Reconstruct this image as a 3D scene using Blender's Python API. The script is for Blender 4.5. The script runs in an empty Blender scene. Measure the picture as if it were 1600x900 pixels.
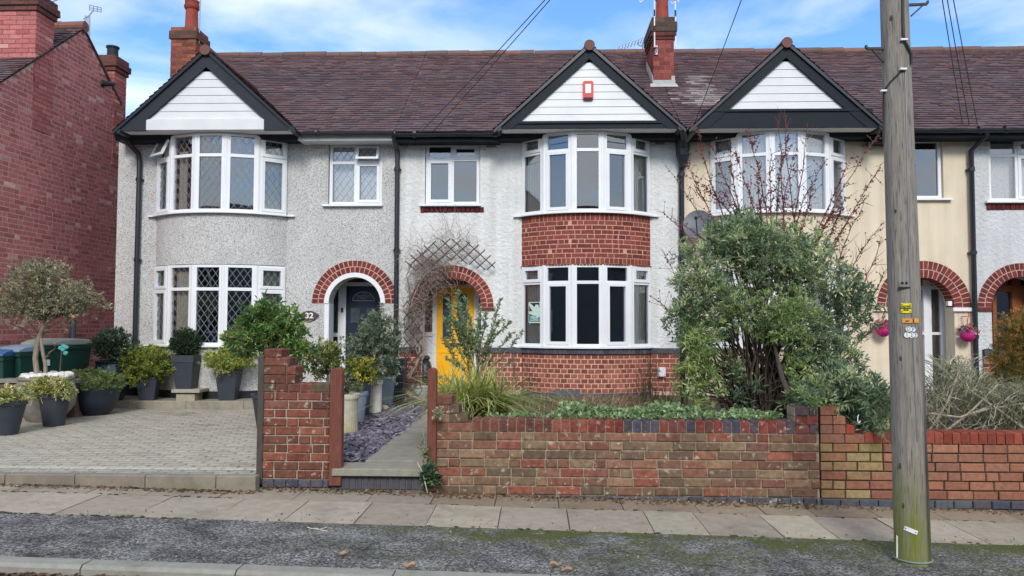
import bpy, math, random
import numpy as np
from mathutils import Vector, Matrix
from math import sin, cos, pi, radians, sqrt, tan, atan2, asin
random.seed(7)
RNG = np.random.default_rng(11)
SC = bpy.context.scene
COL = SC.collection

# ------------------------------------------------------------------ camera, light, exposure
YAW, PITCH, ROLL, FPX = radians(1.8), radians(2.7), .003, 1200.0
CAM = np.array([0, 0, 1.5])
RM = Matrix.Rotation(YAW, 3, 'Z') @ Matrix.Rotation(radians(90) + PITCH, 3, 'X') @ Matrix.Rotation(ROLL, 3, 'Z')
cd = bpy.data.cameras.new('camera'); cam = bpy.data.objects.new('camera', cd); COL.objects.link(cam)
cam.matrix_world = Matrix.Translation((0, 0, 1.5)) @ RM.to_4x4()
cd.sensor_width = 36; cd.lens = 36 * FPX / 1600; cd.clip_start = .05; cd.clip_end = 3000
SC.camera = cam
SC.view_settings.view_transform = 'Standard'; SC.view_settings.look = 'None'
SC.view_settings.exposure = EXPO = 0.6; SC.view_settings.gamma = 1
SUN_EL, SUN_AZ = radians(34), radians(2)      # azimuth measured from the -Y side (behind the camera), negative = from the left
sd = Vector((sin(SUN_AZ) * cos(SUN_EL), -cos(SUN_AZ) * cos(SUN_EL), sin(SUN_EL)))   # towards the sun
sl = bpy.data.lights.new('sun', 'SUN'); sl.energy = 1.5; sl.angle = radians(15); sl.color = (1, .945, .87)
so = bpy.data.objects.new('sun', sl); COL.objects.link(so); so.rotation_euler = sd.to_track_quat('Z', 'Y').to_euler(); so.location = (0, -5, 20)
W = bpy.data.worlds.new('World'); SC.world = W; W.use_nodes = True
wt = W.node_tree; wt.nodes.clear()
def wn(t, **k):
    n = wt.nodes.new(t)
    for a, b in k.items(): setattr(n, a, b)
    return n
out = wn('ShaderNodeOutputWorld'); bg = wn('ShaderNodeBackground')
sky = wn('ShaderNodeTexSky', sky_type='NISHITA', sun_disc=False)
sky.sun_elevation = SUN_EL; sky.sun_rotation = atan2(sd.x, sd.y); sky.altitude = 50; sky.air_density = 1.2; sky.dust_density = .8; sky.ozone_density = 2.0
tc = wn('ShaderNodeTexCoord'); mp_ = wn('ShaderNodeMapping'); mp_.inputs['Scale'].default_value = (1, .8, 3.4); mp_.inputs['Rotation'].default_value = (0, .25, 0)
mp_.inputs['Location'].default_value = (.35, 0, .1)
n1 = wn('ShaderNodeTexNoise'); n1.inputs['Scale'].default_value = 2.6; n1.inputs['Detail'].default_value = 8; n1.inputs['Roughness'].default_value = .52; n1.inputs['Distortion'].default_value = .35
cr = wn('ShaderNodeValToRGB'); cr.color_ramp.elements[0].position = .40; cr.color_ramp.elements[1].position = .68
cr.color_ramp.elements[0].color = (0, 0, 0, 1); cr.color_ramp.elements[1].color = (1, 1, 1, 1)
mu = wn('ShaderNodeMath', operation='MULTIPLY'); mu.inputs[1].default_value = .72
tint = wn('ShaderNodeMix', data_type='RGBA', blend_type='MULTIPLY'); tint.inputs[0].default_value = 1; tint.inputs[7].default_value = (.52, .74, 1.02, 1)
mx = wn('ShaderNodeMix', data_type='RGBA'); mx.inputs[7].default_value = (6.55, 6.55, 6.4, 1)
bg.inputs['Strength'].default_value = .15
L = wt.links.new
L(tc.outputs['Generated'], mp_.inputs[0]); L(mp_.outputs[0], n1.inputs['Vector']); L(n1.outputs[0], cr.inputs[0]); L(cr.outputs[0], mu.inputs[0])
sxyz = wn('ShaderNodeSeparateXYZ'); rg = wn('ShaderNodeMapRange'); rg.inputs[1].default_value = .45; rg.inputs[2].default_value = -.25; rg.inputs[3].default_value = 0; rg.inputs[4].default_value = .92
bk = wn('ShaderNodeMath', operation='MULTIPLY'); nr = wn('ShaderNodeMapRange'); nr.inputs[1].default_value = .33; nr.inputs[2].default_value = .60; mxx = wn('ShaderNodeMath', operation='MAXIMUM')
L(tc.outputs['Generated'], sxyz.inputs[0]); L(sxyz.outputs[1], rg.inputs[0]); L(n1.outputs[0], nr.inputs[0]); L(rg.outputs[0], bk.inputs[0]); L(nr.outputs[0], bk.inputs[1]); L(mu.outputs[0], mxx.inputs[0]); L(bk.outputs[0], mxx.inputs[1])
L(mxx.outputs[0], mx.inputs[0]); L(sky.outputs[0], tint.inputs[6]); L(tint.outputs[2], mx.inputs[6]); L(mx.outputs[2], bg.inputs[0]); L(bg.outputs[0], out.inputs[0])

# ------------------------------------------------------------------ measuring helpers (pixel of the 1600x900 photo -> point at a known depth / height)
def ray(px, py):
    v = RM @ Vector(((px - 800) / FPX, -(py - 450) / FPX, -1)); return v
def P(px, py, Y):
    v = ray(px, py); t = Y / v.y; return Vector((v.x * t, Y, 1.5 + v.z * t))
def G(px, py, z):
    v = ray(px, py); t = (z - 1.5) / v.z; return Vector((v.x * t, v.y * t, z))
def PX(px, Y, py=500): return P(px, py, Y).x
def PZ(py, Y, px=800): return P(px, py, Y).z
def S(r, g, b, k=.9):
    f = lambda c: ((c / 255 + .055) / 1.055) ** 2.4 if c > 10 else c / 255 / 12.92
    return (f(r) * k, f(g) * k, f(b) * k)
def D(c, k=.76):
    l = .3 * c[0] + .55 * c[1] + .15 * c[2]; q = [l + (x - l) * k for x in c]; return (q[0] * 1.02, q[1], q[2] * .84)
def vary(c, a=.15, h=.018):
    m = 1 + random.uniform(-a, a); return tuple(max(0.002, x * m * (1 + random.uniform(-h, h))) for x in c)

# ------------------------------------------------------------------ materials
MAT = {}
def material(name, color=None, rough=.8, attr=False, var=.15, vscale=6, bump=0, bscale=60, spots=None, metal=0, spec=.5, stain=None, stretch=None, bdist=.01, trans=0, detail=5, extra=None):
    if name in MAT: return MAT[name]
    m = bpy.data.materials.new(name); m.use_nodes = True; nt = m.node_tree; N = nt.nodes; K = nt.links.new
    b = N['Principled BSDF']; b.inputs['Roughness'].default_value = rough; b.inputs['Metallic'].default_value = metal
    b.inputs['Specular IOR Level'].default_value = spec
    t = N.new('ShaderNodeTexCoord'); vec = t.outputs['Object']
    if stretch:
        mm = N.new('ShaderNodeMapping'); mm.inputs['Scale'].default_value = stretch; K(vec, mm.inputs[0]); vec = mm.outputs[0]
    def noise(sc, det=detail, ro=.6):
        n = N.new('ShaderNodeTexNoise'); n.inputs['Scale'].default_value = sc; n.inputs['Detail'].default_value = det; n.inputs['Roughness'].default_value = ro; K(vec, n.inputs['Vector']); return n.outputs[0]
    def ramp(src, a, bb, ca=(0, 0, 0, 1), cb=(1, 1, 1, 1)):
        r = N.new('ShaderNodeValToRGB'); r.color_ramp.elements[0].position = a; r.color_ramp.elements[1].position = bb
        r.color_ramp.elements[0].color = ca; r.color_ramp.elements[1].color = cb; K(src, r.inputs[0]); return r.outputs[0]
    def mix(a, bb, f, mode='MIX'):
        q = N.new('ShaderNodeMix'); q.data_type = 'RGBA'; q.blend_type = mode
        for s, v in ((0, f), (6, a), (7, bb)):
            if hasattr(v, 'links') or hasattr(v, 'is_linked'): K(v, q.inputs[s])
            else: q.inputs[s].default_value = v
        return q.outputs[2]
    if attr:
        a = N.new('ShaderNodeAttribute'); a.attribute_name = 'Col'; base = a.outputs['Color']
    else:
        r = N.new('ShaderNodeRGB'); r.outputs[0].default_value = (*color, 1); base = r.outputs[0]
    if var:
        lo, hi = 1 - var, 1 + var
        base = mix(base, ramp(noise(vscale), .3, .7, (lo, lo, lo, 1), (hi, hi, hi, 1)), 1.0, 'MULTIPLY')
    if spots:      # list of (scale, threshold, softness, colour, opacity)
        for sc, th, sf, c, op in spots:
            f = ramp(noise(sc, 6, .62), th, th + sf, (0, 0, 0, 1), (op, op, op, 1)); base = mix(base, (*c, 1), f)
    if extra: base = extra(N, K, vec, base, noise, ramp, mix)
    K(base, b.inputs['Base Color'])
    if bump:
        bm = N.new('ShaderNodeBump'); bm.inputs['Strength'].default_value = bump; bm.inputs['Distance'].default_value = bdist
        K(noise(bscale, 6, .65), bm.inputs['Height']); K(bm.outputs[0], b.inputs['Normal'])
    if trans:
        tr = N.new('ShaderNodeBsdfTranslucent'); ms = N.new('ShaderNodeMixShader'); ms.inputs[0].default_value = trans
        K(base, tr.inputs[0]); K(b.outputs[0], ms.inputs[1]); K(tr.outputs[0], ms.inputs[2]); K(ms.outputs[0], N['Material Output'].inputs[0])
    MAT[name] = m; return m

def streak(N, K, vec, base, noise, ramp, mix):
    mm = N.new('ShaderNodeMapping'); mm.inputs['Scale'].default_value = (7, 7, .35); K(vec, mm.inputs[0]); n = N.new('ShaderNodeTexNoise'); n.inputs['Scale'].default_value = 1; n.inputs['Detail'].default_value = 6; K(mm.outputs[0], n.inputs['Vector'])
    return mix(base, ramp(n.outputs[0], .38, .66, (1, 1, 1, 1), (.87, .865, .84, 1)), 1.0, 'MULTIPLY')
def speckle(scale, cols):
    def f(N, K, vec, base, noise, ramp, mix):
        v = N.new('ShaderNodeTexVoronoi'); v.inputs['Scale'].default_value = scale; K(vec, v.inputs['Vector'])
        r = N.new('ShaderNodeValToRGB'); r.color_ramp.interpolation = 'CONSTANT'
        e = r.color_ramp.elements
        while len(e) < len(cols): e.new(.5)
        tot = 0
        for i, (w, c) in enumerate(cols): e[i].position = tot; e[i].color = (*c, 1); tot += w
        s = N.new('ShaderNodeSeparateColor'); K(v.outputs['Color'], s.inputs[0]); K(s.outputs[0], r.inputs[0])
        v2 = ramp(noise(1.3), .3, .7, (.86, .86, .86, 1), (1.06, 1.06, 1.05, 1))
        return mix(r.outputs[0], v2, 1.0, 'MULTIPLY')
    return f

m_brick = material('brick', attr=True, rough=.88, var=.22, vscale=28, bump=.5, bscale=140, bdist=.004, spec=.25)
m_oldbrick = material('old_brick', attr=True, rough=.92, var=.34, vscale=22, bump=.75, bscale=90, bdist=.007, spec=.2,
                      spots=[(7, .58, .16, S(118, 112, 84), .5), (16, .60, .07, S(200, 188, 170), .7), (3.2, .58, .2, S(96, 82, 70), .4), (2.0, .52, .2, S(128, 108, 86), .4)])
m_tile = material('roof_tile', attr=True, rough=.62, var=.12, vscale=5, bump=.4, bscale=70, bdist=.004, spec=.3,
                  spots=[(.8, .50, .25, S(92, 80, 92), .45), (1.7, .60, .2, S(132, 106, 92), .25)])
m_pebble = material('pebbledash', color=(.5, .5, .5), rough=.9, var=0, bump=.6, bscale=70, bdist=.012, spec=.2,
                    extra=speckle(112, [(.30, S(224, 224, 222)), (.34, S(207, 206, 204)), (.22, S(184, 181, 177)), (.11, S(150, 144, 139)), (.03, S(118, 110, 104))]))
m_rough = material('white_roughcast', color=S(240, 240, 238, .9), rough=.85, var=.05, vscale=2.5, bump=1, bscale=16, bdist=.035, spec=.25, detail=3,
                   spots=[(1.6, .58, .25, S(214, 210, 200), .55)], extra=streak)
m_rough2 = material('grey_roughcast', color=S(222, 223, 224, .9), rough=.85, var=.06, vscale=2.5, bump=1, bscale=18, bdist=.03, spec=.25, detail=3,
                    spots=[(1.6, .6, .2, S(200, 200, 198), .4)], extra=streak)
m_cream = material('cream_render', color=S(234, 219, 193, .9), rough=.85, var=.05, vscale=3, bump=.35, bscale=120, bdist=.004, spec=.25,
                   spots=[(1.2, .55, .3, S(226, 206, 172), .5)], extra=streak)
m_upvc = material('white_upvc', color=(.80, .81, .82), rough=.35, var=.05, vscale=2, spots=[(5, .62, .2, (.55, .54, .50), .35)])
m_clad = material('white_cladding', color=(.66, .67, .67), rough=.45, var=.06, vscale=3, spots=[(3, .6, .2, S(205, 205, 196), .35)])
m_soffit = material('white_soffit', color=(.72, .73, .72), rough=.6, var=.06, vscale=3)
m_navy = material('dark_painted_board', color=S(25, 31, 41), rough=.55, var=.12, vscale=6, bump=.15, bscale=40, spec=.2, spots=[(18, .72, .05, S(110, 112, 114), .4)])
m_dgrey = material('grey_board', color=S(46, 50, 58), spec=.2, rough=.55, var=.06, vscale=4)
m_black = material('black_plastic', color=(.018, .022, .028), rough=.38, var=.2, vscale=5)
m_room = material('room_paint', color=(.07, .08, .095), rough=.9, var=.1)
m_porch = material('porch_paint', color=(.62, .61, .58), rough=.8, var=.1)
m_curtain = material('beige_curtain', color=(.82, .82, .70), rough=.9, var=.06, trans=.25)
m_net = material('net_curtain', color=(.84, .86, .86), rough=.9, var=.2, vscale=30, trans=.3)
m_lead = material('window_leading', color=S(150, 156, 160), rough=.5, var=0, metal=.3)
m_leadd = material('dark_leading', color=S(60, 66, 72), rough=.6, var=0)
m_leaf = material('leaf', attr=True, rough=.38, var=.12, vscale=30, trans=.32, spec=.45)
m_bark = material('bark', attr=True, rough=.9, var=.3, vscale=40, bump=.5, bscale=120, bdist=.003, stretch=(1, 1, .25))
m_terra = material('terracotta', color=S(150, 66, 50), rough=.8, var=.15, vscale=8)
m_conc = material('concrete', attr=True, rough=.92, var=.13, vscale=14, bump=.45, bscale=220, bdist=.003, spec=.2,
                  spots=[(2.2, .52, .25, S(96, 92, 80), .5), (25, .60, .12, S(112, 106, 94), .4), (120, .68, .05, S(190, 188, 180), .35), (9, .68, .08, S(90, 84, 72), .35)])
m_block = material('block_paving', attr=True, rough=.9, var=.16, vscale=20, bump=.4, bscale=160, bdist=.003, spec=.2,
                   spots=[(1.3, .60, .12, S(96, 92, 86), .5), (5, .62, .2, S(120, 122, 108), .3)])
def tarmac_x(N, K, vec, base, noise, ramp, mix):
    v = N.new('ShaderNodeTexVoronoi'); v.inputs['Scale'].default_value = 85; K(vec, v.inputs['Vector'])
    s = N.new('ShaderNodeSeparateColor'); K(v.outputs['Color'], s.inputs[0])
    g = ramp(s.outputs[0], .3, 1, (.065, .062, .058, 1), (.33, .32, .30, 1))
    g = mix(g, ramp(noise(3.2), .35, .7, (.55, .56, .58, 1), (1.35, 1.35, 1.35, 1)), 1.0, 'MULTIPLY')
    # moss grows along the slab edge (far side of the strip) and more to the right
    sx = N.new('ShaderNodeSeparateXYZ'); K(vec, sx.inputs[0])
    def mr(src, a, b):
        q = N.new('ShaderNodeMapRange'); q.inputs[1].default_value = a; q.inputs[2].default_value = b; K(src, q.inputs[0]); return q.outputs[0]
    def mm(op, a, b):
        q = N.new('ShaderNodeMath'); q.operation = op
        for i, w in ((0, a), (1, b)):
            if isinstance(w, (int, float)): q.inputs[i].default_value = w
            else: K(w, q.inputs[i])
        return q.outputs[0]
    edge = mr(sx.outputs[1], 4.66, 5.1); side = mr(sx.outputs[0], -2.2, .2)
    w = mm('MULTIPLY', mm('MULTIPLY', edge, side), mr(noise(4.5), .34, .50))
    w2 = mm('MULTIPLY', mr(noise(45), .30, .56), w); w2 = mm('MULTIPLY', w2, mm('ADD', mr(noise(1.7), .40, .62), mr(sx.outputs[1], 5.35, 5.7)))
    g = mix(g, (*S(82, 88, 40), 1), w2)
    vo = N.new('ShaderNodeTexVoronoi'); vo.feature = 'DISTANCE_TO_EDGE'; vo.inputs['Scale'].default_value = .9; nz = N.new('ShaderNodeTexNoise'); nz.inputs['Scale'].default_value = 3; K(vec, nz.inputs['Vector'])
    va = N.new('ShaderNodeVectorMath'); va.operation = 'MULTIPLY_ADD'; va.inputs[1].default_value = (.5, .5, .5); K(nz.outputs['Color'], va.inputs[0]); K(vec, va.inputs[2]); K(va.outputs[0], vo.inputs['Vector'])
    g = mix(g, (.03, .03, .028, 1), mm('MULTIPLY', mm('MULTIPLY', mr(vo.outputs['Distance'], .012, .004), mr(noise(1.1), .48, .56)), .85))
    wear = mm('MULTIPLY', mr(noise(2.1), .56, .72), mr(noise(40), .35, .65)); wear = mm('MULTIPLY', wear, .75)
    return mix(g, (*S(188, 190, 192), 1), wear)
m_tarmac = material('tarmac', color=(.1, .1, .1), rough=.9, var=0, bump=.8, bscale=170, bdist=.006, spec=.25, extra=tarmac_x)
m_road = material('road_asphalt', color=(.075, .076, .08), rough=.9, var=.3, vscale=60, bump=.7, bscale=200, bdist=.006)
m_soil = material('soil', color=S(92, 80, 66), rough=1, var=.4, vscale=14, bump=1, bscale=30, bdist=.03)
m_lawnb = material('lawn_base', color=S(86, 104, 52), rough=1, var=.4, vscale=14, bump=1, bscale=30, bdist=.03)
m_ground = material('ground_cover', color=S(96, 98, 84), rough=1, var=.3, vscale=1)
m_chip = material('slate_chip', attr=True, rough=.65, var=.25, vscale=50, bump=.3, bscale=90)
m_stone = material('pebble', attr=True, rough=.6, var=.1, vscale=20)
m_pot = material('charcoal_pot', color=S(58, 63, 72), rough=.55, var=.1, vscale=8, bump=.1, bscale=60, spots=[(9, .64, .15, S(112, 112, 108), .3)])
m_potb = material('black_pot', color=S(40, 48, 60), rough=.42, var=.1, vscale=8, spots=[(9, .64, .15, S(96, 98, 98), .25)])
m_teal = material('dark_glazed_pot', color=S(34, 56, 62), rough=.2, var=.15, vscale=3, spec=.7)
m_bluepot = material('grey_blue_plastic', color=S(128, 142, 156), rough=.5, var=.08, vscale=8)
m_stonepot = material('mossy_stone_planter', color=S(208, 202, 180), rough=.9, var=.15, vscale=10, bump=.4, bscale=60, spots=[(3, .42, .25, S(164, 158, 96), .75)])
m_stonepot2 = material('pale_stone_planter', color=S(226, 222, 208), rough=.9, var=.12, vscale=10, bump=.4, bscale=60, spots=[(4, .55, .2, S(176, 170, 140), .6)])
m_whitepot = material('white_glazed_pot', color=S(216, 222, 224), rough=.3, var=.08, vscale=6)
m_greypot = material('weathered_grey_pot', color=S(146, 142, 132), rough=.85, var=.2, vscale=7, bump=.4, bscale=50, spots=[(4, .5, .2, S(108, 102, 92), .6)])
m_bin = material('green_bin_plastic', color=S(34, 78, 68), rough=.5, var=.12, vscale=5)
m_binl = material('faded_green_lid', color=S(160, 172, 162), rough=.5, var=.12, vscale=5)
m_blid = material('blue_lid', color=S(74, 120, 178), rough=.4, var=.08, vscale=5)
m_blid2 = material('pale_blue_lid', color=S(150, 176, 196), rough=.4, var=.08, vscale=5)
m_yel = material('yellow_door_paint', color=S(255, 190, 14, 1.0), rough=.4, var=.05, vscale=4)
m_navyd = material('navy_door_paint', color=S(30, 42, 62), rough=.35, var=.05)
m_wood = material('varnished_wood', color=S(150, 86, 44), rough=.45, var=.25, vscale=10, stretch=(6, 6, .6))
m_post = material('red_stained_timber', color=S(116, 66, 52), rough=.85, var=.35, vscale=16, stretch=(5, 5, .5), bump=.6, bscale=40, bdist=.006, spots=[(8, .6, .15, S(150, 120, 96), .5)])
m_postd = material('dark_weathered_timber', color=S(78, 72, 64), rough=.9, var=.3, vscale=16, stretch=(5, 5, .5), bump=.6, bscale=40, bdist=.006, spots=[(6, .6, .2, S(104, 108, 84), .5)])
m_white = material('white_paint', color=(.78, .78, .78), rough=.5, var=.02)
m_flash = material('lead_flashing', color=S(176, 176, 172), rough=.7, var=.15, vscale=9)
m_metal = material('galvanised_metal', color=S(150, 152, 156), rough=.45, metal=.7, var=.1)
m_red = material('red_plastic', color=S(206, 52, 44), rough=.4, var=.03)
m_vent = material('vent_grille', color=S(196, 194, 188), rough=.7, var=.05)
m_dark = material('dark_hollow', color=(.02, .02, .02), rough=.9, var=0)
m_yelsign = material('yellow_sign', color=S(250, 232, 30), rough=.4, var=.02)
m_orange = material('orange_tag', color=S(232, 160, 60), rough=.5, var=.15, vscale=30)
m_teal2 = material('teal_print', color=S(30, 134, 128), rough=.5, var=.02)
m_crim = material('crimson_print', color=S(150, 30, 58), rough=.5, var=.02)
m_paleg = material('pale_print', color=S(206, 232, 216), rough=.5, var=.02)
m_ink = material('black_print', color=(.02, .02, .02), rough=.5, var=0)
m_pink = material('pink_flower', attr=True, rough=.6, var=.1, trans=.2)
m_plaque = material('slate_plaque', color=S(78, 62, 58), rough=.6, var=.2, vscale=20)
m_lath = material('trellis_lath', color=S(84, 68, 58), rough=.9, var=.25, vscale=20)
m_dish = material('dish_grey', color=S(98, 102, 110), rough=.5, var=.05)
m_tealrag = material('teal_twine', color=S(92, 172, 168), rough=.8, var=.1)
def pole_x(N, K, vec, base, noise, ramp, mix):
    sx = N.new('ShaderNodeSeparateXYZ'); t = N.new('ShaderNodeTexCoord'); K(t.outputs['Object'], sx.inputs[0])
    def mr(src, a, b, c=0., d=1.):
        q = N.new('ShaderNodeMapRange'); q.inputs[1].default_value = a; q.inputs[2].default_value = b; q.inputs[3].default_value = c; q.inputs[4].default_value = d; K(src, q.inputs[0]); return q.outputs[0]
    def mm(op, a, b):
        q = N.new('ShaderNodeMath'); q.operation = op
        for i, w in ((0, a), (1, b)):
            if isinstance(w, (int, float)): q.inputs[i].default_value = w
            else: K(w, q.inputs[i])
        return q.outputs[0]
    crack = ramp(noise(22, 3, .5), .58, .64); g = mix(base, (*S(80, 74, 68), 1), mm('MULTIPLY', crack, .8)); g = mix(g, (*S(168, 162, 152), 1), mm('MULTIPLY', ramp(noise(14, 3, .5), .56, .66), .4))
    # dark tar run down one side, green algae on the foot
    side = mm('MULTIPLY', mr(sx.outputs[0], .035, .055), mr(sx.outputs[0], .10, .08)); low = mr(sx.outputs[2], 1.75, .6)
    g = mix(g, (*S(52, 44, 50), 1), mm('MULTIPLY', mm('MULTIPLY', side, low), mr(noise(5), .2, .42)))
    alg = mm('MULTIPLY', mr(mm('ADD', sx.outputs[2], mm('MULTIPLY', noise(5), .5)), .92, .52), mr(noise(9), .30, .58))
    left = mr(sx.outputs[0], .06, -.02, .45, 1.)
    return mix(g, (*S(116, 124, 26), 1), mm('MULTIPLY', mm('MULTIPLY', alg, left), .97))
m_pole = material('weathered_pole_timber', color=S(142, 135, 125), rough=.85, var=.28, vscale=9, stretch=(7, 7, .35), bump=.7, bscale=22, bdist=.008, extra=pole_x)

m_doorglass = material('dark_door_glass', color=(.06, .085, .095), rough=.12, spec=.9, var=.4, vscale=12)
def glass_mat(name, tintc=(1, 1, 1), extra=.07):
    m = bpy.data.materials.new(name); m.use_nodes = True; nt = m.node_tree; N = nt.nodes; K = nt.links.new; N.remove(N['Principled BSDF'])
    tr = N.new('ShaderNodeBsdfTransparent'); tr.inputs[0].default_value = (*[.9 * c for c in tintc], 1)
    gl = N.new('ShaderNodeBsdfGlossy'); gl.inputs['Roughness'].default_value = .015; gl.inputs[0].default_value = (.95, .97, 1, 1)
    fr = N.new('ShaderNodeFresnel'); fr.inputs[0].default_value = 1.5
    ad = N.new('ShaderNodeMath'); ad.operation = 'MULTIPLY_ADD'; ad.inputs[1].default_value = 1.9; ad.inputs[2].default_value = extra
    t = N.new('ShaderNodeTexCoord'); nz = N.new('ShaderNodeTexNoise'); nz.inputs['Scale'].default_value = 1.3; nz.inputs['Detail'].default_value = 1
    bm = N.new('ShaderNodeBump'); bm.inputs['Strength'].default_value = .25; bm.inputs['Distance'].default_value = .012
    K(t.outputs['Object'], nz.inputs['Vector']); K(nz.outputs[0], bm.inputs['Height']); K(bm.outputs[0], gl.inputs['Normal'])
    ms = N.new('ShaderNodeMixShader'); K(fr.outputs[0], ad.inputs[0]); K(ad.outputs[0], ms.inputs[0]); K(tr.outputs[0], ms.inputs[1]); K(gl.outputs[0], ms.inputs[2])
    K(ms.outputs[0], N['Material Output'].inputs[0]); MAT[name] = m; return m
m_glass = glass_mat('window_glass', extra=.10); m_glassf = glass_mat('frosted_glass', (.55, .8, .8), .12)

# ------------------------------------------------------------------ mesh builders
def tag(o, label=None, cat=None, group=None, kind=None):
    for k, v in (('label', label), ('category', cat), ('group', group), ('kind', kind)):
        if v: o[k] = v
    return o
def empty(name, loc, label, cat, group=None):
    o = bpy.data.objects.new(name, None); COL.objects.link(o); o.location = loc; o.empty_display_size = .2
    return tag(o, label, cat, group)
def world_loc(o):
    v = Vector((0, 0, 0))
    while o: v += o.location; o = o.parent
    return v
def npmesh(name, V, faces_flat, sizes, C):
    me = bpy.data.meshes.new(name); V = np.asarray(V, np.float32)
    me.vertices.add(len(V)); me.vertices.foreach_set('co', V.ravel())
    ff = np.asarray(faces_flat, np.int32); sz = np.asarray(sizes, np.int32)
    me.loops.add(len(ff)); me.loops.foreach_set('vertex_index', ff)
    me.polygons.add(len(sz)); st = np.zeros(len(sz), np.int32); st[1:] = np.cumsum(sz)[:-1]
    me.polygons.foreach_set('loop_start', st); me.polygons.foreach_set('loop_total', sz)
    me.update(calc_edges=True)
    at = me.color_attributes.new('Col', 'FLOAT_COLOR', 'POINT')
    c4 = np.ones((len(V), 4), np.float32); c4[:, :3] = C; at.data.foreach_set('color', c4.ravel())
    me.polygons.foreach_set('use_smooth', [False] * len(sz)); me.validate(); return me
class MB:
    def __init__(s): s.v = []; s.f = []; s.c = []
    def add(s, vs, fs, col=(.5, .5, .5)):
        n = len(s.v); s.v += [tuple(p) for p in vs]; s.f += [tuple(i + n for i in f) for f in fs]; s.c += [col] * len(vs); return s
    def hexa(s, p, col=(.5, .5, .5)):   # p: 4 back (ccw) + 4 front
        return s.add(p, [(0, 3, 2, 1), (4, 5, 6, 7), (0, 1, 5, 4), (1, 2, 6, 5), (2, 3, 7, 6), (3, 0, 4, 7)], col)
    def box(s, x0, x1, y0, y1, z0, z1, col=(.5, .5, .5)):
        return s.hexa([(x0, y0, z0), (x1, y0, z0), (x1, y1, z0), (x0, y1, z0), (x0, y0, z1), (x1, y0, z1), (x1, y1, z1), (x0, y1, z1)], col)
    def bbox(s, x0, x1, y0, y1, z0, z1, b=.006, col=(.5, .5, .5)):    # box with chamfered top
        s.hexa([(x0, y0, z0), (x1, y0, z0), (x1, y1, z0), (x0, y1, z0), (x0, y0, z1 - b), (x1, y0, z1 - b), (x1, y1, z1 - b), (x0, y1, z1 - b)], col)
        n = len(s.v) - 4; a = len(s.v)
        s.v += [(x0 + b, y0 + b, z1), (x1 - b, y0 + b, z1), (x1 - b, y1 - b, z1), (x0 + b, y1 - b, z1)]; s.c += [col] * 4
        s.f.pop(-5) ; s.f += [(a, a + 1, a + 2, a + 3), (n, n + 1, a + 1, a), (n + 1, n + 2, a + 2, a + 1), (n + 2, n + 3, a + 3, a + 2), (n + 3, n, a, a + 3)]
        return s
    def prism(s, poly, vec, col=(.5, .5, .5)):
        n = len(poly); v = Vector(vec); a = [Vector(p) for p in poly]; b = [p + v for p in a]
        return s.add(a + b, [tuple(range(n - 1, -1, -1)), tuple(range(n, 2 * n))] + [(i, (i + 1) % n, n + (i + 1) % n, n + i) for i in range(n)], col)
    def bar(s, a, b, w, d, up=(0, -1, 0), col=(.5, .5, .5)):
        a, b = Vector(a), Vector(b); t = (b - a).normalized(); u = Vector(up); u = (u - t * u.dot(t)).normalized(); x = t.cross(u)
        q = [x * -w / 2 - u * d / 2, x * w / 2 - u * d / 2, x * w / 2 + u * d / 2, x * -w / 2 + u * d / 2]
        return s.hexa([a + k for k in q] + [b + k for k in q], col)
    def tube(s, pts, rad, n=8, col=(.5, .5, .5), cap=True):
        pts = [Vector(p) for p in pts]; m = len(pts)
        if not hasattr(rad, '__len__'): rad = [rad] * m
        t0 = (pts[1] - pts[0]).normalized(); ref = Vector((0, 0, 1)) if abs(t0.z) < .9 else Vector((1, 0, 0)); x = t0.cross(ref).normalized()
        vs = []
        for i, p in enumerate(pts):
            t = (pts[min(i + 1, m - 1)] - pts[max(i - 1, 0)]).normalized(); x = (x - t * x.dot(t)).normalized(); y = t.cross(x)
            vs += [p + (x * cos(2 * pi * k / n) + y * sin(2 * pi * k / n)) * rad[i] for k in range(n)]
        fs = [(i * n + k, i * n + (k + 1) % n, (i + 1) * n + (k + 1) % n, (i + 1) * n + k) for i in range(m - 1) for k in range(n)]
        if cap: fs += [tuple(range(n - 1, -1, -1)), tuple(range((m - 1) * n, m * n))]
        return s.add(vs, fs, col)
    def lathe(s, cx, cy, prof, n=28, col=(.5, .5, .5), flute=0, fn=20, rot=0, sq=False):
        vs = []
        for r, z in prof:
            for k in range(n):
                a = 2 * pi * k / n + rot; rr = r * (1 + (flute * cos(fn * a) if flute else 0)); vs.append((cx + rr * cos(a), cy + rr * sin(a), z))
        m = len(prof); fs = [(i * n + k, i * n + (k + 1) % n, (i + 1) * n + (k + 1) % n, (i + 1) * n + k) for i in range(m - 1) for k in range(n)]
        fs += [tuple(range(n - 1, -1, -1)), tuple(range((m - 1) * n, m * n))]
        return s.add(vs, fs, col)
    def ball(s, c, r, col=(.5, .5, .5), n=7, m=5, jit=0, sz=(1, 1, 1)):
        c = Vector(c); vs = [c + Vector((0, 0, -r * sz[2]))]
        for i in range(1, m):
            for k in range(n):
                ph = pi * i / m; a = 2 * pi * k / n; q = r * (1 + random.uniform(-jit, jit))
                vs.append(c + Vector((q * sz[0] * sin(ph) * cos(a), q * sz[1] * sin(ph) * sin(a), -q * sz[2] * cos(ph))))
        vs.append(c + Vector((0, 0, r * sz[2]))); e = len(vs) - 1
        fs = [(0, 1 + (k + 1) % n, 1 + k) for k in range(n)]
        fs += [(1 + i * n + k, 1 + i * n + (k + 1) % n, 1 + (i + 1) * n + (k + 1) % n, 1 + (i + 1) * n + k) for i in range(m - 2) for k in range(n)]
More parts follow.
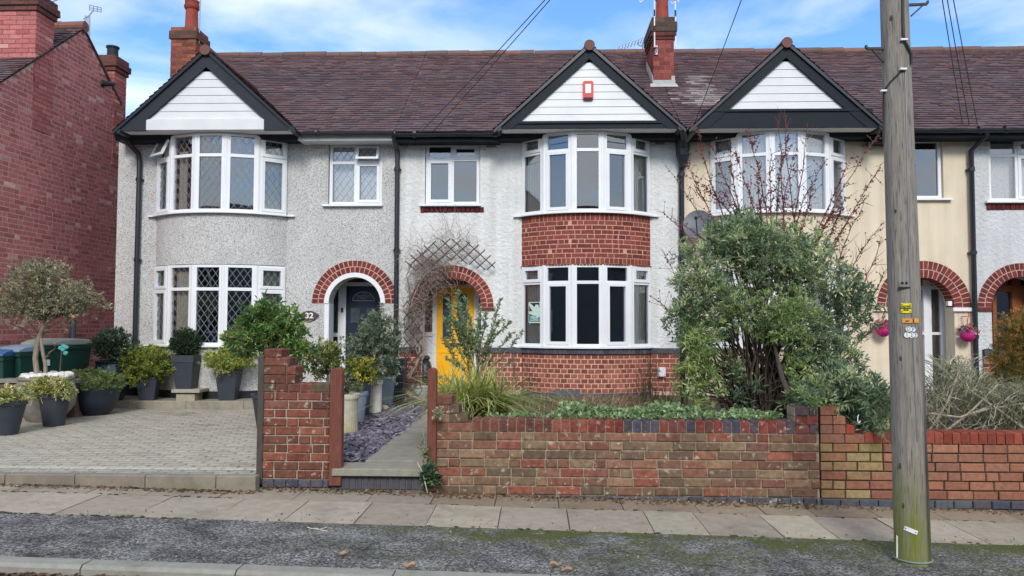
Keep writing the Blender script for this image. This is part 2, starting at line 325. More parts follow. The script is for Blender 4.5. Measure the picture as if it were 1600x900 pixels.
        fs += [(e, 1 + (m - 2) * n + k, 1 + (m - 2) * n + (k + 1) % n) for k in range(n)]
        return s.add(vs, fs, col)
    def build(s, name, mat, parent=None, smooth=False, loc=None, label=None):
        V = np.array(s.v, np.float32).reshape(-1, 3)
        L0 = world_loc(parent) if parent else (Vector(loc) if loc else Vector((0, 0, 0)))
        V = V - np.array(L0, np.float32)
        me = npmesh(name, V, [i for f in s.f for i in f], [len(f) for f in s.f], np.array(s.c, np.float32))
        me.materials.append(mat); o = bpy.data.objects.new(name, me); COL.objects.link(o)
        if parent: o.parent = parent
        else: o.location = L0
        if smooth:
            me.polygons.foreach_set('use_smooth', [True] * len(me.polygons))
            if smooth != 'all':
                try: me.set_sharp_from_angle(angle=radians(40))
                except Exception: pass
        if label: o['label'] = label
        return o
class Leaves:
    def __init__(s): s.P = []; s.D = []; s.Lw = []; s.C = []
    def add(s, P_, D, Ln, Wd, C):
        s.P.append(P_); s.D.append(D); s.Lw.append(np.stack([Ln, Wd], 1)); s.C.append(C)
    def build(s, name, mat, parent=None, loc=None, fold=.25, droop=.15):
        P_ = np.concatenate(s.P); D = np.concatenate(s.D); LW = np.concatenate(s.Lw); C = np.concatenate(s.C); n = len(P_)
        D = D / (np.linalg.norm(D, axis=1, keepdims=True) + 1e-9)
        R = RNG.normal(size=(n, 3)); U = R + np.array([0, 0, 1.3]); Sx = np.cross(D, U); Sx /= (np.linalg.norm(Sx, axis=1, keepdims=True) + 1e-9); Nn = np.cross(Sx, D)
        Ln = LW[:, :1]; Wd = LW[:, 1:]
        mid = P_ + D * Ln * .5 ; V = np.stack([P_, mid + Sx * Wd / 2 + Nn * Wd * fold, P_ + D * Ln - Nn * Ln * droop, mid - Sx * Wd / 2 + Nn * Wd * fold], 1).reshape(-1, 3)
        base = np.arange(n) * 4; F = np.stack([base, base + 1, base + 2, base, base + 2, base + 3], 1).ravel()
        L0 = world_loc(parent) if parent else (Vector(loc) if loc else Vector((0, 0, 0)))
        V = V - np.array(L0)
        me = npmesh(name, V, F, np.full(2 * n, 3), np.repeat(C, 4, axis=0)); me.materials.append(mat)
        o = bpy.data.objects.new(name, me); COL.objects.link(o)
        if parent: o.parent = parent
        else: o.location = L0
        return o
def pal(cols, n, v=.22):
    c = np.array(cols)[RNG.integers(0, len(cols), n)]; return c * (1 + RNG.uniform(-v, v, (n, 1)))
def blobs(c, r, n, surf=.45, lump=.28, flat=0, seed=None):
    d = RNG.normal(size=(n, 3)); d /= np.linalg.norm(d, axis=1, keepdims=True)
    ph = RNG.uniform(0, 6, 6)
    k = 1 + lump * (np.sin(3.1 * d[:, 0] * 1.7 + ph[0]) * np.sin(3.3 * d[:, 2] + ph[1]) + .6 * np.sin(6 * d[:, 0] + ph[2]) * np.sin(5 * d[:, 1] + 6 * d[:, 2] + ph[3]))
    rad = RNG.uniform(0, 1, n) ** surf * k
    p = d * rad[:, None]
    if flat: p[:, 2] = np.maximum(p[:, 2], -flat)
    return np.array(c) + p * np.array(r), d
def crown(Lv, c, r, n, k, ln, wd, cols, surf=.45, lump=.28, up=.35, flat=0, tip=None):
    cp, d = blobs(c, r, n, surf, lump, flat)
    cc = pal(cols, n, .2)
    cp_ = np.repeat(cp, k, 0); dd = np.repeat(d, k, 0); m = len(cp_)
    D = dd * .7 + RNG.normal(size=(m, 3)) * .75 + np.array([0, 0, up])
    off = RNG.normal(size=(m, 3)) * ln * .25
    Lv.add(cp_ + off, D, ln * RNG.uniform(.6, 1.2, m), wd * RNG.uniform(.7, 1.2, m), np.repeat(cc, k, 0) * RNG.uniform(.75, 1.3, (m, 1)))
    return cp
def wig(a, b, n=5, amp=.05, sag=0):
    a, b = Vector(a), Vector(b); L_ = (b - a).length; o = []
    for i in range(n + 1):
        t = i / n; j = amp * L_ * sin(pi * t); o.append(a.lerp(b, t) + Vector((random.uniform(-1, 1) * j, random.uniform(-1, 1) * j, random.uniform(-1, 1) * j * .5 - sag * sin(pi * t))))
    return o
def stems(mb, base, tips, r0, r1=.003, n=5, amp=.06, col=S(96, 82, 66), spread=.05):
    for t in tips:
        b = Vector(base) + Vector((random.uniform(-spread, spread), random.uniform(-spread, spread), 0)); pts = wig(b, Vector(t), 5, amp); mb.tube(pts, [r0 + (r1 - r0) * i / 5 for i in range(6)], n, vary(col, .2))
def text_mesh(txt, size, depth=.002, bold=0):
    cu = bpy.data.curves.new('text', 'FONT'); cu.body = txt; cu.size = size; cu.extrude = depth; cu.align_x = 'CENTER'; cu.align_y = 'CENTER'; cu.offset = bold
    ob = bpy.data.objects.new('text', cu); COL.objects.link(ob)
    dg = bpy.context.evaluated_depsgraph_get(); me = bpy.data.meshes.new_from_object(ob.evaluated_get(dg)); COL.objects.unlink(ob); bpy.data.objects.remove(ob)
    return me
def text_obj(name, txt, size, pos, mat, parent, depth=.002, bold=0, rotz=0, rotx=pi/2, roty=0, sx=1):
    me = text_mesh(txt, size, depth, bold); me.materials.clear(); me.materials.append(mat)
    M_ = Matrix.Translation(Vector(pos) - world_loc(parent)) @ Matrix.Rotation(rotz, 4, 'Z') @ Matrix.Rotation(rotx, 4, 'X') @ Matrix.Rotation(roty, 4, 'Z') @ Matrix.Diagonal((sx, 1, 1, 1))
    me.transform(M_); o = bpy.data.objects.new(name, me); COL.objects.link(o); o.parent = parent; return o

# bricks laid on any surface map mp(u, z, depth_outwards)
def bricks(mb, mp, u0, u1, z0, z1, cf, L_=.225, H=.077, j=.010, bond='str', bev=False, mortar=S(196, 180, 166), proud=.006, du=None, zero=0, jit=0.0, mseg=1, skip=None):
    n = max(1, round((z1 - z0) / H)); H = (z1 - z0) / n
    for i in range(n):
        za, zb = z0 + i * H + j / 2, z0 + (i + 1) * H - j / 2
        seq = {'str': [L_], 'head': [L_], 'flem': [L_, L_ / 2]}[bond]
        u = u0 - (L_ / 2 if i % 2 else 0) * 1.0; q = 0
        if bond == 'flem': u = u0 - (L_ * .25 + L_ / 2 if i % 2 else 0)
        while u < u1 - .01:
            w = seq[q % len(seq)] * (1 + random.uniform(-jit, jit)); q += 1; ua, ub = max(u + j / 2, u0), min(u + w - j / 2, u1); u += w
            if ub - ua < .02: continue
            if skip and skip((ua + ub) / 2, (za + zb) / 2): continue
            d = proud * random.uniform(.55, 1.2); c = cf((ua + ub) / 2, (za + zb) / 2); jz = random.uniform(-1, 1) * j * .15 if bev else 0
            brick1(mb, mp, ua, ub, za + jz, zb + jz, d, c, bev)
    if mortar:
        k = mseg
        for s_ in range(k):
            a, b = u0 + (u1 - u0) * s_ / k, u0 + (u1 - u0) * (s_ + 1) / k
            mb.add([mp(a, z0, 0), mp(b, z0, 0), mp(b, z1, 0), mp(a, z1, 0)], [(0, 1, 2, 3)], mortar)
def brick1(mb, mp, ua, ub, za, zb, d, c, bev=False, back=-.004):
    if bev:
        e = .006; ua2, ub2, za2, zb2 = ua + e, ub - e, za + e, zb - e
        pr = [mp(ua, za, back), mp(ub, za, back), mp(ub, zb, back), mp(ua, zb, back), mp(ua, za, d - e), mp(ub, za, d - e), mp(ub, zb, d - e), mp(ua, zb, d - e), mp(ua2, za2, d), mp(ub2, za2, d), mp(ub2, zb2, d), mp(ua2, zb2, d)]
        mb.add(pr, [(8, 9, 10, 11)] + [(4 + k, 4 + (k + 1) % 4, 8 + (k + 1) % 4, 8 + k) for k in range(4)] + [(k, (k + 1) % 4, 4 + (k + 1) % 4, 4 + k) for k in range(4)], c)
    else:
        mb.add([mp(ua, za, back), mp(ub, za, back), mp(ub, zb, back), mp(ua, zb, back), mp(ua, za, d), mp(ub, za, d), mp(ub, zb, d), mp(ua, zb, d)],
               [(4, 5, 6, 7), (0, 1, 5, 4), (1, 2, 6, 5), (2, 3, 7, 6), (3, 0, 4, 7)], c)
def plane_map(A, B):      # A -> B along the wall, outwards = right-hand side looking from A to B (towards -Y when going +X)
    A, B = Vector((A[0], A[1], 0)), Vector((B[0], B[1], 0)); t = (B - A).normalized(); n = Vector((t.y, -t.x, 0))
    return lambda u, z, d: tuple(A + t * u + n * d + Vector((0, 0, z)))
def wallbox_bricks(mb, x0, x1, y0, y1, z0, z1, cf, top=True, **kw):
    for A, B in (((x0, y0), (x1, y0)), ((x1, y0), (x1, y1)), ((x1, y1), (x0, y1)), ((x0, y1), (x0, y0))):
        w = (Vector(A) - Vector(B)).length; bricks(mb, plane_map(A, B), 0, w, z0, z1, cf, **kw)
    if top: mb.add([(x0, y0, z1), (x1, y0, z1), (x1, y1, z1), (x0, y1, z1)], [(0, 1, 2, 3)], cf(0, z1))
def pick(cols, a=.18):
    return lambda u, z: vary(random.choice(cols), a)
def tiles(mb, O, U, V, ulen, vlen, cf, gauge=.1, tw=.165, keep=None, th=.022):
    O, U, V = Vector(O), Vector(U).normalized(), Vector(V).normalized(); N_ = U.cross(V).normalized()
    if N_.z < 0: N_ = -N_
    rows = int(vlen / gauge) + 1
    for i in range(rows):
        v0 = i * gauge; v1 = min(v0 + gauge * 1.25, vlen + .02); u = -(tw / 2 if i % 2 else 0); wob = random.uniform(-.004, .004)
        while u < ulen:
            a, b = max(u, 0) + .0015, min(u + tw, ulen) - .0015; u += tw
            if b - a < .02: continue
            pc = O + U * (a + b) / 2 + V * v0
            if keep and not keep(pc): continue
            h = th * random.uniform(.8, 1.5) + wob; dv = random.uniform(-.005, .005); k = random.uniform(-.003, .003)
            p = [O + U * a + V * (v0 + dv), O + U * b + V * (v0 + dv), O + U * b + V * v1, O + U * a + V * v1]
            q = [p[0] + N_ * (h + k), p[1] + N_ * (h - k), p[2] + N_ * .004, p[3] + N_ * .004]
            mb.add([*p[:2], *q], [(2, 3, 4, 5), (0, 1, 3, 2)], cf(pc))
def arc_sheet(mb, pts, z0, z1, col=(.5, .5, .5), th=.03):
    for a, b in zip(pts[:-1], pts[1:]):
        a, b = Vector(a), Vector(b)
        mb.add([(*a, z0), (*b, z0), (*b, z1), (*a, z1)], [(0, 1, 2, 3)], col)
# ------------------------------------------------------------------ setting: ground, road, pavement
YH, YB = 12.6, 12.12                       # facade plane, front of the bays
SL = -.0205
def pz(x): return SL * max(-12, min(12, x)) + .003
mb = MB(); xs = [-400, -12, 12, 400]; ys = [-300, -9, 14, 600]
for i in range(3):
    for j in range(3):
        q = [(xs[i], ys[j]), (xs[i + 1], ys[j]), (xs[i + 1], ys[j + 1]), (xs[i], ys[j + 1])]; mb.add([(x, y, pz(x) - .16) for x, y in q], [(0, 1, 2, 3)])
tag(mb.build('ground', m_ground), kind='structure')
mb = MB(); mb.add([(-12, -4.5, pz(-12) - .06), (12, -4.5, pz(12) - .06), (12, 4.6, pz(12) - .06), (-12, 4.6, pz(-12) - .06)], [(0, 1, 2, 3)]); tag(mb.build('road', m_road), kind='structure')
mb = MB(); mb.add([(-12, -7.5, pz(-12) - .0), (12, -7.5, pz(12) - .0), (12, -4.5, pz(12) - .0), (-12, -4.5, pz(-12) - .0)], [(0, 1, 2, 3)]); tag(mb.build('far_pavement', m_road), kind='structure')
mb = MB(); x = -12.0; cK = S(152, 150, 140)
while x < 12:                                # kerb stones
    w = .93; c = vary(cK, .08); a, b = x + .004, x + w - .004; za, zb = pz(a), pz(b); y0, y1 = 4.545, 4.675; e = .018
    mb.hexa([(a, y0, za - .2), (b, y0, zb - .2), (b, y1, zb - .2), (a, y1, za - .2), (a, y0, za - e), (b, y0, zb - e), (b, y1, zb), (a, y1, za)], c)
    mb.add([(a, y0, za - e), (b, y0, zb - e), (b, y0 + e * 1.3, zb + .002), (a, y0 + e * 1.3, za + .002), (b, y1, zb + .002), (a, y1, za + .002)], [(0, 1, 2, 3), (3, 2, 4, 5)], c); x += w
tag(mb.build('kerb', m_conc), kind='structure')
mb = MB()
for i in range(48):
    a, b = -12 + i * .5, -11.5 + i * .5
    mb.add([(a, 4.675, pz(a) - .004), (b, 4.675, pz(b) - .004), (b, 5.70, pz(b) - .004), (a, 5.70, pz(a) - .004)], [(0, 1, 2, 3)])
tag(mb.build('tarmac_strip', m_tarmac), kind='structure')
mb = MB(); cols = [S(168, 158, 140), S(162, 152, 136), S(174, 164, 146), S(160, 148, 132)]
for r, (y0, y1) in enumerate(((5.69, 6.36), (6.36, 6.86))):
    x = -12.2 + r * .2
    while x < 12:
        w = random.choice([.40, .53, .53, .62]) if x > -2.6 else random.choice([.5, .6, .62]); c = vary(random.choice(cols), .04) if r == 0 else vary(tuple(q * .9 for q in random.choice(cols)), .05)
        if r == 1 and x > -1.2: c = (c[0] * .86, c[1] * .78, c[2] * .72)
        a, b = x + .004, x + w - .004; t = [random.uniform(-.004, .004) for _ in range(4)]; za, zb = pz(a), pz(b)
        yy = [y0 + .005, y1 - .004]
        mb.hexa([(a, yy[0], za - .05), (b, yy[0], zb - .05), (b, yy[1], zb - .05), (a, yy[1], za - .05), (a, yy[0], za + t[0]), (b, yy[0], zb + t[1]), (b, yy[1], zb + t[2]), (a, yy[1], za + t[3])], c); x += w
tag(mb.build('pavement', m_conc), kind='structure')
mb = MB(); mb.add([(-12, 5.66, pz(-12) - .018), (12, 5.66, pz(12) - .018), (12, 6.9, pz(12) - .018), (-12, 6.9, pz(-12) - .018)], [(0, 1, 2, 3)]); tag(mb.build('pavement_bedding', m_soil), kind='structure')
# driveway of block paving
DZ = .18; mb = MB(); cols = [S(168, 162, 147), S(162, 156, 142), S(172, 166, 151)]
y = 6.72; r = 0
while y < 11.72:
    x = -10.2 + (.105 if r % 2 else 0)
    while x < -2.47:
        b = min(x + .21, -2.465); c = vary(random.choice(cols), .05)
        if r == 2: c = tuple(q * 1.3 for q in c)
        if r in (0, 1): c = (c[0] * .85, c[1] * .9, c[2] * .98)
        if b - x > .03: mb.bbox(x + .006, b - .006, y + .007, y + .098, DZ - .04, DZ + random.uniform(-.002, .002), .007, c)
        x += .21
    y += .105; r += 1
tag(mb.build('driveway', m_block), kind='structure')
mb = MB(); mb.box(-10.3, -2.47, 6.72, 11.8, -.1, DZ - .012); tag(mb.build('driveway_bedding', m_soil), kind='structure')
mb = MB(); x = -10.2
while x < -2.5:
    b = min(x + .62, -2.41) if x + .62 < -2.6 else -2.41; mb.bbox(x + .004, b - .004, 6.615, 6.715, -.1, DZ + .004, .008, vary(S(144, 135, 120), .08)); x += .62
tag(mb.build('driveway_edging', m_conc), kind='structure')
# concrete apron in front of no. 32, garden soil, path
mb = MB(); x = -9.0
while x < -2.32:
    b = min(x + .9, -2.32); mb.bbox(x + .003, b - .003, 11.76, 13.6, .05, .30, .01, vary(S(158, 150, 134), .08)); x += .9
tag(mb.build('apron', m_conc), kind='structure')
mb = MB(); mb.box(-2.46, 2.34, 7.0, 13.3, -.1, .215); mb.box(-.93, 12, 7.0, 12.7, -.1, .36); tag(mb.build('garden_soil', m_soil), kind='structure')
mb = MB(); y = 7.05
for b in (8.1, 9.2, 10.3, 11.4, 12.5, 13.3):
    mb.bbox(-1.56, -.94, y + .003, b - .003, .1, .252, .006, vary(S(150, 146, 134), .06)); y = b
tag(mb.build('path', m_conc), kind='structure')
step = MB(); step.bbox(-1.78, -.99, 6.72, 7.045, .175, .235, .008, S(150, 146, 132)); step.box(-1.80, -.97, 6.79, 7.0, -.1, .172, S(120, 112, 100))
n = 15
for i in range(n):
    w = .83 / n; a = -1.80 + i * w; brick1(step, plane_map((0, 6.79), (1, 6.79)), a + .004, a + w - .004, .045, .165, .012, vary(S(86, 88, 96), .14), True)
o = step.build('doorstep', m_conc, loc=(-1.39, 6.9, 0)); tag(o, 'low concrete step on blue bricks at the open gateway between two red posts', 'step')

# ------------------------------------------------------------------ brick colours
C_RED = [D(c) for c in [S(150, 62, 52), S(140, 56, 50), S(158, 70, 58), S(128, 52, 48), S(146, 66, 58)]]
C_NEI = [tuple(q * 1.55 for q in (lambda l: [l + (x - l) * .84 for x in c])(sum(c) / 3)) for c in [S(164, 88, 84), S(156, 80, 77), S(170, 94, 88), S(150, 78, 75), S(160, 86, 82), S(166, 92, 86)] * 6 + [S(190, 140, 130), S(178, 124, 114)]]
C_PLI = [D(c) for c in [S(166, 82, 66), S(152, 72, 60), S(176, 92, 74), S(140, 66, 58), S(160, 78, 64)]]
C_OLD = [D(c, .72) for c in [S(146, 96, 76), S(134, 98, 78), S(122, 94, 76), S(150, 94, 74), S(138, 112, 86), S(136, 82, 68), S(156, 116, 90), S(116, 92, 78), S(128, 88, 72), S(158, 82, 66)]]
C_PIER = [D(c, .78) for c in [S(142, 74, 60), S(134, 66, 54), S(150, 80, 64), S(124, 66, 54), S(118, 70, 58)]]
C_NEW = [D(c, .72) for c in [S(160, 96, 74), S(168, 104, 80), S(152, 90, 70), S(172, 112, 86), S(156, 100, 80)]]
C_YEL = [S(152, 132, 90), S(158, 138, 98), S(148, 120, 86), S(154, 110, 82)]
C_BLU = [S(84, 88, 98), S(74, 78, 90), S(96, 98, 106), S(90, 86, 92)]
C_TILE = [S(100, 80, 84), S(96, 78, 84), S(106, 82, 84), S(94, 78, 86), S(102, 84, 90), S(110, 84, 86), S(98, 82, 90), S(104, 78, 80)]
def ctile(p=None):
    c = vary(D(random.choice(C_TILE), .85), .08); c = (c[0], c[1], c[2] * 1.14)
    if p is not None:      # pale mortar wash run down from the chimney flashing, older red patches by the ridge
        a = math.exp(-((p.x - 3.0 - (5.9 - p.z) * .35) / .28) ** 2) * (1 if 5.15 < p.z < 6.15 else 0) + .8 * math.exp(-((p.x - 2.75) / .5) ** 2) * (1 if 5.3 < p.z < 5.62 else 0)
        if random.random() < a * .95: k = random.uniform(.1, .5); c = tuple(x * (1 - k) + y * k for x, y in zip(c, S(206, 200, 194)))
        if p.z > 6.3 and random.random() < .4: c = (c[0] * 1.2, c[1] * 1.0, c[2] * .95)
    return c
C_TILED = [S(84, 68, 68), S(96, 74, 70), S(74, 64, 70), S(108, 80, 74)]

def facade(mb, xa, xb, z0, z1, ops, Y=YH, t=.28, N=26):
    bp = {xa, xb}
    for o in ops:
        if o[0] == 'r': bp |= {o[1], o[2]}
        else:
            for k in range(N + 1): bp.add(round(o[1] - o[2] * cos(pi * k / N), 5))
    bp = sorted(b for b in bp if xa <= b <= xb)
    for a, b in zip(bp[:-1], bp[1:]):
        if b - a < 1e-4: continue
        m = (a + b) / 2; iv = []
        for o in ops:
            if o[0] == 'r' and o[1] < m < o[2]: iv.append((o[3], o[3], o[4], o[4]))
            elif o[0] == 'a' and abs(m - o[1]) < o[2]:
                h = lambda x: o[3] + sqrt(max(0, o[2] ** 2 - (x - o[1]) ** 2)); iv.append((o[4], o[4], h(a), h(b)))
        iv.sort(); ca, cb = z0, z0
        for (ba, bb, ta, tb) in iv + [(z1, z1, z1, z1)]:
            if ba - ca > .001 or bb - cb > .001:
                mb.hexa([(a, Y, ca), (b, Y, cb), (b, Y + t, cb), (a, Y + t, ca), (a, Y, ba), (b, Y, bb), (b, Y + t, bb), (a, Y + t, ba)])
            ca, cb = ta, tb
class Bay:
    def __init__(s, cx, a=1.06, sag=.48):
        s.cx, s.a, s.sag = cx, a, sag; s.R = (a * a + sag * sag) / (2 * sag); s.pm = asin(a / s.R); s.yc = YH - sag + s.R; s.len = 2 * s.pm * s.R
    def pt(s, phi, d=0): return (s.cx + (s.R + d) * sin(phi), s.yc - (s.R + d) * cos(phi))
    def mp(s, u, z, d): p = s.pt(-s.pm + u / s.R, d); return (p[0], p[1], z)
    def arc(s, n, d=0): return [s.pt(-s.pm + 2 * s.pm * i / n, d) for i in range(n + 1)]
def lbox(mb, m, u0, u1, z0, z1, d0, d1, col=(.8, .8, .8)):
    mb.hexa([m(u0, z0, d1), m(u1, z0, d1), m(u1, z0, d0), m(u0, z0, d0), m(u0, z1, d1), m(u1, z1, d1), m(u1, z1, d0), m(u0, z1, d0)], col)
def ring(mb, m, u0, u1, z0, z1, w, d0, d1):
    lbox(mb, m, u0, u1, z0, z0 + w, d0, d1); lbox(mb, m, u0, u1, z1 - w, z1, d0, d1)
    lbox(mb, m, u0, u0 + w, z0 + w, z1 - w, d0, d1); lbox(mb, m, u1 - w, u1, z0 + w, z1 - w, d0, d1)
def pane(mb, m, u0, u1, z0, z1, d=0): mb.add([m(u0, z0, d), m(u1, z0, d), m(u1, z1, d), m(u0, z1, d)], [(0, 1, 2, 3)])
def lattice(mb, m, u0, u1, z0, z1, du=.115, dz=.16, w=.0055, d=.006):
    W_, H_ = u1 - u0, z1 - z0; k = dz / du
    for sgn in (1, -1):
        c = -W_ * k if sgn > 0 else 0
        end = H_ if sgn > 0 else H_ + W_ * k
        while c < end:
            # line z = c + sgn*k*u
            us = [0, W_] + [(zz - c) / (sgn * k) for zz in (0, H_)]; pts = sorted((u, c + sgn * k * u) for u in us if -1e-6 <= u <= W_ + 1e-6 and -1e-6 <= c + sgn * k * u <= H_ + 1e-6)
            if len(pts) >= 2 and pts[-1][0] - pts[0][0] > .01:
                a, b = pts[0], pts[-1]; A = Vector(m(u0 + a[0], z0 + a[1], d)); B = Vector(m(u0 + b[0], z0 + b[1], d)); nrm = Vector(m(0, 0, 1)) - Vector(m(0, 0, 0)); mb.bar(A, B, w, .004, nrm)
            c += dz
def leaded(mb, m, u0, u1, z0, z1):
    lattice(mb, m, u0, u1, z0, z1)
def curtain(mb, m, u0, u1, z0, z1, d=-.07, amp=.014, wl=.055, taper=0):
    n = 28; vs = []
    for i in range(n + 1):
        u = u0 + (u1 - u0) * i / n; dd = d + amp * sin(2 * pi * u / wl + .8 * sin(u * 9)); vs += [m(u, z0, dd), m(u0 + (u - u0) * (1 - taper), z1, dd)]
    mb.add(vs, [(2 * i, 2 * i + 2, 2 * i + 3, 2 * i + 1) for i in range(n)], (.8, .8, .8))
def unit(fr, gl, ld, m, w, z0, z1, ztr, lat=False, topsash=False, lowsash=False, fw=.042, opentop=None):
    ring(fr, m, 0, w, z0, z1, fw, -.035, .03); lbox(fr, m, fw, w - fw, ztr - .025, ztr + .025, -.033, .028)
    for (a, b, sash, opn) in ((z0 + fw, ztr - .025, lowsash, None), (ztr + .025, z1 - fw, topsash, opentop)):
        if opn:      # top-hung sash pushed out at the bottom
            h = b - a + .03; ang = radians(24)
            def mm(u, z, d, z1_=b + .015, m=m): s_ = z1_ - z; return m(u, z1_ - s_ * cos(ang) - d * sin(ang) * -1 * 0, d + s_ * sin(ang) + .03)
            ring(opn[0], mm, fw - .012, w - fw + .012, a - .012, b + .012, .04, -.018, .018); pane(opn[1], mm, fw + .028, w - fw - .028, a + .028, b - .028, 0)
            if lat: leaded(opn[2], mm, fw + .028, w - fw - .028, a + .028, b - .028)
            continue
        if sash:
            ring(fr, m, fw - .012, w - fw + .012, a - .012, b + .012, .048, -.02, .045); u0, u1, za, zb = fw + .034, w - fw - .034, a + .034, b - .034
        else: u0, u1, za, zb = fw, w - fw, a, b
        pane(gl, m, u0, u1, za, zb, 0)
        if lat: leaded(ld, m, u0, u1, za, zb)
def bay_window(house, bay, z0, z1, ztr, lat=False, style=((1, 0), (0, 1), (0, 0), (0, 1), (1, 0)), curt=(), cmat=None, open0=False, label=None, sillz=None, partial=()):
    fr, gl, ld, si, CU = MB(), MB(), MB(), MB(), []; pts = bay.arc(5); op = (MB(), MB(), MB())
    for i in range(5):
        A, B = Vector(pts[i]), Vector(pts[i + 1]); w = (B - A).length; t = (B - A) / w; g = .022; A2, B2 = A + t * g, B - t * g; m = plane_map(A2, B2)
        unit(fr, gl, ld, m, w - 2 * g, z0, z1, ztr, lat, style[i][0], style[i][1], opentop=op if (open0 and i == 0) else None)
        if i in curt: cu = MB(); CU.append(cu); curtain(cu, m, .03, w - .06, z0 + .02, z1 - .03)
        for (k, a, b, zt) in partial:
            if k == i: cu = MB(); CU.append(cu); curtain(cu, m, a * w, b * w, z0 + .02, z0 + zt * (z1 - z0), d=-.09)
    for p in pts[1:-1]:
        fr.lathe(p[0], p[1], [(.036, z0), (.036, z1)], 10)
    f = fr.build('window', m_upvc, house, label=label)
    gl.build('pane', m_glass, f)
    if ld.v: ld.build('leading', m_lead, f)
    for cu in CU: cu.build('curtain', cmat or m_curtain, f)
    if open0:
        s_ = op[0].build('open_sash', m_upvc, f); 
        g2 = MB(); g2.v, g2.f, g2.c = op[1].v + [], op[1].f, op[1].c; g2.build('pane', m_glass, f)
        if op[2].v: op[2].build('leading', m_lead, f)
    ap = bay.arc(20, .075); ai = bay.arc(20, -.04); zs = z0 - .028
    for k in range(20):
        a, b, c, d = ap[k], ap[k + 1], ai[k + 1], ai[k]; si.hexa([(*a, zs), (*b, zs), (*c, zs), (*d, zs), (*a, z0 - .006), (*b, z0 - .006), (*c, z0 + .004), (*d, z0 + .004)])
    e0, e1 = ap[0], ap[-1]; si.box(bay.cx - bay.a - .14, bay.cx - bay.a + .03, YH - .06, YH + .0, zs, z0 - .004); si.box(bay.cx + bay.a - .03, bay.cx + bay.a + .14, YH - .06, YH + .0, zs, z0 - .004)
    si.build('sill', m_upvc, f); return f
def flat_window(house, x0, x1, z0, z1, xm, ztr, Y=YH + .08, lat=False, sashes=(0, 0, 0, 0), frost=False, open_tr=False, sill='upvc', label=None, netc=None, sx=(.09, .03)):
    fr, gl, ld = MB(), MB(), MB(); m = plane_map((0, Y), (1, Y)); fw = .05; op = (MB(), MB(), MB())
    ring(fr, m, x0, x1, z0, z1, fw, -.03, .03)
    if xm: lbox(fr, m, xm - .028, xm + .028, z0 + fw, z1 - fw, -.032, .03)
    cells = []
    if ztr:
        xs_ = [(x0 + fw, (xm - .028) if xm else x1 - fw)] + ([(xm + .028, x1 - fw)] if xm else [])
        for i, (a, b) in enumerate(xs_):
            lbox(fr, m, a, b, ztr - .024, ztr + .024, -.034, .028); cells += [(a, b, z0 + fw, ztr - .024, sashes[i]), (a, b, ztr + .024, z1 - fw, sashes[2 + i])]
    else: cells = [(x0 + fw, x1 - fw, z0 + fw, z1 - fw, sashes[0])]
    for i, (a, b, c, d, s_) in enumerate(cells):
        if open_tr and i == 3:
            ang = radians(26)
            def mm(u, z, dd, z1_=d + .015): q = z1_ - z; return m(u, z1_ - q * cos(ang), dd + q * sin(ang) + .04)
            ring(op[0], mm, a - .012, b + .012, c - .012, d + .012, .042, -.018, .018); pane(op[1], mm, a + .03, b - .03, c + .03, d - .03); leaded(op[2], mm, a + .03, b - .03, c + .03, d - .03); continue
        if s_: ring(fr, m, a - .012, b + .012, c - .012, d + .012, .048, -.02, .045); a, b, c, d = a + .034, b - .034, c + .034, d - .034
        pane(gl, m, a, b, c, d)
        if lat: leaded(ld, m, a, b, c, d)
    f = fr.build('window', m_upvc, house, label=label); gl.build('pane', m_glass, f)
    if ld.v: ld.build('leading', m_lead, f)
    if open_tr: op[0].build('open_sash', m_upvc, f); op[1].build('pane', m_glass, f); op[2].build('leading', m_leadd, f)
    si = MB(); si.box(x0 - sx[0], x1 + sx[1], YH - .07, Y + .02, z0 - .035, z0 - .003); si.build('sill', m_upvc, f)
    if netc:
        cu = MB(); curtain(cu, m, x0 + .04, x1 - .04, z0 + .03, z1 - .03, d=-.12, amp=.006); cu.build('blind', netc, f)
    return f
def arch_bricks(house, xc, r0, r1, zs, cols, n1=26, n0=20, a0=0, a1=pi, Y=YH, name='arch', joint=S(206, 172, 158)):
    mb = MB(); rm = (r0 + r1) / 2 - .008; fn = lambda r, a, y: (xc - r * cos(a), y, zs + r * sin(a))
    for (ra, rb, n) in ((r0, rm, n0), (rm + .014, r1, n1)):
        for i in range(n):
            aa = a0 + (a1 - a0) * i / n; ab = a0 + (a1 - a0) * (i + 1) / n; g = .0075 / rb; yf = Y - .018 * random.uniform(.8, 1.2)
            aa += g; ab -= g; yf += .006; mb.hexa([fn(ra, aa, yf), fn(ra, ab, yf), fn(rb, ab, yf), fn(rb, aa, yf), fn(ra, aa, Y + .24), fn(ra, ab, Y + .24), fn(rb, ab, Y + .01), fn(rb, aa, Y + .01)], vary(random.choice(cols), .14))
    n = 40
    for i in range(n):
        aa, ab = a0 + (a1 - a0) * i / n, a0 + (a1 - a0) * (i + 1) / n; mb.add([fn(r0 + .004, aa, Y - .008), fn(r0 + .004, ab, Y - .008), fn(r1, ab, Y - .008), fn(r1, aa, Y - .008)], [(0, 1, 2, 3)], joint)
        mb.add([fn(r0 + .004, aa, Y - .008), fn(r0 + .004, ab, Y - .008), fn(r0 + .004, ab, Y + .235), fn(r0 + .004, aa, Y + .235)], [(0, 1, 2, 3)], joint)
    return mb.build(name, m_brick, house)
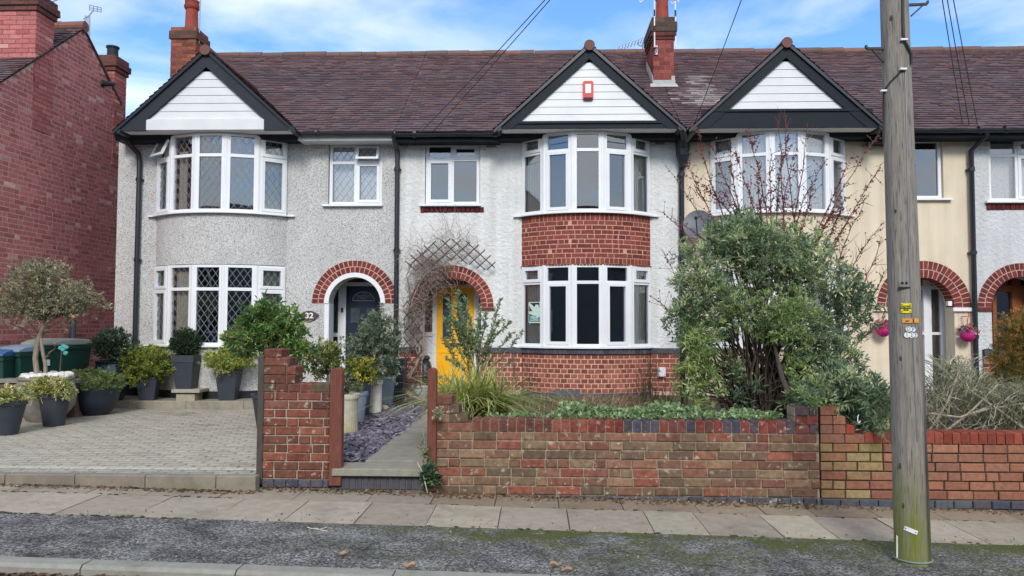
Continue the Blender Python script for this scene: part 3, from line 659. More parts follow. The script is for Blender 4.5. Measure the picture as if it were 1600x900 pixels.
def rp(mb, x0, x1, y0, y1, Y, t=.03, pym=None):       # slab facing the street between photo rows / columns at depth Y
    ym = (y0 + y1) / 2; a, b = PX(x0, Y, ym), PX(x1, Y, ym); zt, zb = PZ(y0, Y, (x0 + x1) / 2), PZ(y1, Y, (x0 + x1) / 2)
    mb.box(a, b, Y, Y + t, zb, zt); return a, b, zb, zt
def porch(house, x0, x1, zt, YD, zf=.255):
    mb = MB(); mb.box(x0 - .05, x0, YH + .28, YD + .06, zf - .1, zt); mb.box(x1, x1 + .05, YH + .28, YD + .06, zf - .1, zt); mb.box(x0 - .05, x1 + .05, YH + .28, YD + .3, zt, zt + .05); mb.build('porch_lining', m_porch, house)
    mb = MB(); mb.box(x0, x1, YH - .05, YD + .3, zf - .2, zf, S(120, 108, 98)); mb.build('porch_floor', m_conc, house)
def gable(house, cx, half, zb, za, Yf=11.95, board=.26, style='fascia', tri=None, mat=m_navy, backY=14.3, col=C_TILED, round_cap=True):
    # tiles: two slopes running back
    rise = za - zb; ov = .10; h2 = half + ov; zlow = zb - ov * rise / half; sl = sqrt(h2 ** 2 + (za - zlow) ** 2)
    mb = MB(); ct = lambda p=None: vary(random.choice(C_TILE + col), .2)
    tiles(mb, (cx - h2, Yf - .04, zlow + .03), (0, 1, 0), (h2, 0, za - zlow), backY - Yf, sl, ct, keep=lambda p: p.z - .15 < 4.6 + .7315 * (p.y + .4 - 12.25) + 3 if p.y < 12.6 else p.z > 4.6 + .7315 * (p.y - .35 - 12.25))
    tiles(mb, (cx + h2, Yf - .04, zlow + .03), (0, 1, 0), (-h2, 0, za - zlow), backY - Yf, sl, ct, keep=lambda p: True if p.y < 12.6 else p.z > 4.6 + .7315 * (p.y - .35 - 12.25))
    g = mb.build('gable_roof', m_tile, house)
    mb = MB()
    yk = Yf - .06
    while yk < 12.25 + (za - 4.6) / .7315 + .1:
        pts = [(cx, yk, za + .0), (cx, yk + .32, za + .0)]; mb.tube(pts, [.085, .08], 12, vary(S(110, 72, 62), .15)); yk += .31
    mb.build('ridge_tile', m_tile, g)
    # roof deck under the tiles
    mb = MB()
    for s_ in (-1, 1): mb.prism([(cx, Yf - .01, za), (cx + s_ * h2, Yf - .01, zlow), (cx + s_ * h2, Yf - .01, zlow + .03), (cx, Yf - .01, za + .03)], (0, backY - Yf - .5, 0))
    mb.build('roof_deck', m_navy, house)
    # bargeboards
    mb = MB(); k = rise / half; b = board
    for s_ in (-1, 1):
        mb.prism([(cx, Yf, za), (cx + s_ * half, Yf, zb), (cx + s_ * half, Yf, zb - .04), (cx + s_ * (half - b * .9), Yf, zb - .04), (cx, Yf, za - b * 1.0)], (0, .035, 0))
    mb.build('bargeboard', mat, house)
    mb = MB()       # trim under the tile edge
    for s_ in (-1, 1):
        mb.prism([(cx, Yf - .035, za + .035), (cx + s_ * h2, Yf - .035, zlow + .03), (cx + s_ * h2, Yf - .035, zlow - .02), (cx, Yf - .035, za - .03)], (0, .034, 0))
    mb.build('verge_trim', m_black if mat is m_navy else m_dgrey, house)
    tb = tri[2]; mb = MB(); zt = za - b * 1.25; n = max(5, int((zt - tb) / .115)); 
    for i in range(n):
        z0_, z1_ = tb + (zt - tb) * i / n, tb + (zt - tb) * (i + 1) / n; wf = lambda z: (za - b * 1.0 - z) * half / rise
        w0, w1 = min(wf(z0_), (tri[1] - tri[0]) / 2 + .05), max(wf(z1_), .01); y0_ = Yf + .045
        mb.add([(cx - w0, y0_ - .007, z0_ + .004), (cx + w0, y0_ - .007, z0_ + .006), (cx + w1, y0_, z1_), (cx - w1, y0_, z1_), (cx - w0, y0_ + .02, z0_ + .006), (cx + w0, y0_ + .02, z0_ + .006)], [(0, 1, 2, 3), (4, 5, 1, 0)])
    mb.build('gable_cladding', m_clad, house)
    if style == 'fascia':
        mb = MB(); mb.box(cx - half + .1, cx + half - .1, Yf + .012, Yf + .04, zb - .035, tb); mb.box(cx - half + .28, cx + half - .28, Yf - .012, Yf + .012, tb - .035, tb + .004); mb.build('fascia', mat, house)
    else:
        mb = MB(); mb.box(tri[0] - .0, tri[1], Yf + .008, Yf + .04, zb - .03, tb); mb.build('fascia', m_clad, house)
        for s_ in (-1, 1):
            mb = MB(); mb.prism([(cx + s_ * (half + .01), Yf - .006, zb - .045), (cx + s_ * (half - .42), Yf - .006, zb - .045), (cx + s_ * (half - .42), Yf - .006, zb + .19), (cx + s_ * (half - .2), Yf - .006, zb + .17), (cx + s_ * half, Yf - .006, zb)], (0, .05, 0)); mb.build('boxed_end', m_dgrey, house)
    mb = MB(); mb.box(cx - half + .02, cx + half - .02, Yf + .03, YH, zb - .035, zb - .01); 
    mb.build('soffit', m_soffit, house)
    for s_ in (-1, 1):
        mb = MB(); x_ = cx + s_ * (half + .03); mb.tube([(x_, Yf - .02, zb - .03), (x_, YH - .3, zb - .03)], .05, 10); mb.build('gable_gutter', m_black, house)
def gutter(house, x0, x1, z=4.59, Y=12.2, pipe=None, fmat=None):
    mb = MB(); n = 8; pr = [(Y - .055 * cos(pi * k / n), z - .055 * sin(pi * k / n)) for k in range(n + 1)] + [(Y + .045, z), (Y - .047, z)]
    mb.prism([(x0, y, zz) for y, zz in pr], (x1 - x0, 0, 0))
    x = x0 + .3
    while x < x1: mb.tube([(x, Y, z - .002), (x + .05, Y, z - .002)], .062, 12); x += 1.3
    mb.build('gutter', m_black, house)
    mb = MB(); mb.box(x0, x1, Y + .06, Y + .085, z - .11, z + .03); mb.build('eaves_fascia', fmat or m_navy, house)
    mb = MB(); mb.box(x0, x1, Y + .086, YH, z - .10, z - .08); mb.build('eaves_soffit', fmat or m_navy, house)
def downpipe(house, pts, r=.036, brackets=True, mat=None):
    mb = MB(); mb.tube(pts, r, 12)
    a, b = Vector(pts[-2]), Vector(pts[-1]); z = a.z - .3
    while z > b.z + .2:
        t = (a.z - z) / (a.z - b.z); p = a.lerp(b, t); mb.tube([p + Vector((0, 0, -.03)), p + Vector((0, 0, .03))], r * 1.25, 12); mb.box(p.x - .06, p.x + .06, p.y + .0, YH + .004, p.z - .012, p.z + .012); z -= 1.35
    return mb.build('downpipe', mat or m_black, house, smooth=True)
def shell(house, xa, xb, zf=.25, left=False, right=False, room=True):
    mb = MB(); mb.box(xa + .02, xb - .02, 18.5, 18.7, 0, 4.6)
    for x, f in ((xa, left), (xb - .1, right)): mb.box(x + .001, x + .099, YH + .281, 18.49, 0, 4.55)
    mb.build('party_wall', m_pebble if left else m_porch, house)
    mb = MB(); mb.box(xa + .1, xb - .1, YH + .3, 18.4, 2.62, 2.86); mb.box(xa + .1, xb - .1, YH + .3, 18.4, 4.62, 4.66); mb.box(xa + .1, xb - .1, YH + 3.4, YH + 3.45, 0, 4.6); mb.box(xa + .1, xb - .1, YH + .3, 18.4, .1, .24)
    mb.build('inner_floor', m_room, house)
def main_roof(house, xa, xb, left_verge=False, stain=None):
    mb = MB(); O = (xa, 12.22, 4.60); V = (0, 3.42, 2.48); sl = sqrt(3.42 ** 2 + 2.48 ** 2)
    tiles(mb, O, (1, 0, 0), V, xb - xa, sl, ctile)
    r = mb.build('roof', m_tile, house)
    mb = MB(); x = xa
    while x < xb - .01:
        w = min(random.choice([.3, .45, .45]), xb - x); dz = random.uniform(-.008, .008); mb.tube([(x, 15.64, 7.075 + dz), (x + w - .006, 15.64, 7.075 + dz)], [.085, .09], 12, vary(random.choice([S(122, 88, 76), S(112, 84, 76), S(104, 84, 80)]), .12)); x += w
    mb.build('ridge_tile', m_tile, r)
    mb = MB(); mb.prism([(xa, 12.25, 4.585), (xa, 15.64, 7.06), (xa, 19.1, 4.58), (xa, 19.1, 4.5), (xa, 12.3, 4.5)], (xb - xa, 0, 0)); mb.build('roof_deck', m_navy, house)
    return r

# ================================================================== no. 32, pebbledashed
def H(label, xc, name='terraced_house'): return empty(name, (xc, YH, .2), label, 'house', 'houses of the terrace')
h1 = H('grey pebbledashed terraced house with diamond leaded windows and an oval 32 plaque', -4.75)
XA, XB = -7.03, -2.29
b1 = Bay(-5.25, 1.10, .48); Z = dict(u0=3.30, u1=4.57, ut=4.215, l0=1.15, l1=2.44, lt=2.05)
wx = [P(x, 270, YH) for x in (513, 597)]; wz = (PZ(320, YH), PZ(222, YH))
a1x = PX(554.5, YH, 450); ars = PZ(474, YH, 555)
mb = MB(); facade(mb, XA, XB, -.05, 4.6, [('r', b1.cx - b1.a + .02, b1.cx + b1.a - .02, Z['l0'] - .02, Z['l1'] + .02), ('r', b1.cx - b1.a + .02, b1.cx + b1.a - .02, Z['u0'] - .02, 4.58), ('r', wx[0].x, wx[1].x, *wz), ('a', a1x, .43, ars, .0)])
mb2 = mb
for (za, zb) in ((.0, Z['l0'] - .03), (Z['l1'] + .012, Z['u0'] - .03)):
    arc_sheet(mb, b1.arc(24), za, zb)
    p = b1.arc(24); k = len(mb.v); mb.add([(x, y, zb) for x, y in p] + [(b1.cx, YH + .1, zb)], [tuple(range(26))]); mb.add([(x, y, za) for x, y in p] + [(b1.cx, YH + .1, za)], [tuple(range(26))])
wall1 = mb.build('wall', m_pebble, h1)
mb = MB(); arc_sheet(mb, b1.arc(24, .004), .30, .42); mb.box(XA - .002, b1.cx - b1.a, YH - .004, YH + .01, .3, .42); mb.box(b1.cx + b1.a, a1x - .5, YH - .004, YH + .01, .3, .42); mb.build('damp_course_band', m_black, h1)
bay_window(h1, b1, Z['u0'], Z['u1'], Z['ut'], lat=True, style=((1, 1), (0, 0), (0, 0), (0, 0), (1, 1)), open0=True, curt=(0,), cmat=m_curtain, label='upper leaded bay window with its left top sash pushed open', partial=((1, .08, .45, .8), (4, .15, .85, .9)))
bay_window(h1, b1, Z['l0'], Z['l1'], Z['lt'], lat=True, style=((1, 1), (0, 0), (0, 0), (0, 0), (1, 1)), curt=(0,), cmat=m_curtain, label='lower leaded bay window', partial=((1, .08, .62, .92), (4, .15, .85, .95)))
flat_window(h1, wx[0].x + .01, wx[1].x - .01, wz[0] + .01, wz[1] - .01, PX(557, YH + .08, 270), PZ(254, YH + .08), lat=True, sashes=(0, 1, 0, 1), open_tr=True, label='small leaded window with its right top sash open', netc=m_net)
C_ARC = [S(124, 58, 52), S(112, 54, 50), S(134, 64, 56), S(118, 54, 50)]
arch_bricks(h1, a1x, .51, .71, ars, C_ARC, 27, 22)
mb = MB(); N_ = 30
for i in range(N_):
    aa, ab = pi * i / N_, pi * (i + 1) / N_; f = lambda r, a, y: (a1x - r * cos(a), y, ars + r * sin(a)); mb.hexa([f(.434, aa, YH - .02), f(.432, ab, YH - .02), f(.509, ab, YH - .02), f(.509, aa, YH - .02), f(.434, aa, YH + .3), f(.432, ab, YH + .3), f(.45, ab, YH + .3), f(.45, aa, YH + .3)])
mb.box(a1x - .435, a1x - .425, YH - .004, YH + .29, .3, ars); mb.box(a1x + .425, a1x + .435, YH - .004, YH + .29, .3, ars); mb.box(a1x - .50, a1x - .432, YH - .012, YH, .42, ars - .01)
mb.build('arch_lining', m_white, h1)
YD = 13.25; porch(h1, a1x - .62, a1x + .62, 2.62, YD, .31)
dr = MB(); fx = MB(); gl = MB()
rp(dr, 540, 598, 447, 622, YD + .02, .05); door = dr.build('front_door', m_navyd, h1)
rp(fx, 528, 540, 400, 622, YD - .01, .08); rp(fx, 540, 600, 441, 447, YD - .01, .07); rp(fx, 598, 606, 400, 622, YD - .01, .08); rp(fx, 505, 528, 520, 526, YD - .005, .06); rp(fx, 497, 513, 400, 622, YD - .004, .06)
fx.build('door_frame', m_upvc, h1)
gm = MB(); rp(gm, 513, 528, 400, 520, YD + .03, .01); rp(gm, 540, 598, 400, 441, YD + .03, .01); gm.build('side_glass', m_glass, h1)
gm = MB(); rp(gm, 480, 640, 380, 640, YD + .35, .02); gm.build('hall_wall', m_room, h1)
gm = MB(); rp(gm, 513, 528, 526, 622, YD + .02, .03); gm.build('side_panel', m_navyd, h1)
cxd = PX(568, YD, 470); rz_ = .19; zb_ = PZ(470, YD, 568); gm = MB(); gm.prism([(cxd - rz_ * cos(pi * k / 16), YD, zb_ + rz_ * .82 * sin(pi * k / 16)) for k in range(17)], (0, .018, 0)); gm.build('fanlight', m_doorglass, door)
lm = MB()
for k in range(16):
    A = (cxd - rz_ * cos(pi * k / 16), YD - .006, zb_ + rz_ * .82 * sin(pi * k / 16)); B = (cxd - rz_ * cos(pi * (k + 1) / 16), YD - .006, zb_ + rz_ * .82 * sin(pi * (k + 1) / 16)); lm.bar(A, B, .012, .008)
    if k in (4, 8, 12): lm.bar((cxd, YD - .006, zb_ + .04), A, .006, .006)
lm.bar((cxd - rz_, YD - .006, zb_), (cxd + rz_, YD - .006, zb_), .012, .008); lm.bar((cxd - .06, YD - .006, zb_ + .09), (cxd + .06, YD - .006, zb_ + .09), .006, .006)
for (x0_, x1_) in ((548, 562), (573, 587)): gm = MB(); a, b, c, d = rp(gm, x0_, x1_, 481, 505, YD + .003, .017); gm.build('door_pane', m_doorglass, door)
lm.build('glazing_lead', m_lead, door)
kb = MB(); kb.tube([(PX(545, YD, 540), YD + .02, PZ(545, YD)), (PX(545, YD, 540), YD - .03, PZ(545, YD))], .015); kb.build('door_handle', m_metal, door)
bx_ = MB(); rp(bx_, 533, 536, 481, 488, YD - .03, .02); bx_.build('doorbell', m_ink, h1)
main_roof(h1, -6.92, XB); shell(h1, XA, XB, left=True)
mb = MB(); mb.prism([(-6.88, YH + .282, 4.55), (-6.88, 15.64, 7.0), (-6.88, 18.6, 4.75), (-6.88, 18.6, 4.55)], (.2, 0, 0)); mb.build('end_gable_wall', m_pebble, h1)
gable(h1, -5.285, 1.375, 4.615, 5.86, style='box', board=.26, tri=(-6.27, -4.22, PZ(183, 11.95)), mat=m_dgrey)
gutter(h1, -3.88, XB, 4.585, fmat=m_clad)
x0 = PX(196, YH - .2, 207); x1_ = PX(211, YH - .06, 232); x2_ = PX(202, YH - .06, 540)
downpipe(h1, [(-6.75, 12.3, 4.55), (-6.74, 12.4, 4.46), (-6.66, YH - .06, 4.33), (-6.64, YH - .06, 4.2), (-6.64, YH - .06, .34)], .04)
mb = MB(); mb.box(PX(486, YH, 225), PX(503, YH, 225), YH - .012, YH + .01, PZ(230, YH), PZ(219, YH))
for k in range(4): mb.box(PX(487, YH, 225), PX(502, YH, 225), YH - .02, YH - .01, PZ(229 - k * 2.6, YH), PZ(228 - k * 2.6, YH))
mb.build('air_vent', m_vent, h1)
# chimney
ch = MB(); cx0, cx1, cy0, cy1 = PX(266.5, 14.6, 100), PX(305, 14.6, 100), 14.6, 15.15; zt = PZ(42, 14.6, 290)
cf = pick([S(128, 74, 62), S(140, 78, 62), S(116, 66, 58), S(150, 90, 70)]); wallbox_bricks(ch, cx0, cx1, cy0, cy1, 5.4, zt - .24, cf, mortar=S(120, 104, 92), L_=.22)
wallbox_bricks(ch, cx0 - .03, cx1 + .03, cy0 - .03, cy1 + .03, zt - .24, zt - .08, pick([S(104, 72, 62), S(92, 70, 60)]), mortar=S(110, 96, 84)); ch.add([(cx0 - .03, cy0 - .03, zt - .24), (cx1 + .03, cy0 - .03, zt - .24), (cx1 + .03, cy1 + .03, zt - .24), (cx0 - .03, cy1 + .03, zt - .24)], [(3, 2, 1, 0)], S(90, 70, 60))
wallbox_bricks(ch, cx0 - .005, cx1 + .005, cy0, cy1, zt - .08, zt, pick([S(140, 84, 66)]), mortar=S(120, 104, 92))
chm = ch.build('chimney', m_brick, h1)
def chimney_pot(par, x, y, z, r=.13, h=.55, mat=m_terra):
    mb = MB(); mb.lathe(x, y, [(r * 1.05, z), (r * 1.08, z + .05), (r, z + .1), (r * .92, z + h * .7), (r * 1.05, z + h * .72), (r * 1.2, z + h * .78), (r * 1.2, z + h * .84), (r * 1.05, z + h * .86), (r * 1.1, z + h), (r * .8, z + h)], 24); return mb.build('chimney_pot', mat, par, smooth=True)
chimney_pot(chm, (cx0 + cx1) / 2 + .04, 14.85, zt, .125, .62)
mb = MB(); mb.tube([(cx1 + .02, 14.7, zt - .3), (cx1 + .03, 14.7, zt + .9)], .012); mb.bar((cx0 + .0, 14.6, zt + .62), (cx1 + .1, 14.6, zt + .75), .02, .02)
for k in range(7): mb.bar((cx0 + .02 + k * .07, 14.45, zt + .63 + k * .02), (cx0 + .02 + k * .07, 14.75, zt + .63 + k * .02), .008, .008, up=(0, 0, 1))
mb.build('aerial', m_metal, chm)
# plaque
px_, pz_ = PX(484, YH, 493), PZ(493.5, YH, 484); mb = MB(); pl = []
for k in range(28):
    a = 2 * pi * k / 28; r = 1 + .08 * sin(3 * a + 1) + .04 * sin(5 * a); pl.append((px_ + .145 * cos(a) * r * (1 if cos(a) > 0 else .95), YH - .03, pz_ + .083 * sin(a) * (1 - .25 * max(0, cos(a)) ** 3)))
mb.prism(pl, (0, .028, 0)); plq = mb.build('house_number_plaque', m_plaque, h1)
text_obj('house_number', '32', .125, (px_ - .0, YH - .032, pz_), m_white, plq, .003, .003, sx=1.15)

# ================================================================== white roughcast house
h2 = H('white roughcast terraced house with a yellow front door and a red brick band between bays', .05); XA, XB = -2.29, 2.346
b2 = Bay(.815, 1.05, .48)
wx = (PX(664, YH, 270), PX(750, YH, 270)); wz = (PZ(320, YH), PZ(222, YH)); a2x, a2s = PX(706, YH, 450), PZ(480, YH, 706)
mb = MB(); facade(mb, XA + .001, XB, -.05, 4.6, [('r', b2.cx - b2.a + .02, b2.cx + b2.a - .02, 1.13, 2.45), ('r', b2.cx - b2.a + .02, b2.cx + b2.a - .02, 3.29, 4.58), ('r', *wx, *wz), ('a', a2x, .485, a2s, .0)])
mb.build('wall', m_rough, h2)
bm_ = MB(); p2 = pick(C_PLI, .16); mo = S(226, 188, 168)
zpl0, zpl1 = .42, 1.03
bricks(bm_, b2.mp, 0, b2.len, zpl0, zpl1, p2, L_=.108, H=.0785, j=.015, mortar=mo, mseg=24)
Yp = YH - .05
bm_main = bm_
for (xa_, xb_) in ((XA + .06, a2x - .49), (a2x + .49, b2.cx - b2.a + .0), (b2.cx + b2.a, XB - .03)):
    bm_ = MB() if xa_ < -2 else bm_main
    bricks(bm_, plane_map((xa_, Yp), (xb_, Yp)), 0, xb_ - xa_, zpl0, zpl1, p2, L_=.108 if xb_ - xa_ > .5 else .2, H=.0785, j=.015, mortar=mo)
    n = max(1, int((xb_ - xa_) / .078)); w = (xb_ - xa_) / n; m = plane_map((xa_, Yp - .012), (xb_, Yp - .012))
    for i in range(n): brick1(bm_, m, i * w + .004, (i + 1) * w - .004, 1.035, 1.12, .012, vary(random.choice(C_BLU), .12))
    bm_.box(xa_, xb_, Yp - .012, YH + .001, 1.03, 1.118, S(110, 108, 108)); bm_.box(xa_ + .001, xb_ - .001, Yp + .001, YH + .001, zpl0 - .2, 1.03, mo)
    if xa_ < -2: bm_.build('brick_plinth', m_brick, h2)
bmq = bm_; n = int(b2.len / .078); w = b2.len / n
for i in range(n): brick1(bm_, b2.mp, i * w + .004, (i + 1) * w - .004, 1.035, 1.12, .034, vary(random.choice(C_BLU), .12), back=-.02)
arc_sheet(bm_, b2.arc(24, .022), 1.03, 1.118, S(120, 118, 116))
for zz in (1.03, 1.121): bm_.add([(x, y, zz) for x, y in b2.arc(24, .03)] + [(b2.cx, YH + .1, zz)], [tuple(range(26))], S(110, 108, 108))
# blue bricks near the foot
bricks(bm_, b2.mp, 0, b2.len, .0, .42, pick(C_BLU, .15), L_=.2, mortar=S(130, 126, 120), mseg=24)
bm_.build('brick_plinth', m_brick, h2)
bm_ = MB(); zb0, zb1 = 2.455, 3.262; zc = zb1 - .115
bricks(bm_, b2.mp, 0, b2.len, zb0 + .1, zc, pick(C_RED, .16), L_=.215, H=.077, bond='flem', mortar=S(216, 166, 148), mseg=24, jit=.12, j=.014, proud=.005)
for (z0_, z1_) in ((zc + .004, zb1), (zb0 + .004, zb0 + .098)):
    n = int(b2.len / .075); w = b2.len / n; bricks(bm_, b2.mp, 0, b2.len, z0_, z1_, pick(C_RED, .14), L_=w, H=.12, mortar=S(216, 166, 148), mseg=24, j=.012, proud=.005)
for zz in (zb0 - .004, zb1): bm_.add([(x, y, zz) for x, y in b2.arc(24, .012)] + [(b2.cx, YH + .1, zz)], [tuple(range(26))], S(100, 60, 52))
n = int(b2.len / .05)
for i in range(n): u = (i + .5) * b2.len / n; brick1(bm_, b2.mp, u - .018, u + .018, zb0 - .02, zb0, .03, vary(random.choice([S(120, 66, 54), S(96, 60, 52), S(150, 90, 74)]), .2), back=-.03)
bm_.build('brick_band', m_brick, h2)
st2 = ((1, 0), (0, 1), (0, 0), (0, 1), (1, 0))
bay_window(h2, b2, 3.29, 4.57, 4.275, style=st2, curt=(0, 4), label='upper bay window reflecting the sky')
w_low = bay_window(h2, b2, 1.15, 2.445, 2.165, style=st2, curt=(0, 4), label='lower bay window with a poster in its left pane')
flat_window(h2, wx[0] + .01, wx[1] - .01, wz[0] + .01, wz[1] - .01, PX(707, YH + .08, 270), PZ(250, YH + .08), sashes=(1, 0, 0, 1), label='small plain upper window over a brick sill')
mb = MB(); m = plane_map((0, YH), (1, YH)); xa_, xb_ = PX(657, YH, 327), PX(756, YH, 327)
bricks(mb, m, xa_, xb_, PZ(332, YH), PZ(323.5, YH), pick([S(92, 40, 38), S(80, 38, 38)]), L_=.075, H=.1, mortar=S(120, 90, 84), proud=.02); mb.build('brick_sill', m_brick, h2)
mb = MB(); mb.box(PX(664, YH, 218), PX(750, YH, 218), YH - .02, YH + .01, PZ(221.5, YH), PZ(215, YH)); mb.build('lintel_board', m_black, h2)
arch_bricks(h2, a2x, .485, .69, a2s, [S(140, 66, 56), S(128, 60, 54), S(150, 74, 62), S(116, 58, 52)], 27, 22)
for s_ in (-1, 1): mb = MB(); mb.box(a2x + s_ * .59 - .115, a2x + s_ * .59 + .115, YH - .03, YH + .25, a2s - .05, a2s - .006, S(120, 60, 52)); mb.build('arch_springer', m_brick, h2)
YD = 13.2; porch(h2, a2x - .66, a2x + .6, 2.68, YD, .27)
dr = MB(); rp(dr, 682, 741, 448, 612, YD + .02, .05); door = dr.build('front_door', m_yel, h2)
m = plane_map((0, YD + .02), (1, YD + .02)); dd = MB()
for (x0_, x1_) in ((685, 709), (714, 738)):
    a, b = PX(x0_, YD, 580), PX(x1_, YD, 580); ring(dd, m, a, b, PZ(602, YD), PZ(550, YD), .02, .0, .012)
dd.build('door_moulding', m_yel, door)
gm = MB(); lm = MB()
for (x0_, x1_) in ((691, 706), (716, 731)):
    a, b = PX(x0_, YD, 490), PX(x1_, YD, 490); z0_, z1_ = PZ(531, YD), PZ(466, YD); r = (b - a) / 2; c_ = (a + b) / 2
    poly = [(a, YD + .005, z0_), (b, YD + .005, z0_)] + [(c_ + r * cos(pi * k / 10), YD + .005, z1_ + r * sin(pi * k / 10)) for k in range(11)]
    gm.prism(poly, (0, .014, 0)); pp = poly + [poly[0]]
    for A, B in zip(pp[:-1], pp[1:]): lm.bar((A[0], YD, A[2]), (B[0], YD, B[2]), .016, .03)
gm.build('door_pane', m_doorglass, door); lm.build('pane_moulding', m_yel, door)
lb = MB(); rp(lb, 700, 722, 536, 541, YD, .02); lb.build('letterbox', m_ink, door)
kb = MB(); kb.tube([(PX(738, YD, 536), YD + .02, PZ(536, YD)), (PX(738, YD, 536), YD - .04, PZ(536, YD))], .02); kb.build('door_handle', m_metal, door)
fx = MB(); rp(fx, 675.5, 682, 400, 612, YD - .01, .08); rp(fx, 741, 748, 400, 612, YD - .01, .08); rp(fx, 682, 741, 442, 448, YD - .01, .07); rp(fx, 655, 675.5, 519, 525, YD - .004, .06); rp(fx, 655, 661, 400, 612, YD - .002, .05); rp(fx, 661, 675.5, 525, 612, YD + .02, .03); rp(fx, 748, 775, 522, 612, YD + .02, .03); fx.build('door_frame', m_upvc, h2)
gm = MB(); rp(gm, 661, 675.5, 442, 519, YD + .03, .01); rp(gm, 682, 741, 400, 442, YD + .03, .01); rp(gm, 748, 760, 442, 522, YD + .03, .01); gm.build('side_glass', m_glass, h2)
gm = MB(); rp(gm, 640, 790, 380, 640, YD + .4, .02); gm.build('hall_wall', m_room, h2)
lm = MB(); rp(lm, 668, 669, 442, 519, YD + .02, .008); rp(lm, 661, 675.5, 480, 481, YD + .02, .008); rp(lm, 661, 675.5, 500, 501, YD + .02, .008); lm.build('side_glazing_bars', m_leadd, h2)
mb = MB(); cxl, czl = PX(712, YH + .35, 438), PZ(440, YH + .35); mb.lathe(cxl, YH + .36, [(.17, czl - .05), (.19, czl), (.19, czl + .1), (.17, czl + .13)], 40, flute=.02, fn=20); mb.build('porch_lamp_shade', material('dusky_red_shade', color=S(128, 62, 62), rough=.8), h2)
main_roof(h2, XA, XB); shell(h2, XA, XB)
gable(h2, .832, 1.40, 4.61, 5.885, tri=(PX(815, 11.95, 188), PX(1027, 11.95, 188), PZ(190, 11.95)), board=.20)
gutter(h2, XB - 4.63, -.6, 4.565)
downpipe(h2, [(-2.31, 12.22, 4.55), (-2.31, 12.3, 4.48), (-2.30, YH - .06, 4.36), (-2.295, YH - .06, .3)], .04)
downpipe(h2, [(2.40, 12.15, 4.56), (2.40, 12.25, 4.5), (2.37, YH - .07, 4.25), (2.37, YH - .07, .3)], .045)
mb = MB(); mb.lathe(2.385, YH - .12, [(.05, 4.05), (.11, 4.25), (.12, 4.5), (.12, 4.56)], 12); mb.tube([(2.3, 12.0, 4.58), (2.38, 12.3, 4.48)], .06, 10); mb.tube([(2.5, 12.0, 4.6), (2.4, 12.3, 4.48)], .06, 10); mb.build('rainwater_hopper', m_black, h2)
for (x_, y_) in ((768, 225), (1031, 222)):
    mb = MB(); gv = MB(); a, b = PX(x_ - 8, YH, y_), PX(x_ + 8, YH, y_); c, d = PZ(y_ + 6, YH), PZ(y_ - 6, YH); mb.box(a, b, YH - .014, YH + .01, c, d); v_ = mb.build('air_vent', m_vent, h2)
    for i in range(6):
        for j in range(4): gv.box(a + .012 + i * (b - a - .02) / 6, a + .028 + i * (b - a - .02) / 6, YH - .017, YH - .0145, c + .012 + j * (d - c - .02) / 4, c + .03 + j * (d - c - .02) / 4)
    gv.build('vent_holes', m_dark, v_)
# alarm box on the gable
mb = MB(); ax, az = P(919, 141, 11.95).x, P(919, 141, 11.95).z; w_, h_ = .083, .15; Yc = 11.95
mb.prism([(ax - w_, Yc, az - h_ + .03), (ax - w_ + .02, Yc, az - h_), (ax + w_ - .02, Yc, az - h_), (ax + w_, Yc, az - h_ + .03), (ax + w_, Yc, az + h_ - .02), (ax + w_ - .02, Yc, az + h_), (ax - w_ + .02, Yc, az + h_), (ax - w_, Yc, az + h_ - .02)], (0, .045, 0)); al = mb.build('alarm_box', m_red, h2)
mb = MB(); mb.box(ax - .045, ax + .045, Yc - .004, Yc + .002, az - .045, az + .10); mb.build('alarm_label', m_white, al)
mb = MB(); mb.box(ax - .07, ax + .07, Yc - .006, Yc + .002, az - .145, az - .115); mb.build('alarm_lens', m_dgrey, al)
# poster in the lower bay window, left pane
pA, pB = Vector(b2.arc(5)[0]), Vector(b2.arc(5)[1]); pw = (pB - pA).length; pm_ = plane_map(pA, pB); u0, u1, z0_, z1_ = pw * .33, pw * .84, 1.15 + .37, 1.15 + .71
mb = MB(); lbox(mb, pm_, u0, u1, z0_, z1_, .036 - .03, .041 - .03); pos = mb.build('poster', m_paleg, h2)
def pposter(name, poly, mat, d=.0135):
    mb = MB(); U = lambda s: u0 + (u1 - u0) * s; Q = [Vector(pm_(U(s), z0_ + (z1_ - z0_) * t, d)) for s, t in poly]; nv = Vector(pm_(0, 0, -.002)) - Vector(pm_(0, 0, 0)); mb.prism(Q, nv); return mb.build(name, mat, pos)
pposter('poster_teal_field', [(.04, .06), (.96, .06), (.96, .32), (.8, .22), (.68, .34), (.4, .36), (.04, .46)], m_teal2)
pposter('poster_crimson_field', [(.04, .56), (.34, .56), (.16, .72), (.04, .84)], m_crim)
pposter('poster_black_mark', [(.1, .96), (.94, .96), (.94, .72), (.84, .88), (.62, .88), (.5, .76), (.3, .88)], m_ink)
t2 = (pB - pA).normalized(); rz = atan2(t2.y, t2.x); q = pm_((u0 + u1) / 2, z0_ + (z1_ - z0_) * .245, .0155)
text_obj('poster_text', 'FREE', .072, q, m_white, pos, .0006, .0008, rotz=rz); q = pm_((u0 + u1) / 2, z0_ + (z1_ - z0_) * .12, .0155); text_obj('poster_text', 'PALESTINE', .037, q, m_white, pos, .0006, .0004, rotz=rz)
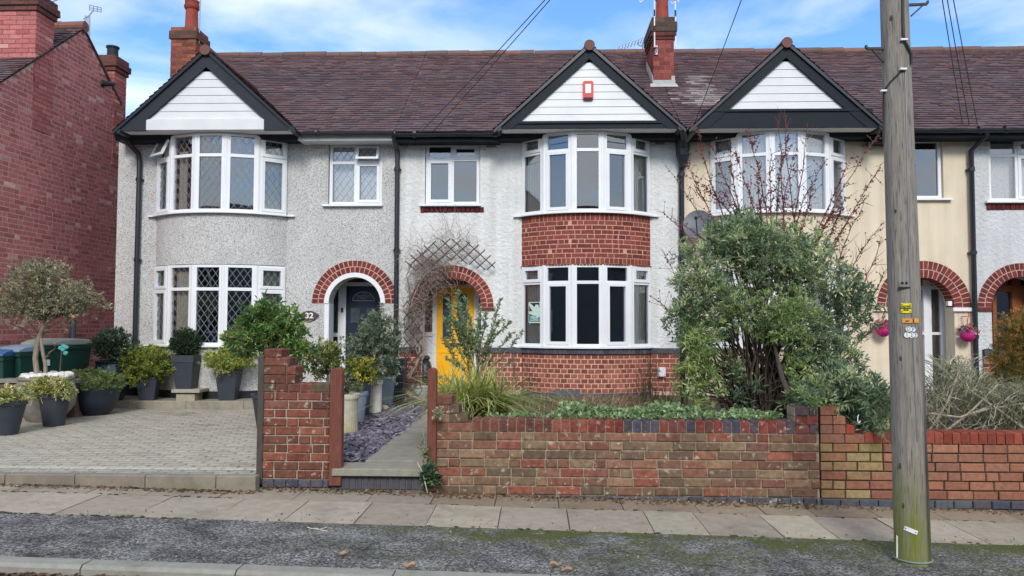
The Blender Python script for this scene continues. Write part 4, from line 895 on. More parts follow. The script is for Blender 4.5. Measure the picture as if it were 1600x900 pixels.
# chimney over the party wall
ch = MB(); Yc = 13.98; cx0, cx1 = PX(1021, Yc, 110), PX(1053, Yc, 110); cy1 = Yc + .78; zt = PZ(27, Yc, 1035)
wallbox_bricks(ch, cx0, cx1, Yc, cy1, 5.7, zt - .42, pick([S(138, 72, 68), S(128, 66, 62), S(148, 80, 72)]), mortar=S(158, 110, 98), L_=.21)
for (e, za, zb, cc) in ((.02, zt - .42, zt - .36, 0), (.04, zt - .36, zt - .28, 0), (.055, zt - .28, zt - .1, 1), (.02, zt - .1, zt, 1)):
    wallbox_bricks(ch, cx0 - e, cx1 + e, Yc - e, cy1 + e, za, zb, pick([S(96, 78, 66), S(84, 72, 62)] if cc else [S(112, 60, 54), S(96, 58, 52)]), mortar=S(96, 84, 74)); ch.add([(cx0 - e, Yc - e, za), (cx1 + e, Yc - e, za), (cx1 + e, cy1 + e, za), (cx0 - e, cy1 + e, za)], [(3, 2, 1, 0)], S(84, 70, 60))
chm = ch.build('chimney', m_brick, h2); chimney_pot(chm, (cx0 + cx1) / 2 + .02, Yc + .25, zt, .12, .6)
fl = MB(); zf = 4.6 + .725 * (Yc - 12.22)
fl.box(cx0 - .02, cx1 + .02, Yc - .03, Yc, zf - .02, zf + .10); fl.prism([(cx0 - .02, Yc - .02, zf), (cx0 - .02, cy1, zf + .57), (cx0 - .02, cy1, zf + .72), (cx0 - .02, Yc - .02, zf + .16)], (.012, 0, 0)); fl.add([(cx0 - .08, Yc - .13, zf - .055), (cx1 + .06, Yc - .13, zf - .055), (cx1 + .04, Yc - .02, zf + .04), (cx0 - .06, Yc - .02, zf + .04)], [(0, 1, 2, 3)]); fl.box(cx1 - .05, cx1 + .015, Yc - .02, Yc + .01, zf + .10, zf + .18)
fl.build('flashing', m_flash, chm)
def pole_aerial(x, y, z0_, z1_, par):
    mb = MB(); mb.tube([(x, y, z0_), (x, y, z1_)], .012, 8); o = mb.build('aerial_mast', m_white, par); mb = MB(); z = z0_ + .28
    while z < z1_ - .1: mb.tube([(x, y, z), (x, y, z + .12)], .016, 8); z += .3
    mb.build('mast_tape', m_ink, o); return o
A1 = pole_aerial(cx0 + .01, Yc - .09, PZ(74, Yc - .09, 1022), 8.1, chm); A2 = pole_aerial(cx1 + .03, Yc - .02, PZ(75, Yc, 1053), 8.0, chm)
mb = MB(); mb.tube([(cx0 + .01, Yc - .02, 6.60), (cx0 + .06, Yc - .1, 6.55), (cx0 + .02, Yc - .09, 6.5)], .014, 8); mb.bar((cx0 + .05, Yc - .02, 6.62), (cx0 + .05, Yc - .02, 6.45), .05, .02); mb.build('mast_bracket', m_metal, A1)
mb = MB(); Ya = 16.2; p0, p1 = P(967, 76, Ya), P(1012, 60, Ya); mb.bar(p0, p1, .018, .018)
for k in range(10): q = p0.lerp(p1, k / 9); mb.bar(q + Vector((0, -.18, 0)), q + Vector((0, .18, 0)), .01, .01, up=(0, 0, 1)); mb.bar(q + Vector((0, 0, -.0)), q + Vector((0.01, 0, .06)), .008, .008)
q = P(1004, 66, Ya); mb.tube([q, (q.x, Ya, 6.4)], .014, 8); mb.tube([P(997, 66, Ya), P(998, 71, Ya), P(1002, 72, Ya), P(1005, 69, Ya)], .01, 6); mb.build('aerial', m_metal, h2)
mb = MB(); q0, q1 = P(1000, 4, Yc), P(1024, -14, Yc); mb.bar(q0, q1, .014, .014); mb.bar(P(1000, 4, Yc), P(999, -6, Yc), .012, .012); 
for (a, b) in (((1042, -4), (1062, 4)), ((1047, 2), (1050, 7)), ((1050, 7), (1054, 1)), ((1055, 3), (1066, -2))): mb.bar(P(*a, Yc), P(*b, Yc), .012, .012)
mb.build('aerial_elements', m_metal, A2)

# ================================================================== cream house
h3 = H('cream rendered terraced house behind the big green bush and the wooden pole', 4.7); XA, XB = 2.346, 7.043
b3 = Bay(PX(1214, YH, 270), 1.09, .48)
wx = (PX(1395, YH, 270), PX(1474, YH, 270)); wz = (PZ(311, YH, 1440), PZ(216, YH, 1440)); a3x, a3s = PX(1443, YH, 450), PZ(480, YH, 1443)
mb = MB(); facade(mb, XA + .001, XB, -.05, 4.6, [('r', b3.cx - b3.a + .02, b3.cx + b3.a - .02, 1.13, 2.45), ('r', b3.cx - b3.a + .02, b3.cx + b3.a - .02, 3.29, 4.58), ('r', *wx, *wz), ('a', a3x, .48, a3s, .0)])
for (za, zb) in ((.0, 1.12), (2.45, 3.262)):
    arc_sheet(mb, b3.arc(24), za, zb)
    for zz in (za, zb): mb.add([(x, y, zz) for x, y in b3.arc(24)] + [(b3.cx, YH + .1, zz)], [tuple(range(26))])
mb.build('wall', m_cream, h3)
bay_window(h3, b3, 3.29, 4.57, 4.20, style=((1, 1), (0, 0), (0, 0), (0, 0), (1, 1)), curt=(0, 1, 2, 3, 4), cmat=m_net, label='upper bay window with net curtains behind the berried twigs')
bay_window(h3, b3, 1.15, 2.445, 2.12, style=((1, 1), (0, 0), (0, 0), (0, 0), (1, 1)), curt=(0, 1, 2, 3, 4), cmat=m_net, label='lower bay window hidden behind the big green bush')
flat_window(h3, wx[0] + .01, wx[1] - .01, wz[0] + .01, wz[1] - .01, None, None, label='small single paned window beside the wooden pole', sx=(.09, .12))
arch_bricks(h3, a3x, .475, .75, a3s, C_ARC, 28, 22)
for x_ in (a3x - .63, a3x + .63): mb = MB(); mb.box(x_ - .19, x_ + .17, YH - .05, YH + .02, a3s - .065, a3s - .008); mb.build('arch_ledge', m_white, h3)
YD = 13.0; porch(h3, a3x - .6, a3x + .6, 2.68, YD, .27)
fx = MB(); rp(fx, 1396, 1404, 400, 620, YD, .07); rp(fx, 1444, 1456, 400, 620, YD - .005, .08); rp(fx, 1471, 1477, 400, 620, YD, .07); rp(fx, 1404, 1471, 446, 452, YD + .002, .06); rp(fx, 1404, 1471, 519, 523, YD + .002, .06); rp(fx, 1420, 1425, 400, 620, YD + .004, .06); fx.build('door_frame', m_upvc, h3)
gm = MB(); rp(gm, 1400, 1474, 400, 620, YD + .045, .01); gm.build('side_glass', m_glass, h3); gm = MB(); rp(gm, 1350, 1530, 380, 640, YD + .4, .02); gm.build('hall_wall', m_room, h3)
main_roof(h3, XA, XB); shell(h3, XA, XB)
# lichen stain / mortar wash below the chimney stays as pale tiles
gable(h3, 3.905, 1.42, 4.605, 5.90, tri=(PX(1140, 11.95, 172), PX(1322, 11.95, 172), PZ(173, 11.95)), board=.22)
gutter(h3, 5.36, XB + .02, 4.59)
downpipe(h3, [(XB + .08, 12.22, 4.56), (XB + .08, 12.3, 4.5), (XB - .02, YH - .08, 4.32), (XB - .02, YH - .07, .3)], .04)
mb = MB(); vx, vy = PX(1097, YH, 220), PZ(220, YH); mb.box(vx - .1, vx + .1, YH - .012, YH + .01, vy - .055, vy + .05); mb.build('air_vent', m_vent, h3)
mb = MB(); xx = PX(1372, YH, 210); mb.prism([(xx - .28, YH - .25, 4.42), (xx + .2, YH - .25, 4.42), (xx + .0, YH - .25, 4.56)], (0, .24, 0)); mb.build('eaves_bracket', m_navy, h3)
# satellite dish
dc = P(1091, 352, YH - .3); mb = MB(); ax_ = Vector((-.35, -1, .35)).normalized(); R3 = ax_.to_track_quat('Z', 'Y').to_matrix(); vs = []; rings = 7; nn = 24
for i in range(rings + 1):
    r = .235 * i / rings
    for k in range(nn): a = 2 * pi * k / nn; v = R3 @ Vector((r * cos(a), r * 1.05 * sin(a), .9 * r * r)); vs.append(dc + v)
mb.add(vs, [(i * nn + k, i * nn + (k + 1) % nn, (i + 1) * nn + (k + 1) % nn, (i + 1) * nn + k) for i in range(rings) for k in range(nn)])
mb.tube([dc, (dc.x, YH, dc.z - .12)], .02, 8); di = mb.build('satellite_dish', m_dish, h3, smooth=True)
mb = MB(); fp = dc + R3 @ Vector((0, 0, .27)); mb.tube([dc + R3 @ Vector((0, -.22, .05)), fp], .009, 6); mb.ball(fp, .03); mb.build('dish_arm', m_dgrey, di)

# ================================================================== right-hand white house
h4 = H('white roughcast terraced house at the right edge with a varnished wooden door frame', 9.3); XA, XB = 7.043, 11.6
wx = (PX(1545, YH, 265), PX(1634, YH, 265)); wz = (PZ(315, YH, 1580), PZ(214, YH, 1580)); a4x, a4s = PX(1597, YH, 450), PZ(480, YH, 1597)
mb = MB(); facade(mb, XA + .001, XB, -.05, 4.6, [('r', *wx, *wz), ('a', a4x, .49, a4s, .0)]); mb.build('wall', m_rough2, h4)
flat_window(h4, wx[0] + .01, wx[1] - .01, wz[0] + .01, wz[1] - .01, PX(1587, YH + .08, 265), PZ(243, YH + .08, 1580), sashes=(0, 1, 0, 1), netc=m_net, label='small upper window cut by the right edge')
mb = MB(); bricks(mb, plane_map((0, YH), (1, YH)), PX(1541, YH, 323), PX(1640, YH, 323), PZ(328, YH, 1570), PZ(318.5, YH, 1570), pick([S(100, 42, 38), S(86, 40, 38)]), L_=.075, H=.1, mortar=S(120, 90, 84), proud=.02); mb.build('brick_sill', m_brick, h4)
arch_bricks(h4, a4x, .49, .71, a4s, [S(120, 56, 52), S(132, 62, 56), S(108, 52, 50)], 27, 22)
for s_ in (-1, 1): mb = MB(); mb.box(a4x + s_ * .6 - .13, a4x + s_ * .6 + .12, YH - .04, YH + .25, a4s - .06, a4s - .006, S(110, 56, 50)); mb.build('arch_springer', m_brick, h4)
YD = 13.1; porch(h4, a4x - .6, a4x + .6, 2.68, YD, .27)
fx = MB(); rp(fx, 1552, 1558, 400, 620, YD, .07); rp(fx, 1583, 1597, 400, 620, YD - .005, .08); rp(fx, 1558, 1640, 446, 456, YD, .07); rp(fx, 1597, 1640, 456, 620, YD + .03, .04); fx.build('door_frame', m_wood, h4)
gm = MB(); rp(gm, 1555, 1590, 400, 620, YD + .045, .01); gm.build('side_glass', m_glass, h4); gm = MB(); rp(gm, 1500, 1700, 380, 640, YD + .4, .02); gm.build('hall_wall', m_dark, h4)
mb = MB(); bricks(mb, plane_map((XA + .12, YH - .045), (9, YH - .045)), 0, a4x - .49 - XA - .12, .3, .98, pick(C_PLI), L_=.22, mortar=mo); 
for i in range(3): brick1(mb, plane_map((XA + .12, YH - .055), (9, YH - .055)), i * .105 + .004, i * .105 + .1, .99, 1.13, .01, vary(C_BLU[0], .1))
mb.box(XA + .12, a4x - .49, YH - .054, YH + .001, .98, 1.12, S(80, 80, 86)); mb.build('brick_plinth', m_brick, h4)
main_roof(h4, XA, XB); shell(h4, XA, XB); gutter(h4, XA + .02, XB, 4.59)

# ================================================================== neighbour's brick house on the left
XN = P(188, 400, 14.6).x
h5 = empty('brick_house', (XN - 2, 12, 0), 'red brick house at the left edge, seen from its tall blank gable side', 'house')
mb = MB(); m = plane_map((XN, 8.2), (XN, 14.6)); top = lambda y: 5.0 if y < 10.7 else min(6.72 - .80 * abs(y - 13.18), 9)
def mN(u, z, d): return (XN + d, 8.2 + u, z)
bricks(mb, mN, 0, 6.4, 0, 6.75, pick(C_NEI, .13), bond='flem', L_=.235, H=.0775, j=.016, mortar=None, proud=.004, jit=.12, skip=lambda u, z: z > 6.70 - .79 * abs(8.2 + u - 13.18) and not (8.2 + u > 14.14 and z < 6))
nb = MB(); yy = [8.2, 13.18, 14.22]; k = .79; T = lambda y: 6.72 - k * abs(y - 13.18)
mb.prism([(XN - .0, 8.2, 0), (XN - .0, 14.6, 0), (XN - .0, 14.6, T(14.22)), (XN, 14.22, T(14.22)), (XN, 13.18, 6.72), (XN, 8.2, T(8.2))], (-.3, 0, 0), S(214, 180, 168)); mb.build('wall', m_brick, h5)
mb = MB(); tiles(mb, (XN - 3.2, 8.0, T(8.0) + .03), (1, 0, 0), (0, 1, k), 3.26, 5.25 * sqrt(1 + k * k), ctile); mb.prism([(XN + .04, 8.0, T(8.0)), (XN + .04, 13.18, 6.72), (XN + .04, 14.45, T(14.45)), (XN + .04, 14.45, T(14.45) + .05), (XN + .04, 13.18, 6.735), (XN + .04, 8.0, T(8.0) + .015)], (-3.2, 0, 0), S(96, 76, 76))
r5 = mb.build('roof', m_tile, h5); mb = MB(); x = XN + .05
while x > XN - 3: mb.tube([(x, 13.18, 6.76), (x - .44, 13.18, 6.76)], [.1, .09], 12, vary(S(134, 90, 74), .12)); x -= .44
mb.build('ridge_tile', m_tile, r5)
def stack(x0, x1, y0, y1, z0_, z1_, pot=None, cols=None):
    ch = MB(); cf = pick(cols or C_NEI, .13); wallbox_bricks(ch, x0, x1, y0, y1, z0_, z1_ - .3, cf, mortar=S(130, 98, 90), L_=.22, proud=.006)
    for e, za, zb in ((.03, z1_ - .3, z1_ - .22), (.06, z1_ - .22, z1_ - .1), (.03, z1_ - .1, z1_)):
        wallbox_bricks(ch, x0 - e, x1 + e, y0 - e, y1 + e, za, zb, pick([S(122, 72, 66), S(104, 70, 64)]), mortar=S(110, 92, 84)); ch.add([(x0 - e, y0 - e, za), (x1 + e, y0 - e, za), (x1 + e, y1 + e, za), (x0 - e, y1 + e, za)], [(3, 2, 1, 0)], S(90, 66, 60))
    o = ch.build('chimney', m_brick, h5); return o
y0_, y1_ = 7.9 * 1200 / 813 * abs(XN) / 7.9, abs(XN) * 1200 / 783; stack(XN - .75, XN + .012, y0_, y1_, 4.6, P(20, -2, y0_).z + .1)
s2 = stack(XN - .7, XN + .012, 14.2, 14.62, 4.5, P(175, 92, 14.4).z); mb = MB(); q = P(167, 85, 14.4); mb.lathe(XN - .12, 14.35, [(.1, q.z - .12), (.1, q.z + .1), (.12, q.z + .1), (.12, q.z + .13), (.05, q.z + .13)], 14); mb.build('chimney_pot', m_dgrey, s2)
mb = MB(); q = P(138, 131, abs(XN) * 1200 / 700); q = Vector((XN + .02, q.y, q.z)); mb.tube([q, q + Vector((.14, 0, 0)), q + Vector((.18, .06, .01))], [.05, .05, .03], 10); mb.ball(q, .075, sz=(.4, 1, 1)); mb.build('wall_flue', m_black, h5)
mb = MB(); Ya = 15.5; q0, q1 = P(139.5, 78, Ya), P(140, 16, Ya); mb.tube([Vector((q0.x, Ya, q0.z - .3)), q1 + Vector((0, 0, -.1))], .016, 6); mb.bar(P(128, 38, Ya), P(146, 16, Ya), .016, .016)
for (a, b) in (((140, 8), (140, 16)), ((146, 9), (146, 18)), ((152, 10), (152, 18)), ((158, 12), (158, 19)), ((140, 8), (158, 12)), ((140, 15), (158, 19)), ((140, 12), (158, 15.5)), ((133, 24), (137, 34)), ((130, 30), (142, 22))): mb.bar(P(*a, Ya), P(*b, Ya), .014, .014)
mb.build('aerial', m_metal, h5)
mb = MB(); yy = abs(XN) * 1200 / (838 - 97); mb.tube([(XN + .06, yy, 1.55), (XN + .06, yy, .2)], .05, 10); mb.build('downpipe', material('grey_downpipe', color=S(74, 74, 84), rough=.6), h5)

# ================================================================== terrace across the street (seen in the window glass)
h6 = empty('opposite_terrace', (0, -14, 0), 'dark brick terrace across the street, seen only as reflections in the lower bay windows', 'houses')
mb = MB(); mb.box(-60, 60, -21, -14, -.2, 5.2, S(128, 130, 134)); mb.build('wall', m_brick, h6)
mb = MB(); mb.prism([(-60, -13.7, 5.15), (-60, -17.5, 8.0), (-60, -21.3, 5.15)], (120, 0, 0), S(70, 60, 62)); mb.build('roof', m_tile, h6)
for i in range(9):
    x = -22.5 + i * 5.4
    for z0_, z1_ in ((.9, 2.3), (3.2, 4.6)):
        mb = MB(); m = lambda u, z, d, x=x: (x + u, -13.95 - d, z); ring(mb, m, 0, 2.1, z0_, z1_, .1, -.06, .04)
        for uu in (.65, 1.35): lbox(mb, m, uu, uu + .08, z0_, z1_, -.04, .04)
        f = mb.build('window', m_upvc, h6); g = MB(); g.box(x + .1, x + 2.0, -13.99, -13.98, z0_ + .1, z1_ - .1); g.build('pane', m_dark, f)
# ------------------------------------------------------------------ garden walls
YW, TW = 6.8, .215
def wall_rows(mb, x0, x1, rows, H_, zbase, cfs, L_=.215, j=.011, mortar=S(170, 158, 140), skip=None, jit=.12):
    m = plane_map((0, YW), (1, YW)); mb_ = plane_map((0, YW + TW), (-1, YW + TW))
    for r in range(rows):
        z0_, z1_ = zbase + r * H_, zbase + (r + 1) * H_; u = x0 - (L_ / 2 if r % 2 else 0); k = 0
        while u < x1 - .02:
            w = (L_ / 2 if random.random() < .16 else L_) * (1 + random.uniform(-.05, .05)); a, b = max(u + j / 2, x0), min(u + w - j / 2, x1); u += w
            if b - a < .03: continue
            if skip and skip((a + b) / 2, z1_ - .01): continue
            c = cfs((a + b) / 2, (z0_ + z1_) / 2); d = random.uniform(.006, .016); jz = random.uniform(-.0015, .0015)
            brick1(mb, m, a, b, z0_ + j / 2 + jz, z1_ - j / 2 + jz, d, c, True); brick1(mb, lambda uu, z, dd: (uu, YW + TW + dd, z), a, b, z0_ + j / 2, z1_ - j / 2, d, c)
def coping(mb, x0, x1, z0_, z1_, cols, w=.0785, over=.008):
    n = max(1, round((x1 - x0) / w)); w = (x1 - x0) / n
    for i in range(n):
        c = cols((x0 + i * w)); dz = random.uniform(-.003, .002); o = over * random.uniform(.6, 1.4)
        mb.bbox(x0 + i * w + .004, x0 + (i + 1) * w - .004, YW - o, YW + TW + o, z0_ + .005, z1_ + dz, .007, c)
    mb.box(x0, x1, YW + .004, YW + TW - .004, z0_ - .01, z1_ - .012, S(160, 148, 132))
def blues(mb, x0, x1, z, Hh=.076, rows=2, L_=.11):
    for r in range(rows):
        u = x0 - (.05 if r % 2 else 0)
        while u < x1 - .02:
            a, b = max(u + .005, x0), min(u + L_ - .005, x1); u += L_
            if b - a > .02: brick1(mb, plane_map((0, YW), (1, YW)), a, b, z - (r + 1) * Hh + .005, z - r * Hh - .005, .022 + .01 * r, vary(random.choice(C_BLU), .15), True)
    mb.box(x0, x1, YW + .001, YW + TW, z - rows * Hh, z, S(120, 112, 102))
# middle wall
x0, x1 = PX(681, YW, 700), PX(1280, YW, 700); zc0, zc1 = .556, .664; HM = .0782
xs1 = PX(1242, YW, 650)
wm = MB()
def cmid(x, z):
    if x > 1.9 and random.random() < .35: return vary(random.choice([S(128, 76, 64), S(120, 84, 74)]), .15)
    return vary(random.choice(C_OLD), .13)
def cmid0(x, z):
    if x > 1.9 and random.random() < .5: return vary(random.choice([S(128, 66, 56), S(104, 76, 72), S(140, 78, 62)]), .2)
    g = random.random()
    return vary(random.choice(C_OLD), .2)
wall_rows(wm, x0, x1, 7, HM, zc0 - 7 * HM, cmid); blues(wm, x0, x1, zc0 - 7 * HM, rows=2)
wm.box(x0 + .001, x1 - .001, YW + .003, YW + TW - .003, -.05, zc0 - .001, S(168, 152, 132))
def ccop(x):
    if x > .75: return vary(random.choice([S(124, 64, 56), S(84, 76, 82), S(112, 70, 64), S(76, 74, 84)]), .15)
    if x > .1: return vary(random.choice([S(128, 66, 54), S(118, 60, 50), S(136, 76, 60)]), .15)
    return vary(random.choice([S(110, 66, 56), S(96, 64, 56), S(122, 78, 62)]), .15)
xcop0 = PX(738, YW, 650); coping(wm, xcop0, xs1, zc0, zc1, ccop)
# raised, stepped ends
zz = zc0
for r, (xa, xb) in enumerate(((x0, PX(742, YW, 650)), (x0, PX(732, YW, 640)), (x0, PX(718, YW, 630)), (x0, PX(707, YW, 610)))):
    m = plane_map((0, YW), (1, YW)); u = xa
    while u < xb - .02:
        w = min(random.choice([.11, .2]), xb - u)
        if w > .03: wm.bbox(u + .004, u + w - .004, YW - .01, YW + TW + .01, zz + .005, zz + HM - .003 + random.uniform(-.002, .002), .007, vary(random.choice(C_OLD + [S(84, 78, 80)]), .18))
        u += w
    wm.box(xa, xb - .01, YW + .004, YW + TW - .004, zz - .005, zz + HM - .012, S(168, 152, 132)); zz += HM
zz = zc0
for r, (xa, xb) in enumerate(((xs1, x1), (xs1, x1), (xs1, x1))):
    u = xa; ws = [.09, .11] if r % 2 else [.12, .08]
    for w in ws: wm.bbox(u + .004, min(u + w, x1) - .004, YW - .012, YW + TW + .01, zz + .005, zz + HM - .003, .007, vary(random.choice([S(120, 66, 60), S(92, 76, 78), S(132, 76, 66)]), .15)); u += w
    wm.box(xa, xb - .004, YW + .004, YW + TW - .004, zz - .005, zz + HM - .012, S(168, 152, 132)); zz += HM
o = wm.build('garden_wall', m_oldbrick, loc=((x0 + x1) / 2, YW, 0)); tag(o, 'long weathered mixed brick garden wall with ivy along its top, before the white house', 'wall', 'low brick front walls')
# left pier
x0, x1 = PX(411.5, YW, 650), PX(515, YW, 650); wp = MB(); HP = .0765; zb = .128
hts = [(x0, x1, 10), (x0, PX(462, YW, 600), 12), (x0, PX(453, YW, 580), 13), (x0, PX(441, YW, 570), 14)]
cp_ = lambda x, z: vary(random.choice(C_PIER if z < .75 else [S(120, 74, 62), S(104, 66, 58), S(128, 84, 72)]), .16)
zt10 = zb + 10.6 * HP
wall_rows(wp, x0, x1, 10, HP, zb, cp_); wp.box(x0 + .001, x1 - .001, YW + .003, YW + TW - .003, 0, zb + 10 * HP - .003, S(190, 176, 158)); blues(wp, x0, x1, zb, rows=1)
zz = zb + 10 * HP
for xb, n in ((PX(516, YW, 600), 1), (PX(462, YW, 590), 1), (PX(463, YW, 580), 1), (PX(454, YW, 570), 1), (PX(441, YW, 560), 1)):
    u = x0
    while u < xb - .03:
        w = min(random.choice([.11, .2]), xb - u); wp.bbox(u + .004, u + w - .004, YW - .012, YW + TW + .01, zz + .005, zz + HP - .003, .008, vary(random.choice([S(120, 74, 62), S(104, 66, 58), S(96, 80, 66)]), .16)); u += w
    wp.box(x0, xb - .01, YW + .004, YW + TW - .004, zz - .005, zz + HP - .012, S(168, 152, 132)); zz += HP
o = wp.build('garden_pier', m_oldbrick, loc=((x0 + x1) / 2, YW, 0)); tag(o, 'short stepped red brick pier between the driveway and the open gateway', 'wall', 'low brick front walls')
# right wall
x0 = PX(1281.5, YW, 700); xs1 = PX(1350, YW, 680); x1 = 6.2; zc1, zc0 = .578, .478; wr = MB(); HR = .0795
def cr_(x, z):
    if x < 2.95 and random.random() < .75: return vary(random.choice(C_YEL), .1)
    return vary(random.choice(C_NEW), .12)
wall_rows(wr, x0, x1, 6, HR, zc0 - 6 * HR, cr_, L_=.212, j=.010, jit=.02); wr.box(x0 + .001, x1, YW + .004, YW + TW - .003, -.2, zc0 - .001, S(62, 54, 46)); blues(wr, x0, x1, zc0 - 6 * HR, rows=3, L_=.16)
coping(wr, xs1, x1, zc0, zc1, lambda x: vary(random.choice([S(138, 68, 54), S(128, 62, 50), S(148, 76, 60)]), .1), w=.0745)
zz = zc0
for i, xb in enumerate((PX(1350, YW, 660), PX(1337, YW, 650), PX(1324, YW, 645), PX(1312, YW, 640))):
    u = x0
    while u < xb - .03:
        w = min([.21, .11, .11][i % 3], xb - u); w = .075 if xb - u < .1 else w; wr.bbox(u + .004, u + w - .004, YW - .008, YW + TW + .008, zz + .005, zz + HR - .003, .007, vary(random.choice(C_YEL[:1] + C_NEW if u < xb - .12 else [S(160, 72, 56)]), .1)); u += w
    wr.box(x0, xb - .01, YW + .004, YW + TW - .004, zz - .005, zz + HR - .012, S(62, 54, 46)); zz += HR
o = wr.build('garden_wall', m_oldbrick if False else m_brick, loc=(x0 + 1, YW, 0)); tag(o, 'neater orange brick garden wall with a red coping behind the wooden pole, yellow bricks at its left end', 'wall', 'low brick front walls')
# yellow block wall returning behind it
yb = MB(); a, b = PX(1340, 7.3, 650), PX(1374, 7.3, 650); wallbox_bricks(yb, a, b, 7.1, 7.32, .3, PZ(635, 7.3), pick([S(196, 176, 128), S(188, 164, 112)]), L_=.21, mortar=S(140, 128, 104), proud=.006)
o = yb.build('return_wall', m_brick, loc=((a + b) / 2, 7.2, .3)); tag(o, 'small yellow block wall under the right hand branches of the big bush', 'wall')
# posts
def post(x0p, x1p, ytop, Y, th, mat, label, round_=True, name='gate_post', zb=0.0, ylow=742):
    a, b = PX(x0p, Y, 650), PX(x1p, Y, 650); zt = PZ(ytop, Y, (x0p + x1p) / 2); mb = MB(); r = (b - a) / 2; c = (a + b) / 2
    if round_: poly = [(a, Y, zb), (b, Y, zb), (b, Y, zt - r * .8)] + [(c + r * cos(pi * k / 8), Y, zt - r * .8 + r * .8 * sin(pi * k / 8)) for k in range(1, 8)] + [(a, Y, zt - r * .8)]
    else: poly = [(a, Y, zb), (b, Y, zb), (b, Y, zt), (a, Y, zt)]
    mb.prism(poly, (0, th, 0)); o = mb.build(name, mat, loc=(c, Y, zb)); tag(o, label, 'post', 'timber posts on the front boundary'); 
    bv = o.modifiers.new('bevel', 'BEVEL'); bv.width = .006; bv.segments = 1; return o
post(514.5, 534, 575, 6.74, .09, m_post, 'red brown timber gate post with a rounded top, left side of the open gateway', zb=.08)
post(667.5, 681.5, 575, 6.72, .09, m_post, 'red brown timber gate post with a rounded top, right side of the open gateway', zb=.05)
post(401.5, 411, 556, 6.78, .12, m_postd, 'dark weathered timber post at the edge of the driveway, against the stepped pier', False, zb=.08)

# ------------------------------------------------------------------ telegraph pole
pb = G(1427, 885, pz(2.4)); px_, py_ = pb.x * 1.022, pb.y * 1.022
pole = empty('telegraph_pole', (px_, py_, pb.z), 'tall weathered wooden pole with green algae at its foot, standing on the tarmac', 'pole')
PTOP = 6.6
sh = MB(); n = 40; vs = []; hs = [-.15, .0, .3, .7, 1.2, 2, 3, 4, 5, PTOP]
def prad(z): return .110 - .0060 * z
def pctr(z): return Vector((px_ - .0115 * z, py_ + .003 * z, pb.z + z))
lean = lambda z: pctr(z)
for h in hs:
    c = pctr(h); r = prad(h)
    for k in range(n): a = 2 * pi * k / n; rr = r * (1 + .012 * sin(3 * a + h) + .012 * sin(7 * a)); vs.append((c.x + rr * cos(a), c.y + rr * sin(a), c.z))
sh.add(vs, [(i * n + k, i * n + (k + 1) % n, (i + 1) * n + (k + 1) % n, (i + 1) * n + k) for i in range(len(hs) - 1) for k in range(n)] + [tuple(range((len(hs) - 1) * n, len(hs) * n))])
sh.build('shaft', m_pole, pole, smooth=True)
def onpole(px, py, out=.004):      # point on the pole's street face seen at that pixel
    v = ray(px, py); t = py_ / v.y; z = 1.5 + v.z * t
    for _ in range(6):
        c = pctr(z - pb.z); r = prad(z - pb.z) + out; A = v.x ** 2 + v.y ** 2; B = -2 * (v.x * c.x + v.y * c.y); C_ = c.x ** 2 + c.y ** 2 - r * r; D = max(B * B - 4 * A * C_, 0); t = (-B - sqrt(D)) / (2 * A); z = 1.5 + v.z * t
    return Vector((v.x * t, v.y * t, z))
def plate(name, px0, px1, py0, py1, mat, th=.004, n=6, rot=0, out=.003):
    mb = MB(); cx, cy = (px0 + px1) / 2, (py0 + py1) / 2; w, h = (px1 - px0) / 2, (py1 - py0) / 2
    def pt(a, b, o): x, y = a * w, b * h; return onpole(cx + x * cos(rot) - y * sin(rot), cy + x * sin(rot) + y * cos(rot), o)
    vs = []; 
    for i in range(n + 1):
        a = -1 + 2 * i / n; vs += [pt(a, 1, out + th), pt(a, -1, out + th), pt(a, 1, out), pt(a, -1, out)]
    fs = []
    for i in range(n): k = i * 4; fs += [(k, k + 4, k + 5, k + 1), (k + 1, k + 5, k + 7, k + 3), (k, k + 2, k + 6, k + 4)]
    fs += [(0, 1, 3, 2), (n * 4, n * 4 + 2, n * 4 + 3, n * 4 + 1)]
    mb.add(vs, fs); return mb.build(name, mat, pole)
sg = plate('warning_sign', 1407.5, 1424, 474, 489, m_yelsign)
mb = MB()
for (x, y) in ((1409.3, 476), (1422, 476), (1409.3, 487), (1422, 487)): mb.ball(onpole(x, y, .008), .004)
mb.build('sign_screw', m_ink, sg)
def ptext(txt, px, py, size, mat, par, bold=.0):
    p = onpole(px, py, .0085); c = pctr(p.z - pb.z); nrm = Vector((p.x - c.x, p.y - c.y)); rz = atan2(nrm.y, nrm.x) + pi / 2; text_obj('lettering', txt, size, p, mat, par, .0006, bold, rotz=rz)
ptext('CAUTION', 1415.7, 478.6, .0125, m_ink, sg, .0006); ptext('OVERHEAD', 1415.7, 481.6, .0125, m_ink, sg, .0006); ptext('FIBRE', 1415.7, 484.6, .0125, m_ink, sg, .0006)
tg = plate('orange_tag', 1409.5, 1435.5, 497.5, 504.5, m_orange); mb = MB(); p = onpole(1427.5, 501, .009); mb.box(p.x - .003, p.x + .003, p.y - .002, p.y, p.z - .013, p.z + .013); p2_ = onpole(1418, 501.5, .009); mb.box(p2_.x - .012, p2_.x + .012, p2_.y - .002, p2_.y, p2_.z - .002, p2_.z + .003); mb.build('tag_mark', m_ink, tg)
